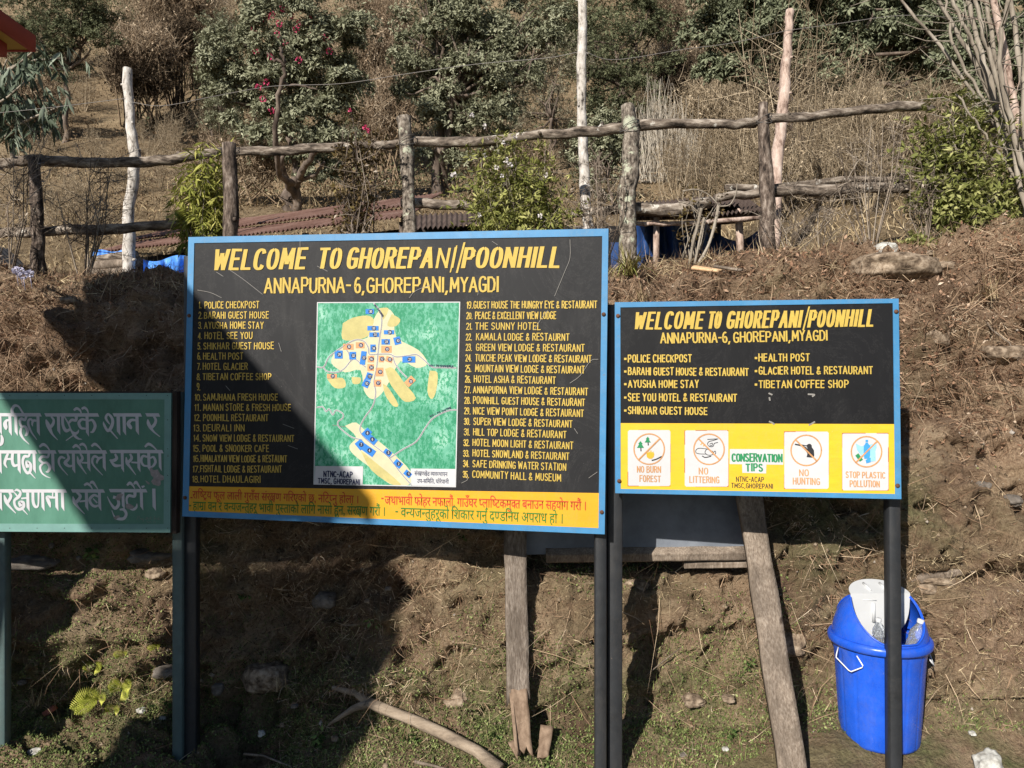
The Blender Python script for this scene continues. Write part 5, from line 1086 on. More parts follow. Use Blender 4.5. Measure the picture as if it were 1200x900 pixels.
# binding wire round the joints
M_WIRE = newmat('old wire', .5, .5)[0]; M_WIRE.node_tree.nodes['Principled BSDF'].inputs['Base Color'].default_value = (.10, .09, .08, 1)
for px, py, d, r in ((42, 189, 4.74, .048), (43, 272, 4.73, .048), (270, 178, 4.52, .05), (477, 166, 4.78, .052), (738, 150, 4.6, .06), (896, 141, 4.69, .048)):
    mb = MB(); c = P(px, py, d)
    for k in range(3):
        t = np.linspace(0, 2*math.pi, 13); mb.tube([(c.x+r*math.cos(a), c.y+r*.9*math.sin(a)+.01, c.z+r*.8*math.sin(a+k)*.7+k*.006) for a in t], .0022, 4, cap=False)
    part('wire_binding', mb, M_WIRE, fe)
def pole(pp, rr, m, label, seed):
    if seed == 21: rr = [r*1.22 for r in rr]
    q = catmull([tuple(p) for p in pp], 6); q[1:-1] += RNG.normal(size=(len(q)-2, 3))*.004; r = np.interp(np.linspace(0, 1, len(q)), np.linspace(0, 1, len(rr)), rr)
    mb = MB(); mb.tube(q, r, 14, .14, seed)
    for k in range(2, len(q)-2, 4):
        dv = unit(RNG.normal(size=3)*[1, .6, .5]); mb.tube([q[k], q[k]+dv*r[k]*1.5], [r[k]*.4, r[k]*.2], 6)
    single('wooden_pole', mb, m, label, 'pole', smooth=True, loc=tuple(q[-1]))
pole([P(149, 80, 6.5), P(153, 140, 6.5), P(158, 190, 6.5), P(151, 250, 6.5), P(152, 335, 6.5)], [.030, .032, .036, .038, .042], M_BIRCH, 'pale birch pole at the left behind the fence, its cut top below the shaded hollow', 21)
pole([P(683, -30, 5.2), P(682, 60, 5.2), P(683, 150, 5.18), P(686, 215, 5.15), P(690, 300, 5.1)], [.030, .030, .032, .034, .036], M_BIRCH, 'tall mottled birch pole rising out of the picture at the middle of the fence', 22)
pole([P(926, 12, 5.5), P(921, 70, 5.5), P(917, 130, 5.5), P(911, 190, 5.5), P(909, 260, 5.45), P(907, 320, 5.4)], [.030, .032, .038, .042, .04, .044], M_PINKB, 'pinkish peeled pole behind the fence post right of the smaller board', 23)
mb = MB()
def wire(pts, d, r=.0022): q = catmull([tuple(P(x, y, d_)) for (x, y), d_ in zip(pts, d)], 6); mb.tube(q, r, 4, cap=False)
wire([(-30, 135), (60, 126), (149, 115)], [6.4, 6.45, 6.47]); wire([(151, 119), (190, 124), (250, 113), (320, 101), (400, 98), (480, 86), (560, 75), (640, 68), (682, 60)], [6.46, 6.4, 6.3, 6.1, 5.9, 5.7, 5.5, 5.3, 5.2]); wire([(684, 60), (720, 70), (800, 58), (860, 50), (921, 36)], [5.2, 5.25, 5.3, 5.35, 5.45]); wire([(921, 36), (980, 28), (1060, 18), (1150, 22), (1240, 15)], [5.45]*5)
single('fence_wire', mb, newmat('grey wire', .5, .5)[0], 'thin grey wire strung along the three tall poles behind the fence', 'wire'); bpy.data.materials['grey wire'].node_tree.nodes['Principled BSDF'].inputs['Base Color'].default_value = (.22, .20, .18, 1)

# ================================================================== SHEDS
def corrugated(mb, a, b, c, d, n=60, amp=.012, thk=.002, rows=3):
    """sheet with front edge a-b and rear edge d-c, waves across a-b"""
    a, b, c, d = [np.array(tuple(v)) for v in (a, b, c, d)]; k = n*4; V = []
    for j in range(rows+1):
        for i in range(k+1):
            u, w = i/k, j/rows; p = (a*(1-u)+b*u)*(1-w)+(d*(1-u)+c*u)*w
            V.append(p+[0, 0, amp*math.sin(2*math.pi*u*n)+.004*vnoise(u*20, w*3, 0, 2)])
    V = np.array(V); mb.add(np.vstack([V, V-[0, 0, .004]]), np.vstack([grid_faces(rows+1, k+1), grid_faces(rows+1, k+1)[:, ::-1]+len(V)]))
M_RROOF = m_noise('faded red corrugated iron', [(.3, (.11, .058, .042)), (.5, (.20, .112, .085)), (.8, (.30, .20, .16))], 4, .6, .3, None, .15, .004)
M_DROOF = m_noise('dark brown corrugated iron', [(.3, (.05, .032, .026)), (.6, (.11, .08, .065)), (.8, (.17, .13, .11))], 6, .7, .3, None, .2, .004)
s1 = thing('shed', 'low shed with faded red corrugated roof behind the fence above the map board', 'shed', (-1.9, 7.4, 2.4))
EL, ER = P(156, 291, 7.9), P(476, 257, 6.35); ER.z = EL.z = 3.03
up = lambda p, k, dz: p+Vector((.12, 1.0, 0)).normalized()*k+Vector((0, 0, dz))
EL2 = Vector(((EL.x-.35), EL.y+.0, EL.z))
EL = P(112, 296, 8.1); EL.z = 3.03
mb = MB(); corrugated(mb, EL, ER, up(ER, .62, .22), up(EL, .62, .22), 76); part('roof_sheet', mb, M_RROOF, s1)
mb = MB(); corrugated(mb, up(EL, .52, .225), up(ER, .52, .225), up(ER, 1.5, .56), up(EL, 1.5, .56), 76); part('roof_sheet', mb, M_RROOF, s1)
M_SHADEW = m_noise('shed interior shade tone', [(.3, (.012, .011, .011)), (.7, (.035, .030, .028))], 8, .9)  # near-black colour stands in for the shade inside the sheds
dirE = (ER-EL).normalized(); nE = Vector((dirE.y, -dirE.x, 0))
def wallstrip(mb, a, b, z0, z1, thk=.04):
    n_ = Vector((b.y-a.y, -(b.x-a.x), 0)).normalized()*thk; q = [Vector((v.x, v.y, z)) for z in (z0, z1) for v in (a, b, b-n_, a-n_)]
    mb.add([tuple(v) for v in q], [(0,1,5,4),(1,2,6,5),(2,3,7,6),(3,0,4,7),(4,5,6,7),(0,3,2,1)])
mb = MB(); wallstrip(mb, EL-nE*.55+dirE*.1, ER-nE*.55, 2.2, 3.06); part('wall', mb, M_SHADEW, s1)
mb = MB(); wallstrip(mb, ER-nE*.1-dirE*.08, ER-nE*1.3-dirE*.08, 2.2, 3.08); part('wall', mb, M_SHADEW, s1)
for f in (.12, .4, .7, .97):
    mb = MB(); c = EL+(ER-EL)*f-nE*.12; mb.tube([(c.x, c.y, 2.2), (c.x, c.y, 3.01)], .03, 8, .2, 3); part('post', mb, M_BARK, s1)
M_TARP = m_noise('bright blue tarp', [(.3, (.04, .16, .55)), (.5, (.08, .27, .75)), (.75, (.20, .42, .85))], 7, .5, .4, None, .4, .02)
def sheetgrid(mb, f, nu, nv, thk=.003):
    V = np.array([f(i/nu, j/nv) for j in range(nv+1) for i in range(nu+1)]); mb.add(np.vstack([V, V+[0, thk, 0]]), np.vstack([grid_faces(nv+1, nu+1), grid_faces(nv+1, nu+1)[:, ::-1]+len(V)]))
mb = MB(); sheetgrid(mb, lambda u, v: tuple(P(168+78*u, 334-(30+4*u-3*math.sin(u*9))*v, 6.6-.35*u+.05*math.sin(u*22)+.03*math.sin(v*6))), 30, 8)
single('blue_tarp', mb, M_TARP, 'bright blue tarpaulin hanging under the shed roof left of the map board', 'tarp', smooth=True)
mb = MB(); sheetgrid(mb, lambda u, v: tuple(P(107+41*u, 300-3*u-(5+2*math.sin(u*7))*v, 7.7-.3*u+.03*math.sin(u*25))), 20, 4)
single('blue_tarp', mb, M_TARP, 'small strip of blue tarpaulin on the left end of the shed eave', 'tarp', smooth=True)
for i, (x0, y0, x1, y1, r, l) in enumerate(((116, 304, 160, 298, .035, 'topmost'), (112, 312, 165, 307, .04, 'middle'), (108, 322, 158, 318, .04, 'lowest'))):
    mb = MB(); mb.tube([P(x0, y0, 6.7), P((x0+x1)/2, (y0+y1)/2-1, 6.65), P(x1, y1, 6.6)], r, 10, .2, i); single('stacked_log', mb, M_OLDLOG if i == 0 else M_PLANK2, 'split log in the little wood pile left of the birch pole foot, '+l+' one', 'log')
# dark roofing sheets at the far left
for i, (a, b_, c, d_) in enumerate((((-30, 288), (8, 293), (38, 318), (-30, 322)), ((-40, 318), (6, 322), (30, 333), (-40, 335)))):
    mb = MB(); corrugated(mb, P(c[0]-60, c[1]+2, 5.0), P(c[0], c[1], 5.0), P(b_[0], b_[1]-2, 5.7), P(b_[0]-60, b_[1]-6, 5.7), 12)
    single('roofing_sheet', mb, m_noise('black roofing', [(.3, (.010, .010, .011)), (.7, (.03, .03, .032))], 8, .6), ('upper', 'lower')[i]+' of two dark corrugated sheets lying behind the fence at the left edge', 'roofing sheet')
# shed 2
s2 = thing('shed', 'small lean-to with dark corrugated roof and log frame right of the map board', 'shed', (1.4, 6.2, 2.4))
mb = MB(); corrugated(mb, P(738, 247, 5.15), P(868, 240, 5.15), P(850, 229, 6.5), P(742, 238, 6.5), 22); part('roof_sheet', mb, M_DROOF, s2)
mb = MB(); corrugated(mb, P(832, 252, 5.05), P(897, 247, 5.05), P(876, 232, 6.2), P(826, 238, 6.2), 12); part('roof_sheet', mb, M_DROOF, s2)
mb = MB(); corrugated(mb, P(485, 268, 5.6), P(640, 258, 5.6), P(640, 246, 6.6), P(485, 252, 6.6), 26); part('roof_sheet', mb, M_DROOF, s2)
mb = MB(); wallstrip(mb, P(480, 300, 6.6), P(745, 300, 6.6), 2.2, 3.0); part('wall', mb, M_SHADEW, s2)
for (px0, py0, px1, py1, d, r) in ((769, 255, 769, 318, 5.35, .022), (865, 245, 869, 318, 5.2, .026), (842, 250, 842, 318, 6.2, .02)):
    mb = MB(); mb.tube([P(px0, py0, d), P((px0+px1)/2, (py0+py1)/2, d), P(px1, py1, d)], r, 9, .15, 5); part('post', mb, M_PINKB if d < 6 else M_BARK, s2, True)
for (x0, y0, x1, y1, d, r) in ((745, 256, 890, 250, 5.5, .018), (745, 252, 840, 247, 5.4, .016), (830, 262, 895, 254, 5.6, .018)):
    mb = MB(); mb.tube([P(x0, y0, d), P((x0+x1)/2, (y0+y1)/2+1, d), P(x1, y1, d)], r, 8, .15, 5); part('beam', mb, M_BARK, s2, True)
M_NAVYT = m_noise('dark blue tarp', [(.3, (.010, .030, .10)), (.6, (.022, .065, .20)), (.8, (.04, .10, .28))], 5, .45, .4, None, .3, .02)
def tarpf(u, v):
    x = 742+158*u; top = 264 if u < .55 else 262+22*math.sin((u-.55)/.35*math.pi)**1.0 if u < .9 else 262
    top = 262+ (20*math.sin((u-.55)/.43*math.pi) if u > .55 else 3*math.sin(u*20)); return tuple(P(x, 318-(318-top)*v, 5.75+.06*math.sin(u*31+v*2)+.03*math.sin(u*57)))
mb = MB(); sheetgrid(mb, tarpf, 60, 10); single('dark_tarp', mb, M_NAVYT, 'dark navy tarpaulin closing the lean-to between its log posts', 'tarp', smooth=True)
mb = MB(); sheetgrid(mb, lambda u, v: tuple(P(716+30*u, 322-38*v, 5.9)), 4, 4); single('dark_tarp', mb, M_NAVYT, 'dark tarpaulin strip left of the lean-to behind the thick fence post', 'tarp')

# ================================================================== SHELTER AT THE LEFT (its roof corner is in view and it shades the boards)
M_REDP = m_paint('red painted concrete', (.42, .065, .04), .7, .15, .2, 8); M_YELP = m_paint('yellow painted ceiling', (.62, .40, .05), .7, .1, .15, 6); M_PLAST = m_paint('plastered wall', (.45, .38, .30), .9, .1, .2, 3)
dE = 5.07; xE = -558/FPX*dE; zl = CAMZ+389/FPX*dE; zt = CAMZ+408/FPX*dE
rf = thing('roof_shelter', 'red edged flat roof with yellow underside reaching in at the upper left corner', 'shelter', (-3.9, 1.5, 0))
yN = -1.2; wR = .55
def prism(mb, q, z0, z1):
    k = len(q); mb.add([(x, y, z0) for x, y in q]+[(x, y, z1) for x, y in q], [(i, (i+1) % k, (i+1) % k+k, i+k) for i in range(k)]+[(3, 2, 1, 0), (4, 5, 6, 7)])
xl = lambda y: -4.48+.155*(y+1.2)
mb = MB(); prism(mb, [(xl(yN), yN), (xE-.03, yN), (xE-.03, dE-.03), (xl(dE), dE-.03)], zl+.012, zt-.01); part('roof_slab', mb, M_REDP, rf)
mb = MB(); mb.box((xE-.03, yN-.03, zl), (xE, dE, zt)); part('fascia', mb, M_REDP, rf)
mb = MB(); mb.box((xl(dE), dE-.03, zl), (xE-.03, dE, zt)); part('fascia', mb, M_REDP, rf)
mb = MB(); prism(mb, [(xl(yN)+.02, yN+.01), (xE-.032, yN+.01), (xE-.032, dE-.032), (xl(dE)+.02, dE-.032)], zl+.002, zl+.0115); part('ceiling', mb, M_YELP, rf)
mb = MB(); mb.box((xE-.25, yN+.1, zl-.085), (xE-.11, dE-.12, zl)); part('beam', mb, M_REDP, rf)
mb = MB(); mb.box((xE-1.38, yN-.25, -.2), (xE-.25, yN, zl)); part('wall', mb, M_PLAST, rf)
mb = MB(); mb.box((xE-.33, dE-.4, 2.0), (xE-.21, dE-.28, zl-.10)); part('column', mb, M_REDP, rf)
mb = MB(); mb.add([(-6.5, 1.4, -.2), (-3.78, 1.4, -.2), (-3.42, 1.4, 2.17), (-6.5, 1.4, 2.17), (-6.5, 1.5, -.2), (-3.78, 1.5, -.2), (-3.42, 1.5, 2.17), (-6.5, 1.5, 2.17)], [(0, 1, 2, 3), (5, 4, 7, 6), (1, 5, 6, 2), (4, 0, 3, 7), (3, 2, 6, 7), (0, 4, 5, 1)]); single('shade_wall', mb, M_PLAST, 'unseen wall added outside the picture at the left, slanted to shade the lower left bank', 'wall')  # added out of view; its slanted end shapes the shadow on the left bank

# ================================================================== PLANTS AND TREES
def leafmat(name, a, b, c, trans=.12): return m_tint(name, [(0, a), (.5, b), (1, c)], .6, .12, trans=trans)
ML_GREY = leafmat('grey green leaves', (.075, .078, .042), (.225, .23, .145), (.42, .42, .29))
ML_DARK = leafmat('dark green leaves', (.04, .045, .020), (.115, .125, .068), (.26, .27, .15))
ML_MID = leafmat('mid green leaves', (.055, .065, .03), (.165, .18, .11), (.33, .345, .22))
ML_BAMB = leafmat('yellow green leaves', (.08, .10, .014), (.30, .31, .07), (.60, .55, .18), .25)
ML_BUSH = leafmat('bush leaves', (.06, .07, .014), (.25, .26, .07), (.52, .50, .20), .2)
ML_RBUSH = leafmat('light bush leaves', (.055, .065, .014), (.20, .215, .06), (.46, .45, .19), .2)
ML_FERN = leafmat('fern leaves', (.18, .22, .02), (.45, .48, .07), (.68, .66, .16), .3)
ML_WEED = leafmat('weed leaves', (.03, .06, .015), (.09, .15, .04), (.2, .27, .09), .15)
ML_ROSE = leafmat('reddish rose leaves', (.035, .03, .012), (.11, .075, .035), (.22, .17, .06), .15)
ML_BROWN = leafmat('brown dead leaves', (.05, .032, .018), (.16, .105, .06), (.32, .23, .14), .05)
M_PINK = m_tint('pink blossom', [(0, (.45, .02, .09)), (1, (.80, .10, .25))], .6, .2)
M_WFL = m_tint('white blossom', [(0, (.55, .50, .48)), (1, (.80, .76, .74))], .6, .2)
M_TRUNK = bark('rhododendron bark', [(.35, (.05, .036, .028)), (.55, (.15, .115, .09)), (.75, (.32, .26, .21))], 6, (1, 1, .3))
M_PALES = bark('pale stems', [(.3, (.10, .08, .06)), (.5, (.27, .23, .18)), (.75, (.46, .41, .34))], 14, (1, 1, .2))

def bg_tree(label, bx, by, lobes, m, ncl, L=.13, W=.045, trunk=.12, cat='tree', group=None, droop=.3, kind_name='tree', balls=26, stems=1, flowers=None, d=None):
    b = hit(bx, by, 6) if d is None else Vector((P(bx, by, d).x, d, H(P(bx, by, d).x, d)))
    t = thing(kind_name, label, cat, b, group)
    D = b.y; cs = []
    for (cx, cy, rx, ry) in lobes:
        c = P(cx, cy, D); R = np.array((rx/FPX*D, min(rx, ry)/FPX*D*.9, ry/FPX*D)); cs.append((np.array(c), R))
    mbT = MB()
    for si in range(stems):
        fork = np.array(b)*.45+cs[0][0]*.55+RNG.normal(size=3)*[.25, .25, .1]*(stems > 1)
        pth = branch_path(np.array(b)+RNG.normal(size=3)*[.15, .15, 0]*(stems > 1)-[0, 0, .2], fork, 6, .05); trunk_ = trunk*.62; mbT.tube(catmull(pth, 3), np.linspace(trunk_, trunk_*.5, 16), 10, .15, 3)
        for c, R in cs:
            for k in range(5):
                e = c+unit(RNG.normal(size=3))*R*.72; q = branch_path(fork, e, 5, .09); mbT.tube(catmull(q, 2), np.linspace(trunk*.26, trunk*.05, 9), 6, .1, k)
    part('trunk', mbT, M_TRUNK, t, True)
    mbC = MB(); w = np.array([R[0]*R[2] for _, R in cs]); w = w/w.sum()
    for (c, R), ww in zip(cs, w):
        ncl2 = ncl*2.3; nb = max(9, int(balls*ww*4.2)); n_each = int(ncl2*ww/nb)
        dirs = sphere_dirs(nb*2); dirs = dirs[dirs[:, 1] < .55][:nb]
        for dv in dirs:
            bc_ = c+dv*R*RNG.uniform(.3, 1.3); br = R.mean()*RNG.uniform(.16, .36)
            sd = sphere_dirs(n_each*2); sd = sd[(sd[:, 2] > -.45) & (sd[:, 1] < .6)][:n_each]
            pp = bc_+sd*np.array((br, br, br*.75))*RNG.uniform(.72, 1.05, (len(sd), 1)); tint0 = RNG.uniform(-.12, .12)
            pp = pp+RNG.normal(size=pp.shape)*br*.22; whorls(mbC, pp, sd+[0, 0, .25], 6, L*.54, W*.58, droop+.25, 1.0, tint=np.clip(RNG.normal(.5+tint0, .25, len(pp)), 0, 1))
            tw = sd[:max(4, n_each//5)]; twigs(mbT if False else mbC, np.repeat(bc_[None], len(tw), 0), bc_+tw*br*.95, .010, .004, tint=.05)
    part('crown', mbC, m, t)
    if flowers:
        for fx, fy in flowers:
            mf = MB(); p = np.array(P(fx, fy, D-cs[0][1][1]*.9)); dd = sphere_dirs(26); leaves(mf, np.repeat(p[None], 26, 0)+dd*.03, dd, .034*D/15, .028*D/15, .3); part('blossom', mf, M_PINK, t)
    return t
FT = bg_tree('tall rhododendron with pink blossoms in its crown, behind the fence above the map board', 345, 246, [(330, 40, 85, 60), (345, 120, 80, 55), (290, 90, 45, 50), (390, 90, 35, 60), (375, 175, 35, 40)], ML_GREY, 3400, .15, .05, .17,
        flowers=[(312, 20), (319, 17), (327, 28), (331, 10), (351, 27), (364, 41), (378, 43), (382, 46), (334, 50), (317, 66), (356, 8), (309, 21), (347, 34), (303, 102), (312, 96), (308, 116), (325, 40), (341, 18), (362, 22), (300, 60), (386, 60), (318, 130), (350, 70), (297, 35)])
Df = FT.location.y
def limb(pts, r, dd):
    mb = MB(); q = catmull([tuple(P(x, y, Df-k)) for (x, y), k in zip(pts, dd)], 5); q[1:-1] += RNG.normal(size=(len(q)-2, 3))*.012; mb.tube(q, np.linspace(r[0]*.62, r[1]*.62, len(q)), 9, .15, 3); part('limb', mb, M_TRUNK, FT, True)
limb([(349, 250), (346, 222), (352, 205), (362, 190), (375, 170)], (.13, .05), (.3, .5, .8, 1.1, 1.4)); limb([(347, 232), (336, 212), (330, 195), (334, 178)], (.10, .04), (.4, .8, 1.1, 1.3)); limb([(343, 215), (328, 205), (324, 170), (325, 120), (333, 80), (328, 55)], (.075, .03), (.8, 1.3, 1.9, 2.1, 2.2, 2.2)); limb([(334, 78), (320, 68), (312, 62)], (.035, .015), (2.2, 2.2, 2.2)); limb([(330, 98), (350, 100), (372, 105)], (.03, .012), (2.1, 2.1, 2.1)); limb([(350, 212), (368, 205), (380, 190)], (.06, .03), (.7, .9, 1.1))
bg_tree('broad grey green rhododendron in the middle of the hillside above the thick fence rail', 515, 232, [(515, 35, 58, 60), (500, 110, 42, 50), (560, 95, 55, 60), (590, 20, 60, 45), (545, 155, 66, 36), (610, 70, 50, 45)], ML_GREY, 3300, .15, .05, .15, stems=3)
bg_tree('half bare brownish tree right of the broad grey green rhododendron', 640, 205, [(640, 80, 42, 60), (610, 135, 50, 34), (650, 140, 40, 34)], leafmat('sparse brown green leaves', (.08, .07, .045), (.20, .18, .12), (.36, .33, .23)), 1000, .12, .035, .10, stems=2)
bg_tree('dark green dense tree behind the tall mottled pole', 735, 190, [(725, 30, 55, 48), (738, 100, 48, 55), (690, 65, 38, 60), (762, 25, 26, 44), (715, 145, 30, 35)], ML_DARK, 2600, .14, .05, .16)
bg_tree('low grey green young rhododendron at the foot of the tall mottled pole', 700, 235, [(702, 180, 30, 42), (715, 165, 20, 25)], ML_GREY, 800, .13, .045, .05, kind_name='shrub', cat='shrub', stems=2)
bg_tree('wide dark green rhododendron filling the top right of the hillside', 985, 190, [(875, 35, 58, 52), (955, 50, 62, 58), (1040, 50, 62, 62), (1110, 45, 55, 62), (858, 78, 42, 24), (990, 100, 50, 25)], ML_MID, 6300, .16, .055, .18, balls=40, stems=2)
bg_tree('green rhododendron right of the wide one behind the leaning stems', 1160, 200, [(1170, 70, 50, 80), (1200, 140, 35, 50)], ML_MID, 1700, .15, .05, .12)
bg_tree('shadowy dark green tree at the upper left of the hillside', 75, 165, [(80, 15, 55, 45), (55, 55, 50, 32), (115, 20, 25, 35)], ML_DARK, 2600, .12, .04, .15)
bg_tree('small dark evergreen tree left of the flowering rhododendron top', 245, 180, [(252, 60, 18, 50), (262, 130, 22, 35)], ML_GREY, 700, .13, .045, .08)
bg_tree('small green tree right behind the flowering rhododendron', 425, 205, [(405, 95, 22, 35), (412, 130, 18, 25)], ML_DARK, 600, .13, .045, .07)
bg_tree('grey green tree high up between the two rhododendrons at the top edge', 640, 60, [(650, -10, 50, 45), (610, -20, 40, 40)], ML_DARK, 1300, .16, .05, .12)
for bx, by, lb, mm, n_, tx_ in ((500, 95, [(490, 20, 45, 50), (520, 55, 40, 35)], ML_DARK, 1000, 'dark rhododendron higher up behind the left side of the broad grey green one'), (590, 110, [(575, 45, 50, 50), (610, 90, 45, 30)], ML_GREY, 1200, 'grey green rhododendron higher up behind the half bare tree'), (690, 95, [(680, 20, 45, 60), (700, 70, 40, 35)], ML_DARK, 1100, 'dark rhododendron high up left of the top of the tall mottled pole'),
    (775, 80, [(775, 10, 40, 45)], ML_DARK, 700, 'small dark tree high up right of the dark dense tree'), (905, 130, [(890, 60, 50, 45), (850, 30, 40, 40)], ML_DARK, 1000, 'dark tree behind the left part of the wide rhododendron'), (1030, 130, [(1010, 60, 60, 45), (1070, 80, 50, 35)], ML_MID, 1200, 'rhododendron behind the right part of the wide one'),
    (330, 120, [(315, 50, 60, 50), (370, 60, 40, 50)], ML_GREY, 1100, 'grey green rhododendron hidden behind the flowering one'), (105, 90, [(100, 20, 50, 40), (30, 25, 45, 35)], ML_DARK, 1000, 'dark tree at the very top left behind the shadowy one')):
    bg_tree(tx_, bx, by, lb, mm, n_, .15, .05, .08)
# branch with long leaves at the far left
t = thing('willow_leaved_tree', 'long leaved grey green branches hanging in at the left edge under the red roof', 'tree', (-6.2, 7.4, H(-6.2, 7.4)))
mbT, mbC = MB(), MB(); b0 = P(-150, 260, 7.4); ends = [(30, 95), (18, 130), (55, 118), (75, 68), (70, 125), (8, 70), (45, 55), (-10, 100)]
mbT.tube([(-6.2, 7.4, H(-6.2, 7.4)-.1), P(-150, 250, 7.4), P(-90, 150, 7.4)], [.09, .07, .05], 10, .2, 3)
for ex, ey in ends:
    e = P(ex, ey, 7.2+random.uniform(-.3, .4)); q = catmull(branch_path(P(-90, 150, 7.4), e, 5, .06), 3); mbT.tube(q, np.linspace(.03, .006, len(q)), 6, .1, 3)
    pp = np.repeat(q[len(q)//2:], 4, 0)+RNG.normal(size=(len(q[len(q)//2:])*4, 3))*.09
    whorls(mbC, pp, RNG.normal(size=pp.shape)*.4+[.3, 0, -.4], 4, .17, .034, .9, .6)
part('trunk', mbT, M_PALES, t, True); part('leaf_sprays', mbC, leafmat('long pale leaves', (.03, .042, .025), (.09, .115, .075), (.30, .34, .26), .1), t)

# --- bare dry shrubs of the slope
M_SHRUB = m_tint('grey brown dry shrubs', [(.0, (.09, .065, .042)), (.5, (.29, .225, .145)), (1, (.54, .44, .31))], .9, .1)
def shrub_mesh(seed, h, w, n0=16, n1=6, n2=5, r=.012, up=1.0, leaf=0, mleaf=None):
    global RNG
    keep = RNG; RNG = np.random.default_rng(seed); mb = MB()
    a = RNG.uniform(0, 2*math.pi, n0); sp = RNG.uniform(.05, 1, n0); tip = np.stack([np.cos(a)*sp*w, np.sin(a)*sp*w, h*RNG.uniform(.6, 1.0, n0)*up], 1)
    base = tip*[.12, .12, 0]; twigs(mb, base, tip, r, r*.35)
    f = RNG.uniform(.3, .95, (n0, n1, 1)); p1 = base[:, None]+(tip-base)[:, None]*f; d1 = RNG.normal(size=(n0, n1, 3))*[1, 1, .5]+[0, 0, .7]; q1 = p1+unit(d1)*h*RNG.uniform(.12, .32, (n0, n1, 1))
    p1 = p1.reshape(-1, 3); q1 = q1.reshape(-1, 3); twigs(mb, p1, q1, r*.5, r*.2)
    f = RNG.uniform(.25, 1, (len(p1), n2, 1)); p2_ = p1[:, None]+(q1-p1)[:, None]*f; d2 = RNG.normal(size=p2_.shape)+[0, 0, .4]; q2 = p2_+unit(d2)*h*RNG.uniform(.05, .14, (len(p1), n2, 1))
    twigs(mb, p2_.reshape(-1, 3), q2.reshape(-1, 3), r*.28, r*.12)
    if leaf:
        k = RNG.integers(0, len(q2.reshape(-1, 3)), leaf); c = q2.reshape(-1, 3)[k]; leaves(mb, c, RNG.normal(size=c.shape)+[0, 0, -.4], .03, .012)
    RNG = keep; return mb
sm = [shrub_mesh(100+i, 1.6, .75, 16, 7, 5, .011).mesh('dry_shrub', M_SHRUB) for i in range(4)]+[shrub_mesh(200+i, 2.2, .5, 22, 5, 4, .010).mesh('dry_shrub', M_SHRUB) for i in range(3)]+[shrub_mesh(300+i, 1.5, .8, 14, 7, 5, .011, leaf=350).mesh('dry_shrub', M_SHRUB) for i in range(3)]
SHR = []
rr = random.Random(5)
for k in range(24): SHR.append((rr.uniform(745, 1110), rr.uniform(190, 262), rr.choice((4, 5, 6, 0, 1)), rr.uniform(.65, 1.15)))
for k in range(20): SHR.append((rr.uniform(745, 1190), rr.uniform(120, 190), rr.choice((4, 5, 6)), rr.uniform(.9, 1.5)))
for k in range(24): SHR.append((rr.uniform(370, 480), rr.uniform(35, 200), rr.choice((7, 8, 9, 4, 5)), rr.uniform(.9, 1.7)))
for k in range(22): SHR.append((rr.uniform(130, 262), rr.uniform(10, 110), rr.choice((7, 8, 9, 4, 5, 6)), rr.uniform(.9, 1.6)))
for k in range(16): SHR.append((rr.uniform(180, 330), rr.uniform(150, 235), rr.choice((7, 8, 9, 0)), rr.uniform(.5, .9)))
for k in range(26): SHR.append((rr.uniform(0, 230), rr.uniform(140, 290), rr.choice((0, 1, 2, 3)), rr.uniform(.35, .7)))
for k in range(14): SHR.append((rr.uniform(520, 700), rr.uniform(150, 225), rr.choice((7, 8, 5)), rr.uniform(.6, 1.0)))
for k in range(16): SHR.append((rr.uniform(770, 860), rr.uniform(20, 130), rr.choice((7, 8, 5)), rr.uniform(1.0, 1.8)))
for k in range(10): SHR.append((rr.uniform(0, 130), rr.uniform(60, 150), rr.choice((7, 8, 5)), rr.uniform(.9, 1.4)))
for i, (px, py, k, s) in enumerate(SHR):
    q = hit(px, py, 6.8); o = bpy.data.objects.new('dry_shrub', sm[k]); COL.objects.link(o); o.location = q-Vector((0, 0, .05)); sc_ = s*(.55+.45*min(1, q.y/14)); o.scale = (sc_, sc_, sc_*rr.uniform(.85, 1.15)); o.rotation_euler = (0, 0, rr.uniform(0, 6.28))
    ty = 'low spreading' if k < 4 else 'tall upright' if k < 7 else 'sparsely leaved'; zn = 'at the left end of' if px < 180 else 'left of the middle of' if px < 370 else 'around the middle of' if px < 620 else 'right of the middle of' if px < 900 else 'at the right end of'
    o['label'] = ty+' dry shrub on the slope '+zn+' the fence'+(', high up' if py < 130 else ''); o['category'] = 'shrub'; o['group'] = ty+' dry shrubs '+zn+' the slope'+(' high up' if py < 130 else '')
# undergrowth and dry grass of the slope (uncountable)
def slope_pts(n, d0, d1, seedn=3):
    r = RNG.uniform(-.74, .74, n); y = d0*np.exp(RNG.random(n)*math.log(d1/d0)); x = r*y; return np.stack([x, y, height(x, y)], 1)
mb = MB(); p = slope_pts(42000, 5.4, 20); keepm = fbm(p[:, 0]*.8, p[:, 1]*.5, 0, 3, 171) > -.45; p = p[keepm]; s = (.35+.65*np.clip(p[:, 1]/12, 0, 1.3))
d = RNG.normal(size=p.shape)*[.55, .55, .2]+[0, 0, .8]
blades(mb, p-[0, 0, .02], d, RNG.uniform(.07, .26, len(p))*s, RNG.uniform(.006, .014, len(p))*s, RNG.normal(size=p.shape)*.35+[0, 0, -.25], np.clip(.5+.3*fbm(p[:, 0]*.6, p[:, 1]*.6, 0, 2, 172)+RNG.normal(size=len(p))*.2, 0, 1))
single('dry_grass', mb, M_STRAW, 'dry straw coloured grass covering the slope behind the fence', None, loc=(0, 9, 0), kind='stuff')
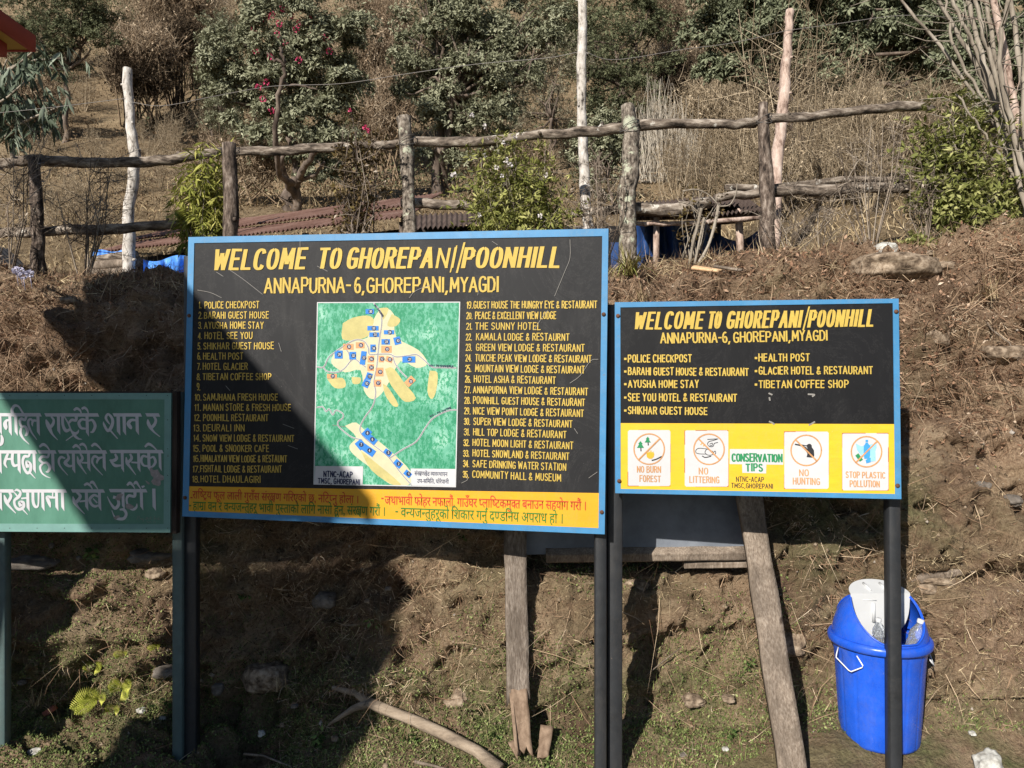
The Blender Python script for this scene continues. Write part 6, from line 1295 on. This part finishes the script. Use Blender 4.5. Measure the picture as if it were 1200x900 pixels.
mb = MB(); p = slope_pts(10000, 9, 42); msk = fbm(p[:, 0]*.25, p[:, 1]*.25, 0, 3, 181) > -.25; p = p[msk]
c = np.repeat(p, 5, 0)+RNG.normal(size=(len(p)*5, 3))*[.3, .3, .12]+[0, 0, .15]; s = c[:, 1]/16
leaves(mb, c, RNG.normal(size=c.shape)+[0, 0, .3], RNG.uniform(.04, .10, len(c))*s, RNG.uniform(.015, .035, len(c))*s, tint=np.clip(np.repeat(RNG.normal(.45, .2, len(p)), 5), 0, 1))
single('undergrowth', mb, ML_BROWN, 'brown leafy undergrowth between the trees high on the slope', None, loc=(0, 20, 0), kind='stuff')
mb = MB(); p = slope_pts(9000, 13, 45); msk = fbm(p[:, 0]*.22+5, p[:, 1]*.22, 0, 3, 191) > .05; p = p[msk]
c = np.repeat(p, 7, 0)+RNG.normal(size=(len(p)*7, 3))*[.3, .3, .15]+[0, 0, .25]; s = c[:, 1]/18
leaves(mb, c, RNG.normal(size=c.shape)+[0, 0, .3], RNG.uniform(.06, .13, len(c))*s, RNG.uniform(.02, .05, len(c))*s, tint=np.clip(np.repeat(RNG.normal(.45, .25, len(p)), 7), 0, 1))
single('evergreen_undergrowth', mb, ML_DARK, 'dark green low scrub between the trees high on the slope', None, loc=(0, 24, 0), kind='stuff')
mb = MB(); n = 9000; x = RNG.uniform(-3.4, 3.4, n); y = RNG.uniform(4.15, 5.5, n); p = np.stack([x, y, height(x, y)], 1); d = RNG.normal(size=p.shape)*[.7, .6, .2]+[0, 0, .6]
blades(mb, p-[0, 0, .02], d, RNG.uniform(.03, .13, n), RNG.uniform(.002, .005, n), RNG.normal(size=p.shape)*.5+[0, 0, -.3])
single('crest_grass', mb, M_STRAW, 'short dry grass along the top of the bank at the fence foot', None, loc=(0, 4.6, 2.3), kind='stuff')

# brown tangles of twigs and dead leaves between the trees
def thicket(px, py, rx, ry, by, n, lab, m=None, kl=.5, seed=0):
    D = hit(px, by, 7).y; c = np.array(P(px, py, D)); Rr_ = np.array((rx, min(rx, ry)*.9, ry))/FPX*D; mb = MB()
    n = int(n*.8); nb = 26; bc_ = c+unit(RNG.normal(size=(nb, 3)))*Rr_*RNG.uniform(.2, 1, (nb, 1)); k = RNG.integers(0, nb, n); br = Rr_.mean()*.38
    p = bc_[k]+RNG.normal(size=(n, 3))*br*.6; d = RNG.normal(size=(n, 3))*[.6, .6, .5]+[0, 0, .9]; l = RNG.uniform(.12, .5, n)*D/15
    t0 = np.clip(.45+.2*RNG.normal(size=nb)[k]+.18*RNG.normal(size=n), 0, 1)
    twigs(mb, p, p+unit(d)*l[:, None], .0055*D/15, .002*D/15, t0)
    nl = int(n*kl*2); k = RNG.integers(0, n, nl); leaves(mb, p[k]+unit(d[k])*l[k][:, None]*RNG.random((nl, 1)), RNG.normal(size=(nl, 3)), RNG.uniform(.04, .09, nl)*D/15, RNG.uniform(.015, .04, nl)*D/15, tint=np.clip(t0[k]+.1, 0, 1))
    b = hit(px, by, 7); ns = 14; e = c+unit(RNG.normal(size=(ns, 3)))*Rr_*.8; s0 = np.array(b)+RNG.normal(size=(ns, 3))*[Rr_[0]*.3, .1, 0]; twigs(mb, s0, e, .02*D/15, .008*D/15, .4)
    single('thicket', mb, m or M_SHRUB, lab, 'thicket', loc=tuple(b))
M_BRTH = m_tint('brown thicket', [(0, (.085, .058, .036)), (.5, (.28, .205, .135)), (1, (.52, .42, .30))], .9, .1)
for a in ((200, 20, 60, 50, 130, 4200, 'brown thicket at the top left between the dark tree and the flowering rhododendron', M_BRTH), (165, 60, 45, 35, 150, 2400, 'brown thicket behind the cut top of the birch pole', M_BRTH),
    (440, 40, 45, 60, 190, 4200, 'brown thicket between the flowering and the broad rhododendron', M_BRTH), (455, 130, 35, 45, 215, 2800, 'lower brown thicket above the third fence post', M_BRTH), (290, 190, 70, 26, 240, 2600, 'low olive brown thicket right of the birch pole', M_BRTH), (600, 200, 60, 26, 232, 2200, 'low brown thicket under the broad rhododendron', M_BRTH),
    (800, 60, 34, 60, 160, 2600, 'brown thicket left of the wide rhododendron', M_BRTH), (870, 140, 95, 40, 215, 5200, 'grey twiggy thicket above the top rail right of the thick post', M_SHRUB), (1030, 160, 90, 40, 225, 5200, 'grey twiggy thicket above the top rail behind the light green shrub', M_SHRUB), (945, 200, 120, 26, 250, 2200, 'grey twiggy thicket between the two rails at the right', M_SHRUB), (30, 120, 50, 25, 170, 1800, 'brown thicket under the hanging branches at the left edge', M_BRTH)):
    thicket(*a[:7], m=a[7])
M_SHADETH = m_tint('shade toned thicket', [(0, (.025, .018, .012)), (.6, (.09, .065, .042)), (1, (.2, .15, .10))], .9, .1)  # dark colour paints in the shade of the hollow and the gaps
for a in ((165, 92, 42, 20, 150, 3200, 'tangle coloured dark as shade in the hollow right of the birch pole top'), (25, 140, 45, 14, 172, 1500, 'tangle coloured dark as shade at the left edge'), (208, 50, 22, 20, 150, 1500, 'tangle coloured dark as shade left of the flowering rhododendron crown'), (800, 100, 26, 40, 170, 1800, 'tangle coloured dark as shade between the dark tree and the wide rhododendron')):
    thicket(*a, m=M_SHADETH, kl=1.2)
# --- plants at the fence
def bush(name, label, base, lobes, d, m, nl, L, W, nst=14, mst=None, droop=.2, rs=.006, flower=None, spread=.8, cat='bush', nleaf=6):
    b = P(*base, d); b.z = H(b.x, d); t = thing(name, label, cat, b); ms, mf = MB(), MB(); w = np.array([r[2]*r[3] for r in lobes], float); w /= w.sum()
    for (cx, cy, rx, ry), ww in zip(lobes, w):
        c = np.array(P(cx, cy, d)); R = np.array((rx, min(rx, ry)*.8, ry))/FPX*d
        for k in range(max(2, int(nst*ww))):
            e = c+sphere_dirs(1)[0]*R*RNG.uniform(.5, .95); q = catmull(branch_path(np.array(b)+RNG.normal(size=3)*[.04, .04, 0], e, 5, .05), 3); ms.tube(q, np.linspace(rs, rs*.35, len(q)), 5, .1, k)
            n_ = int(nl*ww/max(2, int(nst*ww))); i0 = RNG.integers(len(q)//3, len(q), n_); pp = q[i0]+RNG.normal(size=(n_, 3))*R*.42
            whorls(mf, pp, (pp-np.array(b))*.8+RNG.normal(size=pp.shape)*.3, nleaf, L, W, droop, spread)
            tw0 = q[i0[::2]]; twigs(ms, tw0, pp[::2], rs*.3, rs*.15)
    part('stems', ms, mst or M_PALES, t, True); part('foliage', mf, m, t)
    if flower:
        for fx, fy, r in flower:
            f_ = MB(); p = np.array(P(fx, fy, d-.18)); dd = sphere_dirs(14); leaves(f_, p+dd*.004, dd, r, r*.8, .3); part('blossom', f_, M_WFL if name != 'rose_bush' else M_PINK, t)
    return t
bush('bamboo_clump', 'yellow green narrow leaved clump at the second fence post', (250, 305), [(232, 195, 20, 22), (245, 215, 20, 30), (222, 235, 15, 30), (252, 182, 14, 12), (250, 245, 10, 20)], 4.62, ML_BAMB, 520, .085, .013, 26, ML_BAMB and M_PALES, .8, .004, spread=.5, nleaf=5)
bush('flowering_bush', 'green bush with small white blossoms hanging over the middle of the map board top', (605, 300), [(600, 225, 45, 40), (640, 235, 38, 35), (570, 200, 32, 30), (595, 175, 34, 22), (560, 245, 26, 26), (655, 260, 26, 22), (620, 190, 35, 25)], 4.66, ML_BUSH, 1400, .042, .013, 50, None, .15, .004,
     flower=[(590, 167, .012), (593, 188, .018), (598, 193, .016), (582, 196, .014), (568, 182, .013), (556, 185, .012), (553, 135, .014), (568, 148, .014), (532, 205, .02), (640, 205, .014), (633, 253, .014), (588, 206, .012), (604, 160, .012), (561, 252, .014)])
for i, (x0, y0, x1, y1) in enumerate(((585, 200, 580, 130), (610, 170, 600, 130), (635, 190, 645, 140), (560, 180, 545, 140))): pass
bush('flowering_bush', 'light green shrub growing against the leaning stems at the right edge', (1130, 300), [(1108, 132, 30, 28), (1135, 120, 22, 26), (1115, 168, 42, 36), (1150, 190, 42, 38), (1100, 220, 36, 36), (1150, 245, 42, 34), (1120, 262, 44, 28), (1185, 215, 22, 44), (1085, 185, 24, 28)], 4.75, ML_RBUSH, 1650, .050, .017, 56, None, .2, .005)
bush('rose_bush', 'thin rose bush with reddish leaves and a pink bloom left of the third post', (425, 300), [(405, 165, 22, 30), (430, 185, 22, 24), (415, 140, 16, 16), (440, 155, 10, 14), (400, 200, 14, 20)], 4.6, ML_ROSE, 330, .030, .014, 12, M_BARK, .2, .0055, flower=[(428, 150, .018), (431, 153, .014), (410, 129, .010)])
bush('small_plant', 'small leafy plant with pinkish stems beside the lean-to thorn stems', (808, 300), [(800, 225, 22, 16), (825, 215, 18, 16), (840, 235, 14, 12)], 4.5, ML_ROSE, 50, .026, .012, 10, M_PALES, .2, .004)
bush('small_plant', 'little green leafy plant on the crest under the light green shrub', (1070, 300), [(1068, 285, 14, 7)], 4.4, ML_RBUSH, 60, .035, .015, 5, None, .1, .003)
def bare(name, label, bx, by, d, h, w, seed, n0=7, n1=6, n2=5, r=.007, m=M_TWIG, leaf=0, m2=None):
    b = P(bx, by, d); b.z = H(b.x, d)-.03; mb = shrub_mesh(seed, h, w, n0, n1, n2, r, leaf=leaf); o = bpy.data.objects.new(name, mb.mesh(name, m)); COL.objects.link(o); o.location = b; o['label'] = label; o['category'] = 'shrub'
bare('bare_shrub', 'bare twiggy shrub at the left edge in front of the first fence post', 8, 320, 4.5, .95, .30, 11, 6, 7, 5, .006, leaf=120)
bare('bare_shrub', 'bare shrub with fine upright twigs between the first post and the birch pole', 98, 325, 4.75, .85, .35, 12, 9, 7, 6, .006)
bare('bare_shrub', 'bare stems with buds rising left of the third fence post', 412, 280, 4.55, .80, .16, 13, 5, 5, 4, .006, leaf=60)
bare('bare_shrub', 'bare brown shrub between the mottled pole and the thick fence post', 705, 300, 4.6, .72, .24, 14, 10, 7, 5, .005, leaf=150)
bare('bare_shrub', 'dried shrub with thin pale stalks right of the pinkish pole', 1020, 310, 4.55, .75, .30, 15, 9, 6, 5, .005)
bare('bare_shrub', 'dry low twigs around the foot of the post right of the lean-to', 925, 305, 4.6, .35, .3, 16, 9, 6, 5, .004)
bare('bare_shrub', 'dry twiggy growth under the light green shrub at the right', 1085, 300, 4.7, .55, .4, 17, 12, 6, 5, .005, leaf=80)
bare('bare_shrub', 'fine dry twigs along the lower rail right of the lean-to', 960, 300, 4.9, .6, .45, 18, 12, 6, 5, .004)
# thorn stems
t = thing('thorn_plant', 'grey thorny stems with pale arching shoots in front of the lean-to', 'plant', (P(822, 308, 4.45).x, 4.45, H(P(822, 308, 4.45).x, 4.45)))
for pts, r in (([(808, 309), (812, 285), (818, 262), (822, 244)], .0085), ([(814, 309), (820, 280), (825, 255)], .007), ([(818, 309), (830, 288), (838, 262), (842, 240)], .0085)):
    mb = MB(); q = catmull([tuple(P(x, y, 4.42)) for x, y in pts], 5); mb.tube(q, r, 7, .15, 3)
    k = 50; i0 = RNG.integers(0, len(q), k); dv = unit(RNG.normal(size=(k, 3))*[1, 1, .3]); blades(mb, q[i0]+dv*r*.8, dv, .012, .004, np.zeros((k, 3))); part('stem', mb, M_PALES, t)
for pts in ([(842, 242), (855, 240), (862, 228), (864, 215)], [(842, 240), (830, 228), (815, 222), (800, 224)], [(820, 250), (808, 240), (795, 236)]):
    mb = MB(); mb.tube(catmull([tuple(P(x, y, 4.42)) for x, y in pts], 5), .004, 5); part('shoot', mb, M_PALES, t)
# leaning stem bundle at the right edge
t = thing('leaning_shrub', 'tall bundle of pale leaning stems fanning up at the right edge', 'tree', (P(1203, 300, 5.0).x, 5.0, H(P(1203, 300, 5.0).x, 5.0)))
for i, (pts, r) in enumerate((([(1215, 300), (1185, 180), (1150, 90), (1090, -20)], .016), ([(1215, 300), (1190, 190), (1120, 80), (1060, 5), (1030, -25)], .012), ([(1210, 300), (1185, 170), (1150, 60), (1125, -30)], .018), ([(1212, 300), (1195, 180), (1170, 80), (1150, -30)], .018), ([(1218, 300), (1200, 200), (1185, 110), (1165, 5), (1160, -30)], .028), ([(1222, 300), (1210, 180), (1195, 80), (1180, -30)], .02), ([(1215, 300), (1188, 200), (1165, 120), (1140, 50), (1110, -10)], .014), ([(1205, 290), (1170, 150), (1120, 60), (1105, -20)], .011), ([(1215, 300), (1200, 140), (1202, 60), (1210, -30)], .02), ([(1210, 280), (1190, 210), (1160, 165), (1120, 110)], .009), ([(1210, 290), (1180, 140), (1150, 30), (1140, -30)], .015), ([(1225, 300), (1206, 220), (1186, 150), (1172, 60), (1190, -30)], .017))):
    mb = MB(); q = catmull([tuple(P(x, y, 5.0-.04*i)) for x, y in pts], 7); q[1:-1] += RNG.normal(size=(len(q)-2, 3))*.005; mb.tube(q, np.linspace(r, r*.7, len(q)), 8, .15, i); k = 7; i0 = RNG.integers(len(q)//3, len(q), k)
    for j in i0: e = q[j]+unit(RNG.normal(size=3)*[1, .5, .6]+[-.4, 0, .6])*RNG.uniform(.15, .45); mb.tube([q[j], (q[j]+e)/2+RNG.normal(size=3)*.02, e], [.004, .003, .0015], 4)
    part('stem', mb, M_PINKB if i == 4 else M_PALES, t, True)
# grass tufts
def tuft(px, py, d, n, L, label, m, wd=.006, name='grass_tuft'):
    b = P(px, py, d); b.z = min(b.z, H(b.x, d)+.05); mb = MB()
    for k in range(n):
        a = RNG.uniform(0, 2*math.pi); s = RNG.uniform(.2, 1.0); l = L*RNG.uniform(.6, 1.15); dx, dy = math.cos(a)*s, math.sin(a)*s*.7-.2
        t_ = np.linspace(0, 1, 6)[:, None]; q = np.array(b)+[RNG.normal()*.015, RNG.normal()*.015, 0]+np.hstack([dx*l*t_, dy*l*t_, l*(t_*(1.05-.3*s)-t_**2*s*1.05)])
        w_ = wd*(1-t_**2*.9); sd = unit(np.cross(q[-1]-q[0], [0, 0, 1.0])+1e-6); V = np.vstack([q-sd*w_*.5, q+sd*w_*.5]); i = np.arange(5); mb.add(V, np.stack([i, i+6, i+7, i+1], -1), None, RNG.random())
    single(name, mb, m, label, 'grass', loc=tuple(b))
M_TUFT = m_tint('tuft grass', [(0, (.16, .12, .05)), (.5, (.30, .26, .09)), (.8, (.32, .36, .09)), (1, (.50, .42, .24))], .7, .2)
tuft(738, 322, 4.15, 130, .26, 'tuft of yellow green grass on the crest at the foot of the thick fence post', M_TUFT)
tuft(750, 345, 4.0, 60, .20, 'dry hanging grass tuft between the tops of the two black boards', M_STRAW, .004)
tuft(790, 893, 3.08, 40, .28, 'arching yellow grass tuft at the bottom right of the two steel posts', M_TUFT, .004)
tuft(40, 690, 3.72, 45, .16, 'thin dry grass tuft on the shaded bank under the green board', M_STRAW, .003)
tuft(330, 650, 3.62, 25, .14, 'few dry grass stalks hanging on the shaded bank under the map board', M_STRAW, .003)
tuft(1135, 720, 3.42, 50, .12, 'dark wispy grass tuft on the bank right of the bin', M_ROOT, .003)
tuft(1160, 350, 4.0, 60, .2, 'dry grass tuft hanging over the upper right bank', M_STRAW, .004)
q_ = hit(775, 215, 7)
for ox, hh in ((-.5, 2.2), (0, 2.9), (.45, 2.3), (.8, 1.8)):
    mb = MB(); n = 90; p = np.array(q_)+np.stack([RNG.normal(size=n)*.16+ox, RNG.normal(size=n)*.2, np.zeros(n)], 1); e = p+np.stack([RNG.normal(size=n)*.16, RNG.normal(size=n)*.2, RNG.uniform(.5, 1, n)*hh], 1)
    twigs(mb, p, e, .010, .004, RNG.uniform(.5, 1, n)); single('tall_grass', mb, m_tint('pale tall grass', [(0, (.2, .17, .13)), (1, (.56, .50, .41))], .9, .1) if ox == -.5 else bpy.data.materials['pale tall grass'], 'pale upright dry grass clump above the rail right of the thick post, '+{-.5: 'leftmost of four', 0: 'tallest of four', .45: 'third from the left', .8: 'rightmost and lowest'}[ox], 'grass', loc=tuple(q_))
# ferns
def fern(px, py, fronds, label):
    q0 = hit(px, py); b = q0+Vector((0, -.02, 0)); t = thing('fern', label, 'fern', b)
    for (dx, dz, L) in fronds:
        mb = MB(); s = np.linspace(0, 1, 16); d = np.array((dx, -.55, dz)); d /= np.linalg.norm(d)
        c = np.array(b)+d*L*s[:, None]+np.array((0, 0, -.35*L))*(s[:, None]**2)
        mb.tube(c[::3], .0013, 4, tint=.3); T = np.gradient(c, axis=0); T = unit(T); side = unit(np.cross(T, [0, -1, .35]))
        for sg in (-1, 1):
            pl_ = L*.42*np.sin(math.pi*(s*.86+.12))**.8; i = np.arange(1, 16)
            leaves(mb, c[i], side[i]*sg+T[i]*.45+[0, 0, -.1], pl_[i], L*.042, .12, tint=np.full(15, .55+.2*sg), nrm=np.cross(side[i], T[i]))
        part('frond', mb, ML_FERN, t)
fern(118, 818, [(-1, .25, .12), (-.75, .7, .12), (-.3, .9, .11), (.2, .8, .09), (-1, -.15, .10), (.6, .5, .09)], 'yellow green fern at the foot of the sunlit bank, leftmost and largest')
fern(113, 779, [(.5, .25, .09), (-.2, .3, .07)], 'small yellow fern frond above the large fern')
fern(146, 806, [(.1, 1, .13), (.7, .7, .10), (-.5, .7, .09), (.4, .1, .09)], 'upright yellow fern between the large fern and the green post')
fern(136, 832, [(-.2, .7, .08), (.5, .5, .08)], 'little fern right beside the foot of the large fern')
fern(148, 766, [(.4, .5, .06), (-.5, .5, .06), (0, .9, .06)], 'tiny yellow fern high on the sunlit bank')
fern(186, 757, [(.4, .4, .05), (-.5, .3, .05), (0, .9, .05)], 'tiny yellow fern next to the green post')
def weed(px, py, n, L, label, m=None, W=None):
    b = hit(px, py)+Vector((0, -.012, 0)); mb = MB(); p = np.repeat(np.array(b)[None], n, 0)+RNG.normal(size=(n, 3))*L*.55*[1, .3, .7]; leaves(mb, p, RNG.normal(size=(n, 3))+[0, -.9, .5], RNG.uniform(.6, 1.2, n)*L, (W or L*.6)*RNG.uniform(.7, 1.1, n), .2); mb.tube([tuple(b-Vector((0, -.02, L*.3))), tuple(b)], .002, 4)
    single('weed', mb, m or ML_WEED, label, 'weed', loc=tuple(b))
for a in ((938, 722, 22, .035, 'grey green weed on the bank between the long plank and the bin'), (30, 660, 6, .03, 'small two leaved seedling under the left end of the green board', ML_FERN), (876, 778, 26, .022, 'pale green weed right of the twin post shadows'), (553, 796, 16, .022, 'small green weed on the sunlit bank left of the split plank'),
    (438, 728, 14, .03, 'dark green weed in the shaded bank below the map board'), (376, 865, 16, .035, 'broad leaved weed left of the forked branch'), (583, 862, 20, .035, 'broad leaved green weed between the branch and the split plank'), (855, 862, 30, .03, 'green weed patch at the foot of the bank left of the long plank'),
    (710, 880, 16, .04, 'green leafy weed between the two steel posts'), (285, 700, 12, .025, 'small shaded weed right of the dark post'), (110, 648, 18, .04, 'dark round leaved weed in the shade under the green board'), (195, 828, 8, .035, 'pale green leaf weed at the foot of the green post'), (15, 755, 22, .05, 'dark leafy weed at the left edge behind the thin post'),
    (1065, 655, 14, .03, 'small green weed on the bank right of the smaller board'), (545, 630, 10, .02, 'tiny weed just under the map board'), (640, 895, 20, .03, 'clover like weed below the broken wood chunk'), (480, 865, 20, .028, 'low green weed beside the middle of the forked branch'), (1000, 860, 14, .02, 'tiny weed left of the bin foot')):
    weed(*a[:5], *(a[5:] if len(a) > 5 else ()))
t = thing('pale_flowers', 'cluster of pale lilac flower heads on the crest at the left edge', 'flower', P(28, 325, 4.25))
M_LIL = m_tint('lilac petals', [(0, (.42, .40, .52)), (1, (.72, .70, .80))], .7, .2)
for px, py in ((19, 317), (27, 323), (35, 321), (24, 318)):
    mb = MB(); p = np.array(P(px, py, 4.22)); dd = sphere_dirs(60); leaves(mb, p+dd*.012, dd+RNG.normal(size=dd.shape)*.4, .014, .012, .3); mb.tube([p, p-[0, -.02, .08]], .002, 4, tint=0); part('flower_head', mb, M_LIL, t)
